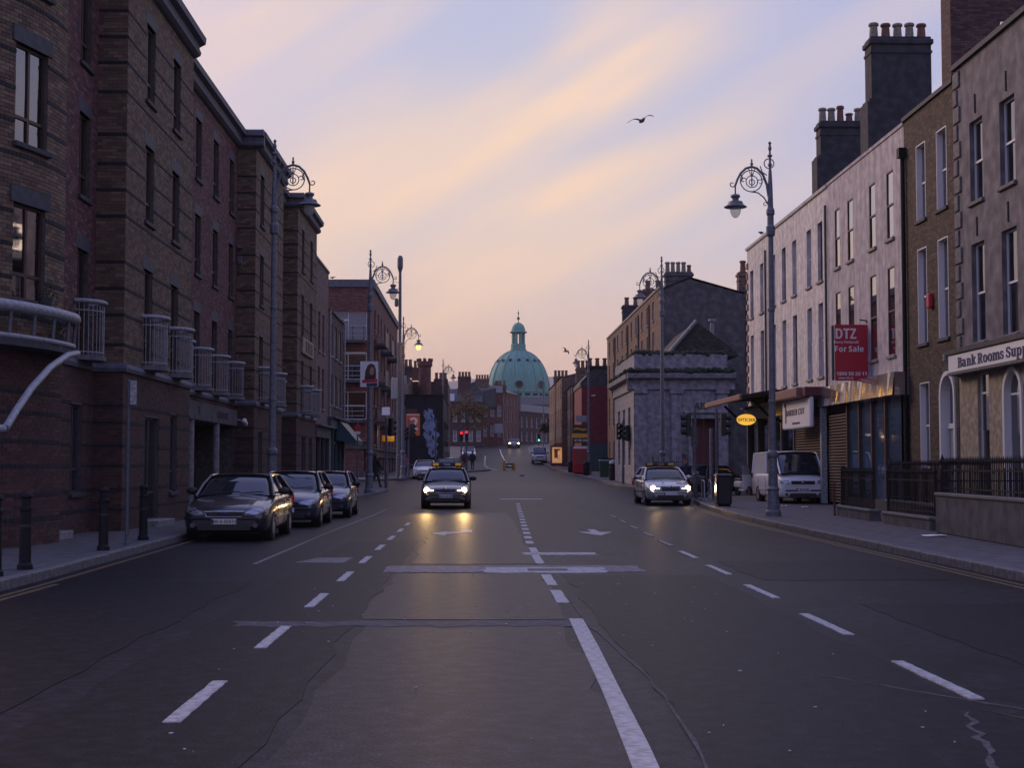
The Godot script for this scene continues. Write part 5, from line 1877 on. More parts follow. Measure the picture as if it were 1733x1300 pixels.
func dome() -> void:
	var t := thing("church_dome", "green copper church dome with ribs, portholes, lantern and finial on the skyline", "dome", Vector3(11.3, 5.3, -420))
	var prof := []
	var R := 8.85
	var H := 11.8
	var y0 := 17.0
	for k in 15:
		var a := PI / 2 * k / 14.0 * 0.88
		prof.append(Vector2(R * pow(cos(a), 0.93), y0 + H * sin(a) / sin(PI / 2 * 0.88)))
	var b := MB.new()
	b.slathe(prof, 48)
	put(b, "shell", mat("copper"), t)
	for k in 16:
		var a := TAU * (k + 0.5) / 16
		var pts := []
		for p in prof: pts.append(Vector3(cos(a) * (p.x + 0.03), p.y, sin(a) * (p.x + 0.03)))
		var rb := MB.new()
		rb.tube(pts, 0.26, 0.14, 6)
		put(rb, "rib", mat("copper"), t)
	for k in 16:
		var a := TAU * k / 16
		var dirv := Vector3(cos(a), 0, sin(a))
		var low := k % 2 == 0
		for q in ([[18.8, 0.95, 0.92]] if low else []) + [[25.7, 0.42, 0.75]]:
			var yy: float = q[0]
			var j := 0
			while j < prof.size() - 2 and prof[j + 1].y < yy: j += 1
			var rad := lerpf(prof[j].x, prof[j + 1].x, (yy - prof[j].y) / (prof[j + 1].y - prof[j].y))
			var slope := Vector2(prof[j + 1].y - prof[j].y, prof[j].x - prof[j + 1].x).normalized()
			var nn := (dirv * slope.x + Vector3.UP * slope.y).normalized()
			var side := Vector3.UP.cross(dirv).normalized()
			var bs := Basis(side, nn, side.cross(nn))
			var pb := MB.new()
			pb.lathe([Vector2(q[1] * 1.25, -0.2), Vector2(q[1] * 1.25, 0.14), Vector2(q[1], 0.18), Vector2(q[1], 0.05)], 16)
			var o := put(pb, "porthole", mat("copper_dark"), t, Transform3D(bs, dirv * rad + Vector3.UP * yy))
			var gb := MB.new()
			gb.lathe([Vector2(0.001, 0.1), Vector2(q[1], 0.1)], 16)
			put(gb, "porthole_glass", mat("brick_far_dark" if low else "glass_dim"), o)
	var db := MB.new()
	db.lathe([Vector2(9.3, 0), Vector2(9.3, 14.6), Vector2(9.7, 14.8), Vector2(9.7, 15.3), Vector2(9.0, 15.5), Vector2(9.0, 16.5), Vector2(9.25, 16.7), Vector2(9.25, 17.0), Vector2(8.8, 17.05)], 32)
	put(db, "drum", mat("copper"), t)
	for k in 24:
		var a := TAU * k / 24
		var wb := MB.new()
		wb.box(Vector3(0, 16.0, 9.0), Vector3(1.5, 0.6, 0.2))
		put(wb, "drum_slot", mat("soot"), t, Transform3D(Basis(Vector3.UP, a), Vector3.ZERO))
	var lb := MB.new()
	lb.lathe([Vector2(2.35, 28.5), Vector2(2.25, 29.3), Vector2(2.1, 29.4), Vector2(2.1, 30.6), Vector2(1.95, 30.7)], 16)
	var lan := put(lb, "lantern", mat("copper"), t)
	for k in 8:
		var a := TAU * (k + 0.5) / 8
		var cb := MB.new()
		cb.box(Vector3(cos(a) * 1.6, 32.3, sin(a) * 1.6), Vector3(0.62, 3.6, 0.62), Basis(Vector3.UP, -a))
		put(cb, "lantern_pier", mat("copper"), lan)
	var tb := MB.new()
	tb.lathe([Vector2(1.95, 33.7), Vector2(2.5, 34.0), Vector2(2.5, 34.2), Vector2(2.1, 34.35)], 16)
	var cap := []
	for k in 9:
		var a := PI / 2 * k / 8.0
		cap.append(Vector2(2.0 * cos(a), 34.35 + 2.55 * sin(a)))
	tb.slathe(cap, 16)
	put(tb, "lantern_cap", mat("copper"), lan)
	var fb := MB.new()
	fb.lathe([Vector2(0.12, 36.8), Vector2(0.1, 37.6), Vector2(0.45, 37.9), Vector2(0.3, 38.4), Vector2(0.08, 38.6), Vector2(0.08, 39.3), Vector2(0.26, 39.5), Vector2(0.06, 40.0), Vector2(0.02, 40.7)], 8)
	put(fb, "finial", mat("rust"), lan)

func build_far() -> void:
	dome()
	# right side beyond the plum wall
	var t := house("narrow_terrace_house", "narrow dark brick terrace house beside the plum painted end wall", face("R", 9.5, 149.7, 158), 0.8, 9.6, 3, [[1.8, 3.6], [4.6, 6.4], [7.2, 8.8]], "brick_far_dark", 6.0, "blind", 1.6)
	stack(t, Vector3(10.8, 9.6, -153), 1.4, 0.8, 2.0, 3, "brick_far_brown")
	t = house("terrace_row", "brown brick terrace row near the crest with pale window reveals", face("R", 8.9, 158.2, 186), 1.2, 11.0, 7, [[2.6, 4.6], [5.8, 7.8], [8.8, 10.4]], "brick_far_brown", 6.0, "blind", 0.8)
	stack(t, Vector3(10.3, 11.0, -184.8), 1.8, 0.8, 1.6, 4, "brick_far_brown")
	# left: black painted gable with the pale mural
	t = thing("black_gable_house", "black painted gable house with a pale blue figure mural beside the far corner", "building")
	mass(t, "wall", "black_wall", -7.4, -3.6, 150, 176, 0.8, 8.6)
	mass(t, "coping", "soot", -7.5, -3.5, 149.9, 176, 8.6, 8.75)
	var mr := RandomNumberGenerator.new()
	mr.seed = 9
	var mo := MB.new()   # loose painted figure: head, body, drapery
	for q in [[-5.05, 6.6, 0.55, 0.75], [-5.0, 5.6, 0.75, 0.7], [-4.85, 4.6, 0.85, 0.7], [-4.7, 3.7, 0.6, 0.8], [-4.6, 2.9, 0.5, 0.5]]:
		var poly := PackedVector2Array()
		for k in 16:
			var a := TAU * k / 16
			var j := mr.randf_range(0.75, 1.1)
			poly.append(Vector2(q[0] + cos(a) * q[2] * j, q[1] + sin(a) * q[3] * j))
		mo.prism(poly, -149.985 + q[1] * 0.001, -149.97 + q[1] * 0.001)
	var mural := put(mo, "mural", mat("mural"), t)
	for k in 34:   # brush strokes: darker hair and folds, paler highlights
		var st := MB.new()
		var x := -5.0 + mr.randf_range(-0.5, 0.5) * (1.0 if k < 12 else 0.8)
		var y := mr.randf_range(5.9, 7.1) if k < 12 else mr.randf_range(2.8, 5.9)
		x += (6.0 - y) * 0.08
		var l := mr.randf_range(0.25, 0.7)
		var w := mr.randf_range(0.05, 0.14)
		var a := mr.randf_range(-0.5, 0.5) + (1.4 if k % 5 == 0 else 0.0)
		var dv := Vector3(sin(a), cos(a), 0)
		var sv := Vector3(cos(a), -sin(a), 0)
		var c := Vector3(x, y, -149.955 + k * 0.0006)
		st.quad(c - dv * l * 0.5 - sv * w * 0.3, c - dv * l * 0.2 + sv * w, c + dv * l * 0.5 + sv * w * 0.2, c + dv * l * 0.1 - sv * w)
		put(st, "brush_stroke", mat(["navy", "blind", "mural_mid"][k % 3]), mural)
	var FL := face("L", -3.58, 151, 175)
	for k in 6:
		var wb := MB.new()
		wb.box(Vector3(-3.56, 4.6, -153.5 - 4 * k), Vector3(0.06, 3.2, 1.4))
		put(wb, "tall_window", mat("glass_dim"), t)
	# brick house with battlemented stack behind it
	t = thing("battlement_house", "dark brick house with a battlemented round tower on the left skyline", "building")
	mass(t, "wall", "brick_far_dark", -9.6, -3.6, 172, 186, 1.5, 11.3)
	mass(t, "wing", "brick_far_dark", -12.0, -7.6, 160, 172, 1.0, 11.2)
	var tw := MB.new()
	tw.lathe([Vector2(0.72, 9.0), Vector2(0.72, 12.8), Vector2(0.88, 13.0), Vector2(0.88, 13.5)], 14)
	put(tw, "tower", mat("brick_far_red"), t, Transform3D(Basis(), Vector3(-6.2, 0, -170)))
	for k in 8:
		var mb := MB.new()
		mb.box(Vector3(0.78 * cos(TAU * k / 8), 13.65, 0.78 * sin(TAU * k / 8)), Vector3(0.32, 0.34, 0.32))
		put(mb, "merlon", mat("brick_far_red"), t, Transform3D(Basis(), Vector3(-6.2, 0, -170)))
	stack(t, Vector3(-8.0, 11.2, -163), 1.4, 0.8, 1.2, 3, "brick_far_dark")
	stack(t, Vector3(-7.2, 11.2, -168), 0.8, 0.8, 1.4, 2, "brick_far_red")
	stack(t, Vector3(-4.6, 11.2, -180), 1.6, 0.8, 0.8, 3, "brick_far_dark")
	# grey and brick houses that close the view at the bend
	t = house("gabled_house", "grey gabled house with a round gable window at the bend", face("C", 226, -5.4, 0.6), 3.5, 11.2, 5, [[5.2, 6.9], [8.2, 9.9]], "brick_far_dark", 8.0, "blind", 2.2, "slate", "frame_white", 0.62)
	stack(t, Vector3(-2.2, 12.0, -229), 2.0, 0.9, 3.2, 4, "brick_far_dark")
	var gb := MB.new()
	gb.prism(PackedVector2Array([Vector2(-2.6, 11.2), Vector2(1.0, 11.2), Vector2(1.0, 12.2), Vector2(-0.6, 14.2), Vector2(-2.6, 12.4)]), -232.0, -228.5)
	put(gb, "gable", mat("render_grey"), t)
	var dw := MB.new()
	dw.box(Vector3(-4.2, 11.9, -226.6), Vector3(1.0, 1.2, 0.8))
	put(dw, "dormer", mat("frame_white"), t)
	t = house("bend_house", "brick house with rendered end wall and broad chimney stack at the bend", face("C", 238, -0.6, 3.9), 4.5, 13.2, 4, [[6.2, 8.0], [9.4, 11.2]], "brick_far_red", 10.0, "blind", 1.4, "slate", "frame_white", 0.55)
	stack(t, Vector3(0.6, 13.2, -243), 2.2, 1.0, 2.4, 5, "brick_far_brown")
	stack(t, Vector3(3.6, 13.0, -246), 2.0, 1.0, 1.8, 3, "brick_far_red", true)
	var eb := MB.new()
	eb.prism(PackedVector2Array([Vector2(-0.2, 10.8), Vector2(2.8, 10.8), Vector2(2.8, 14.0), Vector2(-0.2, 13.4)]), -237.9, -237.4)
	put(eb, "rendered_panel", mat("render_grey"), t)
	t = house("crescent_terrace", "long red brick terrace curving away below the dome", slant(Vector2(3.9, 243), Vector2(7.3, 257)), 4.5, 13.6, 5, [[5.8, 7.8], [8.8, 10.8], [11.6, 13.0]], "brick_far_red", 9.0, "blind", 1.8)
	t = house("low_terrace", "lower brick terrace with grey roofs right under the dome", slant(Vector2(7.1, 256), Vector2(15.6, 275)), 4.5, 10.9, 9, [[5.8, 7.4], [8.2, 10.0]], "brick_far_dark", 6.0, "blind", 1.6)
	t = house("church_front_house", "pale portico house front peeking below the dome", face("C", 330, 9.0, 20.0), 5, 15.0, 6, [[7, 9], [11, 13]], "render_grey", 8.0, "glass_dim", 2.0)
	# houses behind on the left, so that the skyline has depth
	t = house("back_house", "brick back house rising between the corner block and the tower", face("C", 152, -16, -7.6), 0.8, 9.8, 5, [[2.5, 4.2], [5.5, 7.2]], "brick_far_brown", 8.0, "glass_dim", 1.2)
	tree("autumn street tree in front of the red brick houses at the bend", gp(-1.7, 206), 8.2, 5.0, "leaf_autumn", 3)
	tree("dark bushy tree behind the white van near the crest", gp(9.6, 190, 0.1), 4.8, 3.2, "leaf_dark", 5, 1400)

# ================================================================ street furniture
func scroll(c: Vector3, r0: float, r1: float, a0: float, a1: float, n := 14) -> Array:
	var o := []
	for k in n + 1:
		var t := float(k) / n
		var a := lerpf(a0, a1, t)
		var r := lerpf(r0, r1, t)
		o.append(c + Vector3(cos(a) * r, sin(a) * r, 0))
	return o

func lamp_proto(lit: bool) -> Node3D:
	var t := thing("street_lamp", "x", "street lamp", Vector3.ZERO, 0.0, "ornate street lamps along both kerbs")
	var m := mat("lamp_iron")
	var b := MB.new()
	b.lathe([Vector2(0.24, 0), Vector2(0.24, 0.14), Vector2(0.2, 0.2), Vector2(0.17, 0.75), Vector2(0.2, 0.82), Vector2(0.15, 0.9), Vector2(0.13, 1.75), Vector2(0.17, 1.82), Vector2(0.17, 1.92), Vector2(0.11, 2.0), Vector2(0.105, 3.4), Vector2(0.125, 3.42), Vector2(0.125, 3.5), Vector2(0.1, 3.52), Vector2(0.09, 6.2), Vector2(0.11, 6.22), Vector2(0.11, 6.3), Vector2(0.085, 6.32), Vector2(0.08, 8.5), Vector2(0.13, 8.55), Vector2(0.14, 8.8), Vector2(0.1, 8.86), Vector2(0.1, 9.15), Vector2(0.13, 9.2), Vector2(0.13, 9.32), Vector2(0.09, 9.4), Vector2(0.075, 10.0), Vector2(0.05, 10.55)], 14)
	put(b, "column", m, t)
	var f := MB.new()
	f.lathe([Vector2(0.04, 10.5), Vector2(0.035, 10.95), Vector2(0.09, 11.0), Vector2(0.035, 11.05), Vector2(0.03, 11.15), Vector2(0.06, 11.22), Vector2(0.03, 11.34), Vector2(0.055, 11.4), Vector2(0.0, 11.46)], 10)
	f.tube(scroll(Vector3(0.03, 10.76, 0), 0.15, 0.15, 0, TAU, 18), 0.018, -1, 5)
	f.ball(Vector3(0, 10.72, 0), Vector3(0.07, 0.07, 0.07), 8)
	put(f, "finial", m, t)
	# arm: sweeping arc from the column over to the hanger, with rings and scrolls inside
	var a := MB.new()
	a.tube([Vector3(0.05, 9.75, 0), Vector3(0.1, 10.1, 0), Vector3(0.22, 10.42, 0), Vector3(0.4, 10.61, 0), Vector3(0.56, 10.66, 0), Vector3(0.74, 10.61, 0), Vector3(0.9, 10.46, 0), Vector3(1.01, 10.25, 0), Vector3(1.07, 10.08, 0)], 0.042, 0.034, 8)
	a.tube(scroll(Vector3(1.16, 10.12, 0), 0.1, 0.03, PI * 1.05, PI * 2.9, 14), 0.02, 0.014, 5)
	a.lathe([Vector2(0.02, 10.66), Vector2(0.05, 10.76), Vector2(0.02, 10.8), Vector2(0.03, 10.86), Vector2(0.0, 10.92)], 8, Transform3D(Basis(), Vector3(0.56, 0, 0)))
	put(a, "arm", m, t)
	var s := MB.new()
	s.tube(scroll(Vector3(0.58, 10.22, 0), 0.33, 0.33, 0, TAU, 26), 0.018, -1, 5)
	s.tube(scroll(Vector3(0.56, 10.2, 0), 0.18, 0.18, 0, TAU, 20), 0.016, -1, 5)
	s.tube(scroll(Vector3(0.56, 10.18, 0), 0.085, 0.085, 0, TAU, 14), 0.015, -1, 5)
	for x in [-0.08, 0.0, 0.08]: s.tube([Vector3(0.56 + x * 1.3, 10.62, 0), Vector3(0.56 + x * 0.2, 10.36, 0)], 0.014, -1, 5)
	s.tube([Vector3(0.56, 10.5, 0), Vector3(0.56, 10.05, 0)], 0.022, -1, 5)
	s.tube(scroll(Vector3(0.3, 10.18, 0), 0.1, 0.03, -0.2, TAU * 0.9, 14), 0.015, -1, 5)
	s.tube(scroll(Vector3(0.82, 10.24, 0), 0.09, 0.03, PI, -TAU * 0.4, 14), 0.015, -1, 5)
	s.tube([Vector3(0.07, 9.95, 0), Vector3(0.18, 10.25, 0), Vector3(0.28, 10.3, 0)], 0.015, -1, 5)
	s.tube([Vector3(0.06, 9.5, 0), Vector3(0.2, 9.72, 0), Vector3(0.38, 9.86, 0), Vector3(0.58, 9.89, 0)], 0.022, -1, 5)
	s.tube(scroll(Vector3(0.16, 9.5, 0), 0.07, 0.03, PI, -PI, 12), 0.013, -1, 5)
	s.tube([Vector3(0.9, 10.42, 0), Vector3(0.84, 10.3, 0), Vector3(0.92, 10.18, 0)], 0.022, -1, 5)
	s.tube([Vector3(0.1, 10.4, 0), Vector3(0.24, 10.5, 0), Vector3(0.3, 10.68, 0)], 0.018, -1, 5)
	put(s, "scrollwork", m, t)
	var h := MB.new()
	h.tube([Vector3(1.07, 10.1, 0), Vector3(1.07, 9.78, 0)], 0.025, -1, 6)
	h.lathe([Vector2(0.13, 9.7), Vector2(0.15, 9.74), Vector2(0.13, 9.79), Vector2(0.03, 9.82)], 14, Transform3D(Basis(), Vector3(1.07, 0, 0)))
	put(h, "hanger", m, t)
	var c := MB.new()
	c.lathe([Vector2(0.34, 9.40), Vector2(0.35, 9.42), Vector2(0.25, 9.48), Vector2(0.21, 9.58), Vector2(0.1, 9.61), Vector2(0.1, 9.71)], 20, Transform3D(Basis(), Vector3(1.07, 0, 0)))
	put(c, "lamp_hood", m, t)
	var gl := MB.new()
	gl.slathe([Vector2(0.0, 9.07), Vector2(0.06, 9.09), Vector2(0.12, 9.15), Vector2(0.165, 9.27), Vector2(0.175, 9.42)], 16, Transform3D(Basis(), Vector3(1.07, 0, 0)))
	put(gl, "lamp_globe", mat("lamp_glow" if lit else "globe"), t)
	return t

func sign_plate(t: Node, called: String, m: String, c: Vector3, s: Vector3, bs := Basis()) -> MeshInstance3D:
	var b := MB.new()
	b.rbox(c, s, minf(s.x, minf(s.y, s.z)) * 0.3, bs)
	return put(b, called, mat(m), t)

func signal_head(t: Node, y: float, turn: float, off: Vector3, lit := -1) -> void:
	var b := MB.new()
	b.rbox(Vector3(0, 0, 0), Vector3(0.32, 0.95, 0.2), 0.03)
	var bs := Basis(Vector3.UP, turn)
	var o := put(b, "signal_head", mat("trim_black"), t, Transform3D(bs, off + Vector3(0, y, 0)))
	var names := ["red_lit", "amber", "green_lit"]
	for k in 3:
		var v := MB.new()
		v.lathe([Vector2(0.12, 0), Vector2(0.125, 0.2), Vector2(0.115, 0.2), Vector2(0.11, 0)], 12, Transform3D(Basis(Vector3.RIGHT, PI / 2), Vector3(0, 0.3 - 0.3 * k, 0.1)))
		put(v, "visor", mat("trim_black"), o)
		var l := MB.new()
		l.lathe([Vector2(0.1, 0), Vector2(0.1, 0.02)], 12, Transform3D(Basis(Vector3.RIGHT, PI / 2), Vector3(0, 0.3 - 0.3 * k, 0.1)))
		put(l, "signal_lens", mat(names[k] if k == lit else "trim_black"), o)
	if lit >= 0:
		var om := OmniLight3D.new()
		om.light_color = Color(1, 0.1, 0.1) if lit == 0 else Color(0.2, 1, 0.6)
		om.light_energy = 0.12
		om.omni_range = 12.0
		om.omni_attenuation = 2.0
		om.light_size = 0.08
		om.shadow_enabled = true
		o.add_child(om)
		om.position = Vector3(0, 0.3 - 0.3 * lit, 0.36)

func traffic_light(label: String, x: float, d: float, heads: Array, h := 3.7) -> Node3D:
	var t := thing("traffic_light", label, "traffic light", gp(x, d, 0.12), 0.0, "traffic lights at the junction")
	var b := MB.new()
	b.lathe([Vector2(0.09, 0), Vector2(0.09, 1.0), Vector2(0.06, 1.05), Vector2(0.057, h)], 10)
	put(b, "pole", mat("metal_grey"), t)
	for q in heads: signal_head(t, q[0], q[1], q[2], q[3])
	return t

func railing(label: String, pts: Array, y0: float, h: float, gap: float, plinth: float) -> void:
	# spear-topped bars between two rails on a low plinth; pts are (x, D)
	var t := thing("iron_railing", label, "railing", Vector3.ZERO, 0.0, "iron railings in front of the houses")
	var bar := MB.new()
	bar.tube([Vector3(0, 0, 0), Vector3(0, h, 0)], 0.012, -1, 5, false)
	bar.lathe([Vector2(0.012, h - 0.02), Vector2(0.026, h + 0.03), Vector2(0.0, h + 0.14)], 5)
	var bm := bar.mesh()
	var n_bars := 0
	for k in pts.size() - 1:
		var a := gp(pts[k].x, pts[k].y, y0)
		var z := gp(pts[k + 1].x, pts[k + 1].y, y0)
		var u := (z - a)
		var l := u.length()
		var bs := Basis(u / l, Vector3.UP, (u / l).cross(Vector3.UP))
		if plinth > 0:
			var pb := MB.new()
			pb.rbox((a + z) / 2 - Vector3.UP * plinth / 2, Vector3(l + 0.1, plinth, 0.3), 0.02, bs)
			put(pb, "plinth", mat("render_grey"), t)
			var cb := MB.new()
			cb.rbox((a + z) / 2 + Vector3.UP * 0.04, Vector3(l + 0.12, 0.08, 0.36), 0.02, bs)
			put(cb, "plinth_coping", mat("kerb"), t)
		var rb := MB.new()
		for y in [0.18, h - 0.16]: rb.box((a + z) / 2 + Vector3.UP * y, Vector3(l, 0.035, 0.014), bs)
		put(rb, "rail", mat("iron_black"), t)
		var n := int(l / gap)
		for q in n + 1:
			put(bm, "bar", mat("iron_black"), t, Transform3D(Basis(), a + u * q / n))
			n_bars += 1
		var fb := MB.new()
		fb.lathe([Vector2(0.05, 0), Vector2(0.04, 0.1), Vector2(0.035, h), Vector2(0.06, h + 0.05), Vector2(0.0, h + 0.2)], 8)
		put(fb, "standard", mat("iron_black"), t, Transform3D(Basis(), a))

func bollard(label: String, x: float, d: float) -> void:
	var t := thing("bollard", label, "bollard", gp(x, d, 0.12), 0.0, "black iron bollards along the left kerb")
	var b := MB.new()
	b.lathe([Vector2(0.11, 0), Vector2(0.11, 0.06), Vector2(0.085, 0.1), Vector2(0.078, 0.82), Vector2(0.092, 0.84), Vector2(0.092, 0.88), Vector2(0.07, 0.9), Vector2(0.072, 1.0), Vector2(0.095, 1.03), Vector2(0.08, 1.07), Vector2(0.03, 1.1)], 14)
	put(b, "post", mat("iron_black"), t)
	var r := MB.new()
	r.lathe([Vector2(0.088, 0.6), Vector2(0.088, 0.64)], 14)
	put(r, "collar", mat("trim_black"), t)

func pole_sign(called: String, label: String, category: String, x: float, d: float, h: float, r: float, m: String, plates: Array, group := "") -> Node3D:
	var t := thing(called, label, category, gp(x, d, 0.12), 0.0, group)
	var b := MB.new()
	b.lathe([Vector2(r * 1.5, 0), Vector2(r * 1.5, 0.05), Vector2(r, 0.08), Vector2(r * 0.9, h), Vector2(0.0, h + 0.03)], 10)
	put(b, "pole", mat(m), t)
	for p in plates: sign_plate(t, "sign_plate", p[0], Vector3(p[1], p[2], 0.06), Vector3(p[3], p[4], 0.02), Basis(Vector3.UP, p[5] if p.size() > 5 else 0.0))
	return t

func build_props() -> void:
	# ---- lamps
	var L := lamp_proto(false)
	var first := true
	for q in [[-6.25, 45.0, 0, 1.0, "ornate scrolled street lamp behind the parked cars on the left"], [-5.1, 69.4, 0, 1.0, "scrolled street lamp carrying the election poster"], [-3.75, 156.0, 0, 1.0, "scrolled street lamp in front of the black gable house"],
			[8.5, 42.6, PI, 0.955, "ornate scrolled street lamp on the right pavement beside the parked van"], [8.8, 70.6, PI, 0.99, "scrolled street lamp standing in front of the stone bank"], [9.25, 124.0, PI, 0.99, "scrolled street lamp in front of the plum red wall"], [8.6, 196.0, PI, 0.9, "distant scrolled street lamp near the crest on the right"]]:
		var o: Node3D
		if first:
			o = L
			o.set_meta("label", q[4])
			first = false
			o.rotation.y = q[2]
		else: o = copy(L, Vector3.ZERO, q[2], q[4])
		o.position = gp(q[0], q[1], 0.12)
		o.scale = Vector3.ONE * q[3]
	var lit := lamp_proto(true)
	lit.set_meta("label", "glowing scrolled street lamp beyond the tall camera mast")
	lit.position = gp(-5.2, 102, 0.12)
	lit.scale = Vector3.ONE * 0.98
	var om := OmniLight3D.new()
	om.light_color = Color(1.0, 0.72, 0.3)
	om.light_energy = 2.2
	om.omni_range = 40
	om.omni_attenuation = 2.0
	om.light_size = 0.14
	om.shadow_enabled = true
	lit.add_child(om)
	om.position = Vector3(1.07, 9.25, 0)
	# ---- camera mast
	var t := thing("camera_mast", "tall grey camera mast at the far corner of the side street", "mast", gp(-5.55, 104, 0.12))
	var b := MB.new()
	b.lathe([Vector2(0.25, 0), Vector2(0.25, 1.6), Vector2(0.21, 1.65), Vector2(0.19, 9.5), Vector2(0.12, 9.6), Vector2(0.1, 14.5)], 12)
	put(b, "mast", mat("metal_grey"), t)
	b = MB.new()
	b.lathe([Vector2(0.08, 14.5), Vector2(0.2, 14.9), Vector2(0.2, 15.5), Vector2(0.14, 15.7), Vector2(0.0, 15.75)], 12)
	put(b, "camera_housing", mat("metal_grey"), t)
	sign_plate(t, "control_box", "metal_grey", Vector3(-0.25, 12.4, 0), Vector3(0.26, 0.6, 0.25))
	b = MB.new()
	b.tube(scroll(Vector3(-0.32, 13.6, 0), 0.28, 0.28, 0, TAU, 16), 0.012, -1, 4)
	put(b, "cable_loop", mat("iron_black"), t)
	b = MB.new()
	b.tube([Vector3(0.05, 5.9, 0.1), Vector3(0.75, 6.7, 0.1)], 0.03, -1, 6)
	put(b, "bracket_arm", mat("pale_stone"), t)
	sign_plate(t, "cabinet_plate", "metal_pale", Vector3(-0.35, 6.3, 0.1), Vector3(0.5, 1.5, 0.2))
	# ---- bollards and post on the left kerb
	for q in [[-6.42, 18.7, "bollard at the very left edge of the picture"], [-6.42, 19.9, "leftmost whole bollard before the brick block"], [-6.42, 21.2, "bollard standing second beside the white doorstep"], [-6.5, 25.9, "bollard between the blue post and the yellow pier"], [-6.6, 29.4, "bollard just in front of the dark saloon car"]]:
		bollard(q[2], q[0], q[1])
	pole_sign("sign_post", "slim blue grey sign post seen edge on among the bollards", "sign post", -6.5, 27.6, 3.05, 0.035, "pole_blue", [["metal_pale", 0.1, 2.82, 0.12, 0.45]])
	pole_sign("sign_post", "grey pole with small red plate near the narrow brown house", "sign post", -6.0, 73.5, 3.4, 0.04, "metal_grey", [["red_sign", 0.0, 3.1, 0.28, 0.3], ["white_sign", 0.0, 2.85, 0.28, 0.14]])
	# ---- election poster and smaller plates on the second lamp
	t = thing("election_poster", "white election poster with a red haired portrait on the lamp column", "poster", gp(-5.1, 69.4, 0.12) + Vector3(0, 0, 0.2))
	sign_plate(t, "board", "white_sign", Vector3(-0.02, 5.55, 0), Vector3(0.84, 1.2, 0.02), Basis(Vector3.UP, 0.05))
	var pm := {"hair_shape": ["rust", [[-0.24, 5.3], [-0.2, 5.7], [-0.1, 5.95], [0.05, 6.06], [0.22, 5.98], [0.3, 5.75], [0.3, 5.4], [0.25, 5.28], [-0.1, 5.25]]], "face_shape": ["skin", [[0.0, 5.6], [0.02, 5.8], [0.1, 5.9], [0.19, 5.85], [0.22, 5.68], [0.16, 5.53], [0.08, 5.5]]], "shoulder_shape": ["cloth_navy", [[-0.2, 5.22], [-0.1, 5.45], [0.06, 5.5], [0.22, 5.45], [0.32, 5.22]]], "name_strip": ["red_sign", [[-0.34, 5.14], [0.36, 5.18], [0.36, 5.34], [-0.34, 5.28]]], "party_panel": ["ink_blue", [[-0.14, 4.98], [0.36, 4.98], [0.36, 5.15], [-0.14, 5.12]]]}
	var lay := 0.014
	for k in pm:
		var poly := PackedVector2Array()
		for p in pm[k][1]: poly.append(Vector2(p[0], p[1]))
		b = MB.new()
		b.prism(poly, lay, lay + 0.003, Transform3D(Basis(Vector3.UP, 0.05), Vector3.ZERO))
		put(b, k, mat(pm[k][0]), t)
		lay += 0.005
	# ---- traffic lights
	traffic_light("traffic light on the near right corner seen from its side", 8.95, 61.0, [[3.05, -PI / 2, Vector3(-0.28, 0, 0), -1]])
	traffic_light("traffic light in front of the bank's maroon doors", 9.85, 61.0, [[3.05, PI / 2, Vector3(0.28, 0, 0), -1]])
	traffic_light("dark traffic light cluster on the far right corner with yellow push button", 8.5, 87.0, [[3.1, 0.4, Vector3(-0.25, 0, 0), -1], [3.0, -2.0, Vector3(0.3, 0, 0), -1], [2.5, PI / 2, Vector3(0.5, 0.0, 0), -1]])
	traffic_light("traffic light on the left corner next to the walking person", -4.82, 77.5, [[3.2, 2.4, Vector3(0.25, 0, 0), -1]])
	traffic_light("traffic light beside the camera mast", -5.0, 106.0, [[3.4, 2.6, Vector3(0.25, 0, 0), -1], [3.2, 0.9, Vector3(-0.3, 0, 0), -1]], 4.2)
	traffic_light("traffic light showing red at the tip of the far island", -1.65, 142.0, [[3.3, 0.0, Vector3.ZERO, 0]], 3.8)
	traffic_light("second red traffic light just behind the island's first one", -1.15, 143.5, [[3.4, 0.0, Vector3.ZERO, 0]], 3.9)
	traffic_light("traffic light showing green on the right near the crest", 7.5, 184.0, [[2.6, 0.0, Vector3.ZERO, 2]], 3.2)
	# ---- right pavement furniture
	t = thing("litter_bin", "dark upright litter bin at the right kerb catching headlight", "bin", gp(8.55, 51.6, 0.12))
	b = MB.new()
	b.rbox(Vector3(0, 0.55, 0), Vector3(0.52, 1.02, 0.5), 0.06)
	put(b, "casing", mat("trim_black"), t)
	b = MB.new()
	b.rbox(Vector3(0, 1.09, 0), Vector3(0.58, 0.1, 0.56), 0.04)
	put(b, "lid", mat("metal_grey"), t)
	b = MB.new()
	b.rbox(Vector3(-0.265, 0.5, 0.0), Vector3(0.02, 0.8, 0.4), 0.008)
	put(b, "door_panel", mat("chrome"), t)
	b = MB.new()
	b.box(Vector3(0, 0.03, 0), Vector3(0.44, 0.06, 0.42))
	put(b, "base", mat("iron_black"), t)
	for k in 5:   # cycle stands
		b = MB.new()
		b.tube([Vector3(0, 0, 0.35), Vector3(0, 0.7, 0.35), Vector3(0, 0.8, 0.25), Vector3(0, 0.8, -0.25), Vector3(0, 0.7, -0.35), Vector3(0, 0, -0.35)], 0.025, -1, 8)
		var o := solo(b, "cycle_stand", mat("metal_pale"), ["cycle stand nearest the taxi", "cycle stand second from the taxi", "middle cycle stand of the five by the taxi", "cycle stand second from the litter bin", "cycle stand nearest the litter bin"][k], "cycle stand", gp(8.75 + 0.26 * k, 57.6, 0.12), "cycle stands by the right kerb")
	railing("black railing before the bank wall", [Vector2(9.9, 83.9), Vector2(11.6, 84.0)], 0.12, 1.5, 0.3, 0.0)
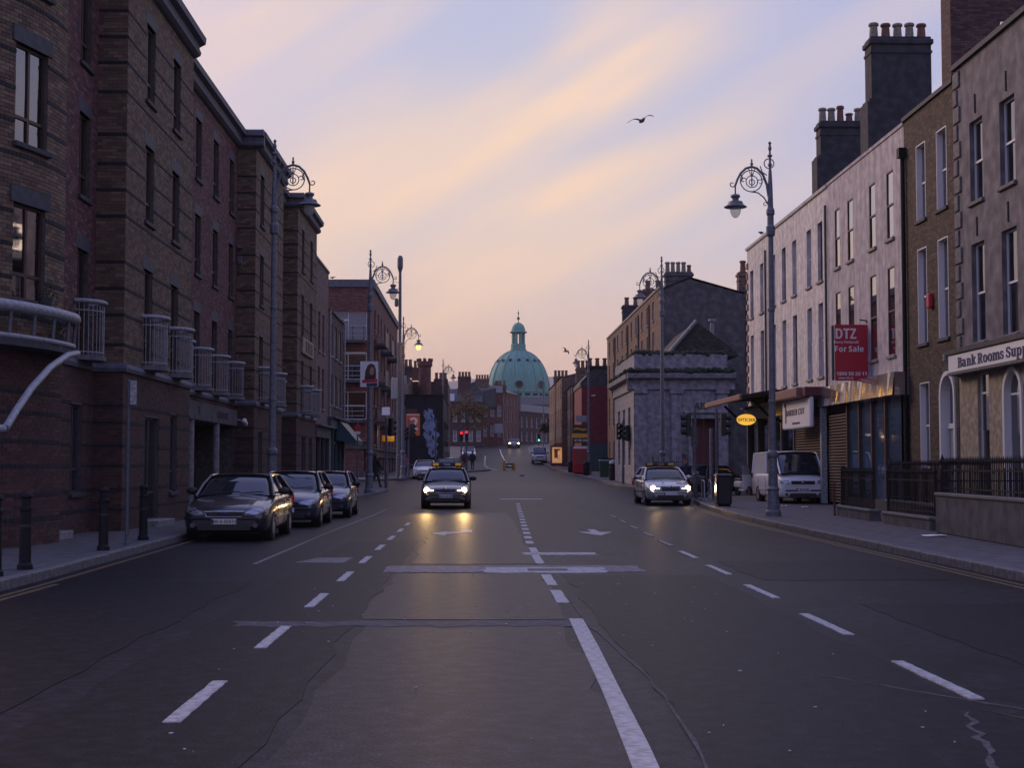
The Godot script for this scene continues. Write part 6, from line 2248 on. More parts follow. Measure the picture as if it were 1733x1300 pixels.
	railing("dark railing in front of the brown terrace", [Vector2(10.4, 124.0), Vector2(10.4, 98.5)], 0.4, 1.0, 0.4, 0.25)
	t = thing("wheelie_bin", "tall green wheeled bin at the far right corner", "bin", gp(8.75, 103, 0.12))
	b = MB.new()
	b.hexa([Vector3(-0.28, 0.1, 0.28), Vector3(0.28, 0.1, 0.28), Vector3(0.28, 0.1, -0.28), Vector3(-0.28, 0.1, -0.28), Vector3(-0.34, 1.2, 0.36), Vector3(0.34, 1.2, 0.36), Vector3(0.34, 1.2, -0.36), Vector3(-0.34, 1.2, -0.36)])
	put(b, "body", mat("green_bin"), t)
	b = MB.new()
	b.rbox(Vector3(0, 1.26, 0), Vector3(0.74, 0.1, 0.78), 0.04)
	put(b, "lid", mat("metal_pale"), t)
	t = thing("domed_bin", "round litter bin with a pale dome beside the green bin", "bin", gp(8.9, 97.5, 0.12))
	b = MB.new()
	b.lathe([Vector2(0.26, 0), Vector2(0.3, 0.1), Vector2(0.3, 0.85), Vector2(0.27, 0.9), Vector2(0.27, 1.1)], 14)
	put(b, "drum", mat("iron_black"), t)
	b = MB.new()
	b.slathe([Vector2(0.31, 1.1), Vector2(0.28, 1.22), Vector2(0.16, 1.33), Vector2(0.0, 1.36)], 14)
	put(b, "dome", mat("metal_pale"), t)
	pole_sign("sign_post", "sign post seen from behind in front of the bank wall", "sign post", 9.75, 72.5 - 11.0, 2.9, 0.035, "metal_grey", [["metal_grey", -0.75, 2.55, 0.3, 0.85]])
	pole_sign("pale_post", "tall pale blue post before the bank doors", "post", 9.9, 63.0, 2.9, 0.05, "metal_pale", [])
	pole_sign("thin_post", "thin rusty post beside the van's front", "post", 10.35, 42.9, 0.95, 0.03, "rust", [])
	# ---- railings before the houses on the right
	railing("black area railing between the van and the entrance gap", [Vector2(10.9, 44.0), Vector2(10.6, 43.0), Vector2(10.45, 38.9)], 0.35, 1.05, 0.125, 0.25)
	railing("black area railing beside the ramp in front of the brick house", [Vector2(10.4, 37.4), Vector2(10.3, 33.2), Vector2(12.6, 33.0)], 0.35, 1.05, 0.125, 0.25)
	railing("black spear railing on the tall grey plinth at the right edge", [Vector2(10.15, 32.2), Vector2(9.75, 24.0)], 0.92, 0.72, 0.115, 0.8)
	railing("black spear railing set back before the arched doorway", [Vector2(12.2, 43.6), Vector2(12.0, 34.5)], 0.5, 1.1, 0.13, 0.4)
	b = MB.new()
	b.prism(PackedVector2Array([Vector2(-37.3, 0.12), Vector2(-34.4, 0.12), Vector2(-34.4, 0.62), Vector2(-35.6, 0.62)]), -1.1, 1.1, Transform3D(Basis(Vector3(0, 0, 1), Vector3.UP, Vector3(-1, 0, 0)), Vector3(11.6, 0, 0)))
	solo(b, "entrance_ramp", mat("render_dark"), "dark sloping ramp behind the area railing", "ramp")
	# ---- papers on the ground
	for q in [[9.35, 30.3, 0.5, "crumpled white paper on the right pavement by the plinth"], [11.1, 50.0, 0.3, "white litter scrap in front of the van"], [10.6, 51.2, 0.2, "smaller white litter scrap left of the van's bumper"]]:
		b = MB.new()
		var nn := noise(int(q[1] * 3), 3.0, 2)
		var rows := []
		for k in 6:
			var row := []
			for j in 6: row.append(Vector3((k - 2.5) * 0.08 * q[2] / 0.4, 0.035 + 0.03 * nn.get_noise_2d(k, j * 1.3), (j - 2.5) * 0.06))
			rows.append(row)
		b.grid(rows)
		solo(b, "paper_scrap", mat("paper"), q[3], "litter", gp(q[0], q[1], 0.12), "scraps of paper on the pavement")
	# ---- signs on the shops
	t = thing("estate_agent_board", "tall dark red for sale board fixed to the mauve house", "sign", Vector3(12.45, 0, -49.0))
	sign_plate(t, "board", "red_sign", Vector3(0, 5.35, 0), Vector3(1.12, 1.88, 0.03))
	sign_plate(t, "back_board", "teal", Vector3(-0.6, 5.35, -0.1), Vector3(0.08, 1.85, 0.12))
	text(t, "lettering", "DTZ", "white_sign", Transform3D(Basis(), Vector3(-0.2, 5.98, 0.02)), 0.36, 0.86)
	text(t, "lettering", "Sherry FitzGerald", "white_sign", Transform3D(Basis(), Vector3(-0.18, 5.7, 0.02)), 0.08, 0.95)
	text(t, "lettering", "For Sale", "white_sign", Transform3D(Basis(), Vector3(-0.08, 5.47, 0.02)), 0.2, 0.98)
	text(t, "lettering", "1890 50 20 11", "white_sign", Transform3D(Basis(), Vector3(0, 4.64, 0.02)), 0.125, 0.98)
	text(t, "lettering", "www.dtz.ie", "white_sign", Transform3D(Basis(), Vector3(-0.2, 4.5, 0.02)), 0.07, 1.0)
	b = MB.new()
	b.tube([Vector3(0.5, 6.34, -0.02), Vector3(0.55, 6.42, -0.02), Vector3(0.3, 6.45, -0.02)], 0.025, -1, 6)
	b.box(Vector3(0.3, 6.22, -0.05), Vector3(0.5, 0.05, 0.05))
	put(b, "fixing_bracket", mat("iron_black"), t)
	t = thing("optician_sign", "glowing yellow oval optician sign under the canopy", "sign", Vector3(11.95, 3.62, -65.8))
	b = MB.new()
	var ov := PackedVector2Array()
	for k in 28: ov.append(Vector2(cos(TAU * k / 28) * 0.43, sin(TAU * k / 28) * 0.25))
	b.prism(ov, -0.06, 0.06)
	put(b, "lamp_panel", mat("optic_lit"), t)
	b = MB.new()
	var rim := []
	for k in 29: rim.append(Vector3(cos(TAU * k / 28) * 0.45, sin(TAU * k / 28) * 0.27, 0))
	b.tube(rim, 0.03, -1, 6, false)
	b.box(Vector3(0.62, 0, 0), Vector3(0.36, 0.1, 0.1))
	put(b, "rim", mat("trim_black"), t)
	text(t, "lettering", "OPTICIAN", "trim_black", Transform3D(Basis(), Vector3(0, -0.01, 0.068)), 0.15, 0.84)
	var al := AreaLight3D.new()
	al.area_size = Vector2(0.8, 0.45)
	al.light_color = Color(1.0, 0.75, 0.3)
	al.light_energy = 0.25
	al.shadow_enabled = true
	t.add_child(al)
	al.position = Vector3(0, 0, 0.1)
	al.rotation.y = PI
	t = thing("barber_sign", "white hanging sign with purple lettering above the van", "sign", Vector3(12.2, 3.55, -56.3))
	sign_plate(t, "board", "white_sign", Vector3.ZERO, Vector3(0.16, 1.12, 4.9))
	var rs := Basis(Vector3(0, 0, 1), Vector3.UP, Vector3(-1, 0, 0))
	text(t, "lettering", "BARBER CUT", "ink", Transform3D(rs, Vector3(-0.085, 0.06, -0.1)), 0.24, 1.75)
	b = MB.new()
	b.box(Vector3(-0.085, 0.05, -1.75), Vector3(0.02, 0.74, 0.16))
	b.ball(Vector3(-0.085, 0.4, -1.95), Vector3(0.012, 0.1, 0.16), 8)
	put(b, "emblem", mat("ink"), t)
	b = MB.new()
	b.box(Vector3(-0.085, -0.36, 0.1), Vector3(0.02, 0.07, 1.3))
	put(b, "small_print", mat("ink"), t)
	# boards and posters further down
	t = thing("advert_panel", "free standing red and white advertising panel on the far right pavement", "advert", gp(8.65, 125.0, 0.12), 0.25)
	sign_plate(t, "case", "red_sign", Vector3(0, 1.2, 0), Vector3(1.4, 2.3, 0.3))
	sign_plate(t, "white_header", "white_sign", Vector3(-0.04, 2.24, 0.15), Vector3(1.3, 0.2, 0.03))
	for k in 6: sign_plate(t, "print_stripe", "salmon", Vector3(-0.5 + 0.19 * k, 1.42, 0.155), Vector3(0.09, 1.3 - 0.1 * (k % 3), 0.03))
	b = MB.new()
	b.box(Vector3(0, 0.04, 0), Vector3(1.0, 0.1, 0.3))
	put(b, "foot", mat("iron_black"), t)
	t = thing("shop_boards", "stacked black and yellow shop boards beside the plum wall", "sign", gp(8.85, 128.5, 0.12))
	sign_plate(t, "pale_board", "metal_pale", Vector3(0.1, 4.75, 0), Vector3(0.95, 0.55, 0.06))
	sign_plate(t, "black_board", "trim_black", Vector3(0, 3.85, 0), Vector3(1.4, 0.75, 0.06))
	sign_plate(t, "yellow_board", "yellow", Vector3(0, 3.28, 0), Vector3(1.45, 0.36, 0.06))
	sign_plate(t, "number_board", "trim_black", Vector3(0, 2.86, 0), Vector3(1.4, 0.42, 0.06))
	text(t, "lettering", "97 88 300", "white_sign", Transform3D(Basis(), Vector3(0.05, 2.86, 0.04)), 0.2)
	b = MB.new()
	for k in 7: b.box(Vector3(-0.5 + 0.16 * k, 3.85 + 0.05 * sin(k), 0.04), Vector3(0.12, 0.18, 0.02))
	put(b, "yellow_script", mat("yellow"), t)
	for s in [-0.65, 0.65]:
		b = MB.new()
		b.tube([Vector3(s, 0, -0.05), Vector3(s, 4.9, -0.05)], 0.04, -1, 6)
		put(b, "board_post", mat("iron_black"), t)
	t = thing("phone_shop_banner", "orange banner with a large white figure two on a pole", "banner", gp(-5.0, 113.0, 0.12))
	b = MB.new()
	b.tube([Vector3(-0.6, 0, -0.06), Vector3(-0.6, 5.3, -0.06)], 0.05, -1, 6)
	put(b, "pole", mat("metal_grey"), t)
	sign_plate(t, "banner", "orange_sign", Vector3(0, 3.95, 0), Vector3(1.05, 1.7, 0.05))
	sign_plate(t, "banner_head", "rust", Vector3(-0.1, 4.98, 0), Vector3(0.8, 0.3, 0.05))
	sign_plate(t, "white_line", "white_sign", Vector3(0, 4.7, 0.03), Vector3(1.0, 0.05, 0.02))
	text(t, "lettering", "2", "white_sign", Transform3D(Basis(), Vector3(0.08, 4.0, 0.035)), 1.0, 1.0)
	t = thing("shelter_advert", "lit amber advertising panel of the bus shelter near the crest", "advert", gp(7.95, 150.0, 0.12))
	sign_plate(t, "case", "maroon", Vector3(0, 1.35, 0), Vector3(1.3, 2.1, 0.25))
	sign_plate(t, "lamp_panel", "warm_lit", Vector3(0, 1.4, 0.13), Vector3(1.0, 1.6, 0.03))
	for q in [[-0.1, 1.5, 0.35, 0.8, "rust"], [0.15, 1.2, 0.3, 0.5, "white_sign"], [0.0, 1.95, 0.6, 0.14, "maroon"]]: sign_plate(t, "poster_print", q[4], Vector3(q[0], q[1], 0.15), Vector3(q[2], q[3], 0.012))
	var al2 := OmniLight3D.new()
	al2.light_color = Color(1, 0.7, 0.35)
	al2.light_energy = 0.3
	al2.light_size = 0.5
	al2.omni_range = 10
	al2.omni_attenuation = 2.0
	al2.shadow_enabled = true
	t.add_child(al2)
	al2.position = Vector3(0, 1.4, 0.75)
	sign_plate(t, "roof", "maroon", Vector3(0.4, 2.55, -1.5), Vector3(1.4, 0.12, 3.4))
	t = thing("work_barrier", "yellow and grey roadworks barrier lying on the carriageway", "barrier", gp(3.1, 150.0), 0.5)
	for q in [[-0.55, 0.75], [0.55, 0.45]]:
		b = MB.new()
		b.rbox(Vector3(q[0], q[1] / 2 + 0.1, 0), Vector3(0.14, q[1] + 0.2, 0.4), 0.02)
		put(b, "end_post", mat("yellow"), t)
	for y in [0.3, 0.6]:
		sign_plate(t, "plank", "metal_grey", Vector3(0, y, 0), Vector3(1.1, 0.18, 0.05))
	for q in [[8.6, 118.0, "small dark kerbside bin left of the red advertising panel"], [8.3, 133.0, "small dark kerbside bin nearer the bus shelter"]]:
		b = MB.new()
		b.lathe([Vector2(0.22, 0), Vector2(0.26, 0.1), Vector2(0.26, 0.9), Vector2(0.3, 0.95), Vector2(0.1, 1.15)], 10)
		solo(b, "kerb_bin", mat("iron_black"), q[2], "bin", gp(q[0], q[1], 0.12))
	for q in [[8.3, 160.0, 9.0, "slim tall pole beside the bus shelter"], [8.9, 143.0, 8.0, "pale tall pole left of the red panel"], [-3.4, 118.0, 4.5, "grey double sign pole by the white parked car"], [6.5, 240.0, 9.0, "thin distant pole at the bend"]]:
		pole_sign("tall_pole", q[3], "pole", q[0], q[1], q[2], 0.06, "metal_grey", [["metal_grey", 0.0, q[2] - 0.2, 0.5, 0.06]])
	pole_sign("direction_sign", "grey back of a direction sign at the bend", "sign", 3.2, 236.0, 3.2, 0.05, "metal_grey", [["metal_pale", 0.0, 2.6, 1.3, 1.5]])
	# lit shop tubes and signs along the corner block
	t = thing("shop_light", "two short bright strip lights under the corner block's shop sign", "shop light", Vector3(-6.9, 4.35, -116))
	for q in [[0.0, 0.0, 0.0], [0.35, -0.2, -3.0]]:
		b = MB.new()
		b.tube([Vector3(q[0], q[1], q[2]), Vector3(q[0] + 0.2, q[1] - 0.1, q[2] - 1.6)], 0.06, -1, 6)
		put(b, "light_tube", mat("tube_lit"), t)
		sign_plate(t, "bracket", "iron_black", Vector3(q[0] - 0.55, q[1] + 0.06, q[2] - 0.5), Vector3(1.15, 0.05, 0.05))
	var om2 := OmniLight3D.new()
	om2.light_energy = 0.5
	om2.light_color = Color(1, 0.85, 0.7)
	om2.light_size = 0.3
	om2.omni_range = 15
	om2.omni_attenuation = 2.0
	om2.shadow_enabled = true
	t.add_child(om2)
	om2.position = Vector3(0.2, -0.3, -1.0)
	for q in [["hanging_sign", "white", -6.9, 5.6, 95.0, "white square sign hung beside the corner block"], ["hanging_sign", "yellow", -7.2, 3.7, 118.0, "yellow and black shop sign below the strip lights"]]:
		t = thing(q[0], q[5], "sign", Vector3(q[2], q[3], -q[4] if q[1] != "white" else -110.3))
		sign_plate(t, "board", "white_sign" if q[1] == "white" else "yellow", Vector3.ZERO, Vector3(0.6, 0.6, 0.06) if q[1] == "white" else Vector3(1.0, 0.5, 0.06))
		sign_plate(t, "arm", "iron_black", Vector3(-0.62, 0.2, 0), Vector3(1.0, 0.05, 0.05))
	# flag arms slanting off the corner block
	for q in [["slanting flag pole low on the corner block", -7.98, 4.7]]:
		b = MB.new()
		b.tube([Vector3(0, 0, 0), Vector3(1.2, 1.2, 0.3)], 0.035, -1, 6)
		solo(b, "flag_pole", mat("pale_stone"), q[0], "pole", Vector3(q[1], q[2], -111.5))

# ================================================================ vehicles (front towards +z)
func bent(b: MB, poly: Array, zf: Callable, thick: float) -> void:   # a panel laid on the curved nose: poly in (x, y)
	var p2 := PackedVector2Array()
	for k in poly.size():
		for j in 3: p2.append(poly[k].lerp(poly[(k + 1) % poly.size()], j / 3.0))
	var t := Geometry2D.triangulate_polygon(p2)
	for k in range(0, t.size(), 3):
		var work := [[p2[t[k]], p2[t[k + 1]], p2[t[k + 2]]]]
		for lv in 2:
			var nxt := []
			for w in work:
				var ab: Vector2 = (w[0] + w[1]) / 2
				var bc: Vector2 = (w[1] + w[2]) / 2
				var ca: Vector2 = (w[2] + w[0]) / 2
				nxt.append_array([[w[0], ab, ca], [ab, w[1], bc], [ca, bc, w[2]], [ab, bc, ca]])
			work = nxt
		for w in work:
			var q := []
			for p in w: q.append(Vector3(p.x, p.y, zf.call(p.x, p.y) + thick))
			if (q[1] - q[0]).cross(q[2] - q[0]).z < 0: q.reverse()
			b.tri(q[0], q[1], q[2])
	for k in p2.size():
		var a := p2[k]
		var c := p2[(k + 1) % p2.size()]
		b.quad(Vector3(a.x, a.y, zf.call(a.x, a.y) - 0.03), Vector3(c.x, c.y, zf.call(c.x, c.y) - 0.03), Vector3(c.x, c.y, zf.call(c.x, c.y) + thick), Vector3(a.x, a.y, zf.call(a.x, a.y) + thick))

func hull_z(st: Array, L: float, W: float, x: float, y: float) -> float:   # where a line along z first meets the hull from the front
	x = absf(x)
	for k in 140:
		var t := 0.3 * k / 140.0
		var j := 0
		while j < st.size() - 2 and t > st[j + 1][0]: j += 1
		var f := clampf((t - st[j][0]) / (st[j + 1][0] - st[j][0]), 0, 1)
		var hw := lerpf(st[j][1], st[j + 1][1], f) * W
		var yb := lerpf(st[j][2], st[j + 1][2], f)
		var yt := lerpf(st[j][3], st[j + 1][3], f)
		if x > hw: continue
		var tops := [Vector2(0, yt + 0.04), Vector2(hw * 0.4, yt + 0.03), Vector2(hw * 0.8, yt), Vector2(hw * 0.93, yt - 0.03), Vector2(hw * 0.985, yt - 0.1), Vector2(hw, lerpf(yb, yt, 0.55))]
		var top := 0.0
		for q in 5:
			if x >= tops[q].x and x <= tops[q + 1].x:
				top = lerpf(tops[q].y, tops[q + 1].y, (x - tops[q].x) / maxf(0.001, tops[q + 1].x - tops[q].x))
		if y <= top: return L / 2 - t * L
	return L / 2 - 0.3 * L

func wheel(t: Node, x: float, z: float, r: float, s: float) -> void:
	var bs := Basis(Vector3(0, 0, 1), PI / 2 * -s)   # lathe axis y -> outward x*s
	var a := MB.new()
	a.lathe([Vector2(r + 0.055, -0.2), Vector2(r + 0.055, 0.012), Vector2(0.1, 0.014)], 22, Transform3D(bs, Vector3(x, r + 0.02, z)))
	put(a, "wheel_arch", mat("trim_black"), t)
	var b := MB.new()
	b.lathe([Vector2(r * 0.62, -0.16), Vector2(r * 0.93, -0.16), Vector2(r, -0.13), Vector2(r, 0.0), Vector2(r * 0.95, 0.035), Vector2(r * 0.66, 0.035), Vector2(r * 0.64, 0.0)], 24)
	var o := put(b, "wheel", mat("tyre"), t, Transform3D(bs, Vector3(x, r, z)))
	var h := MB.new()
	h.lathe([Vector2(r * 0.64, 0.02), Vector2(r * 0.58, 0.028), Vector2(r * 0.54, 0.0)], 20)
	for k in 7:
		var an := TAU * k / 7
		h.box(Vector3(cos(an) * r * 0.34, 0.02, sin(an) * r * 0.34), Vector3(r * 0.5, 0.02, 0.05), Basis(Vector3.UP, -an))
	h.lathe([Vector2(r * 0.15, 0.01), Vector2(r * 0.12, 0.034)], 10)
	put(h, "rim", mat("rim"), o)

func car(called: String, label: String, cat: String, at: Vector3, turn: float, P: Dictionary) -> Node3D:
	var t := thing(called, label, cat, at, turn, P.get("group", ""))
	var L: float = P.L
	var W: float = P.W / 2
	var H: float = P.H
	var paint := mat(P.paint)
	var van: bool = P.get("van", false)
	# hull stations: t from the nose, half width, underside, shoulder height
	var st: Array
	if van:
		st = [[0.0, 0.8, 0.34, 0.78], [0.012, 0.9, 0.26, 0.86], [0.04, 0.96, 0.22, 0.95], [0.09, 0.985, 0.2, 1.05], [0.16, 1.0, 0.2, 1.1], [0.4, 1.0, 0.2, 1.12], [0.8, 1.0, 0.2, 1.12], [0.98, 0.98, 0.22, 1.12], [1.0, 0.95, 0.3, 1.1]]
	elif P.get("hatch", false):
		st = [[0.0, 0.74, 0.3, 0.6], [0.012, 0.86, 0.22, 0.66], [0.04, 0.94, 0.18, 0.72], [0.09, 0.98, 0.17, 0.78], [0.16, 1.0, 0.17, 0.84], [0.25, 1.0, 0.17, 0.93], [0.4, 1.0, 0.17, 0.95], [0.7, 1.0, 0.17, 0.98], [0.9, 0.97, 0.2, 1.0], [0.98, 0.92, 0.24, 0.97], [1.0, 0.84, 0.34, 0.9]]
	else:
		st = [[0.0, 0.74, 0.3, 0.6], [0.012, 0.86, 0.22, 0.66], [0.04, 0.94, 0.18, 0.71], [0.08, 0.98, 0.17, 0.75], [0.16, 1.0, 0.17, 0.82], [0.27, 1.0, 0.17, 0.91], [0.4, 1.0, 0.17, 0.94], [0.62, 1.0, 0.17, 0.96], [0.8, 0.99, 0.17, 0.98], [0.93, 0.96, 0.2, 0.97], [0.985, 0.9, 0.26, 0.92], [1.0, 0.8, 0.36, 0.84]]
	var rows := []
	for q in st:
		var z: float = L / 2 - q[0] * L
		var hw: float = q[1] * W
		var yb: float = q[2]
		var yt: float = q[3]
		var half := [Vector2(0, yb), Vector2(hw * 0.78, yb), Vector2(hw * 0.94, yb + 0.05), Vector2(hw * 0.985, yb + 0.16), Vector2(hw, lerpf(yb, yt, 0.55)), Vector2(hw * 0.985, yt - 0.1), Vector2(hw * 0.93, yt - 0.03), Vector2(hw * 0.8, yt), Vector2(hw * 0.4, yt + 0.03), Vector2(0, yt + 0.04)]
		var ring := []
		for p in half: ring.append(Vector3(p.x, p.y, z))
		for k in range(half.size() - 2, 0, -1): ring.append(Vector3(-half[k].x, half[k].y, z))
		rows.append(ring)
	var b := MB.new()
	b.grid(rows, true)
	b.fan(rows[0], true)
	b.fan(rows[-1])
	put(b, "body", paint, t)
	# greenhouse: z of screen foot, roof front, roof rear, rear screen foot
	var zs: Array = P.z
	var yb0: float = P.belt
	var wb: float = W * 0.93
	var wr: float = W * (0.9 if van else 0.72)
	var gsec := func(z: float, hgt: float, ww: float) -> Array:
		var o := []
		for p in [Vector2(1.0, 0.0), Vector2(0.985, 0.3), Vector2(0.95, 0.7), Vector2(0.88, 0.93), Vector2(0.7, 1.0), Vector2(0.35, 1.03), Vector2(0, 1.04)]:
			var k: float = lerpf(wb, ww, p.y)
			o.append(Vector3((k * p.x if p.y < 0.93 else ww * p.x / 0.88), yb0 + hgt * p.y, z))
		for k in range(o.size() - 2, -1, -1): o.append(Vector3(-o[k].x, o[k].y, z))
		return o
	var gl := MB.new()
	var hr: float = H - 0.04 - yb0
	rows = []
	for q in [[zs[0], 0.01], [lerpf(zs[0], zs[1], 0.5), hr * 0.56], [zs[1], hr * 0.965], [lerpf(zs[1], zs[2], 0.35), hr], [lerpf(zs[1], zs[2], 0.7), hr * 0.99], [zs[2], hr * 0.94], [lerpf(zs[2], zs[3], 0.5), hr * 0.6], [zs[3], 0.02]]:
		rows.append(gsec.call(q[0], q[1], lerpf(wb, wr, q[1] / hr)))
	gl.grid(rows)
	put(gl, "windows", mat("car_glass"), t)
	# painted roof and pillars laid just outside the glass
	var rf := MB.new()
	var rr := []
	for q in [[zs[1] + 0.05, hr * 0.95], [zs[1] - 0.1, hr * 0.985], [lerpf(zs[1], zs[2], 0.35), hr], [lerpf(zs[1], zs[2], 0.7), hr * 0.99], [zs[2], hr * 0.945]]:
		var s: Array = gsec.call(q[0], q[1], wr)
		var row := []
		for k in range(3, 10): row.append(s[k] * Vector3(1.02, 1, 1) + Vector3(0, 0.014, 0))
		rr.append(row)
	rf.grid(rr)
	put(rf, "roof", paint, t)
	for s in [-1.0, 1.0]:
		var pl := MB.new()
		var a0 := Vector3(s * wb, yb0 - 0.02, zs[0] + 0.04)
		var a1 := Vector3(s * wr * 0.99, yb0 + hr * 0.95, zs[1])
		pl.tube([a0, lerp(a0, a1, 0.5) + Vector3(s * 0.015, 0.03, 0), a1], 0.045, 0.036, 6)
		var c0 := Vector3(s * wb, yb0, zs[3] + 0.1)
		var c1 := Vector3(s * wr * 0.99, yb0 + hr * 0.93, zs[2])
		pl.tube([c0, lerp(c0, c1, 0.5), c1], 0.085, 0.05, 6)
		pl.tube([a1, Vector3(s * wr * 1.0, yb0 + hr * 0.97, lerpf(zs[1], zs[2], 0.4)), c1], 0.035, -1, 6)
		var zb := lerpf(zs[0], zs[3], 0.47)
		pl.tube([Vector3(s * wb * 1.0, yb0, zb), Vector3(s * wr * 1.01, yb0 + hr * 0.94, zb - 0.08)], 0.038, -1, 6)
		put(pl, "pillar", paint, t)
		var mb := MB.new()
		mb.ball(Vector3(s * (W + 0.1), yb0 + 0.1, zs[0] - 0.42), Vector3(0.13, 0.085, 0.08), 10)
		mb.box(Vector3(s * (W - 0.02), yb0 + 0.06, zs[0] - 0.44), Vector3(0.2, 0.04, 0.05))
		put(mb, "wing_mirror", mat("trim_black" if P.get("dark_mirror", true) else P.paint), t)
		# door lines, handles, rubbing strip
		var ln := MB.new()
		for zz in [zs[0] - 0.25, zb - 0.02, zs[2] - 0.05 if not van else zb - 1.2]:
			ln.box(Vector3(s * (W + 0.001), 0.6, zz), Vector3(0.008, 0.68, 0.012))
		put(ln, "door_gap", mat("trim_black"), t)
		var hd := MB.new()
		for zz in [zb + 0.12, zs[2] + 0.1]: hd.rbox(Vector3(s * (W + 0.01), 0.8, zz), Vector3(0.03, 0.035, 0.16), 0.01)
		hd.box(Vector3(s * (W + 0.008), 0.5, 0.0), Vector3(0.02, 0.05, L * 0.45))
		put(hd, "door_handle", mat("trim_black" if P.get("strip", true) else P.paint), t)
	if van:   # windowless load bay
		for s in [-1.0, 1.0]:
			var vp := MB.new()
			var z0 := lerpf(zs[0], zs[3], 0.47)
			vp.grid([[Vector3(s * wb * 1.012, yb0 - 0.04, z0), Vector3(s * wb * 1.012, yb0 - 0.04, zs[3])], [Vector3(s * lerpf(wb, wr, 0.4) * 1.02, yb0 + hr * 0.4, z0), Vector3(s * lerpf(wb, wr, 0.4) * 1.02, yb0 + hr * 0.4, zs[3])], [Vector3(s * wr * 1.025, yb0 + hr * 0.95, z0 - 0.05), Vector3(s * wr * 1.025, yb0 + hr * 0.95, zs[2])]])
			put(vp, "side_panel", paint, t)
	# nose surface used to lay lamps, grille, plate
	var zf := func(x: float, y: float) -> float:
		return hull_z(st, L, W, x, y)
	var N: Dictionary = P.nose
	for s in [-1.0, 1.0]:
		var hl := MB.new()
		var poly := []
		for p in N.lamp: poly.append(Vector2(p.x * W * s, p.y))
		bent(hl, poly, zf, 0.012)
		var o := put(hl, "headlight", mat("lens"), t)
		if P.get("lights", false):
			for q in N.bulbs:
				var hb := MB.new()
				var c := Vector3(q[0] * W * s, q[1], 0)
				c.z = zf.call(c.x, c.y) + 0.012
				hb.lathe([Vector2(q[2], 0), Vector2(q[2] * 0.8, 0.025), Vector2(0.0, 0.035)], 14, Transform3D(Basis(Vector3.RIGHT, PI / 2), c))
				put(hb, "headlight_bulb", mat("head_glow" if q[2] > 0.06 else "head_soft"), o)
			var sp := SpotLight3D.new()
			sp.light_color = Color(1.0, 0.8, 0.5)
			sp.light_energy = P.get("beam", 6.0)
			sp.spot_range = 60
			sp.spot_attenuation = 2.0
			sp.spot_angle = 11
			sp.light_size = 0.08
			sp.shadow_enabled = true
			t.add_child(sp)
			var bq: Array = N.bulbs[0]
			sp.position = Vector3(bq[0] * W * s, bq[1], L / 2 + 0.1)
			sp.rotation = Vector3(deg_to_rad(0.5), PI, 0)
			sp.name = "beam"
		var fg := MB.new()
		fg.lathe([Vector2(0.055, 0), Vector2(0.05, 0.02)], 12, Transform3D(Basis(Vector3.RIGHT, PI / 2), Vector3(s * W * 0.72, 0.34, zf.call(W * 0.72, 0.36) + 0.004)))
		put(fg, "fog_light", mat("lens_dim"), t)
	var gb := MB.new()
	bent(gb, N.grille.map(func(p): return Vector2(p.x * W, p.y)), zf, 0.01)
	var go := put(gb, "grille", mat("trim_black"), t)
	var cb := MB.new()
	var gpts := []
	for p in N.grille + [N.grille[0]]: gpts.append(Vector3(p.x * W, p.y, zf.call(p.x * W, p.y) + 0.014))
	cb.tube(gpts, 0.012, -1, 5)
	put(cb, "grille_surround", mat("chrome" if P.get("chrome", true) else "trim_black"), go)
	var em := MB.new()
	em.ball(Vector3(0, N.badge.y, zf.call(0.0, N.badge.y) + 0.02), Vector3(N.badge.x, N.badge.x * N.get("badge_h", 0.5), 0.015), 14)
	put(em, "emblem", mat(N.get("badge_m", "ink_blue")), go)
	var ib := MB.new()
	bent(ib, [Vector2(-0.62 * W, 0.24), Vector2(0.62 * W, 0.24), Vector2(0.56 * W, 0.38), Vector2(-0.56 * W, 0.38)], zf, 0.006)
	put(ib, "lower_intake", mat("trim_black"), t)
	var bs := MB.new()
	bs.tube([Vector3(-0.93 * W, 0.48, L / 2 - 0.19), Vector3(-0.74 * W, 0.48, L / 2 + 0.004), Vector3(0.74 * W, 0.48, L / 2 + 0.004), Vector3(0.93 * W, 0.48, L / 2 - 0.19)], 0.03, -1, 6)
	put(bs, "bumper_strip", mat(P.get("bumper", "trim_black")), t)
	var pb := MB.new()
	pb.rbox(Vector3(0, N.plate, L / 2 + 0.03), Vector3(0.52, 0.115, 0.02), 0.006)
	var po := put(pb, "number_plate", mat("plate"), t)
	if P.has("reg"): text(po, "plate_text", P.reg, "trim_black", Transform3D(Basis(), Vector3(0.02, N.plate, L / 2 + 0.042)), 0.075, 0.92, false, 0.004)
	var eu := MB.new()
	eu.box(Vector3(-0.235, N.plate, L / 2 + 0.041), Vector3(0.045, 0.1, 0.004))
	put(eu, "plate_band", mat("ink_blue"), po)
	# wipers, cowl
	var wp := MB.new()
	wp.tube([Vector3(-0.5, yb0 + 0.05, zs[0] - 0.02), Vector3(0.1, yb0 + 0.09, zs[0] - 0.02)], 0.012, -1, 4)
	wp.tube([Vector3(0.1, yb0 + 0.05, zs[0] - 0.01), Vector3(0.6, yb0 + 0.09, zs[0] - 0.05)], 0.012, -1, 4)
	put(wp, "wiper", mat("trim_black"), t)
	# wheels
	var wx := W - 0.03
	for s in [-1.0, 1.0]:
		wheel(t, s * wx, P.axle[0], P.wr, s)
		wheel(t, s * wx, P.axle[1], P.wr, s)
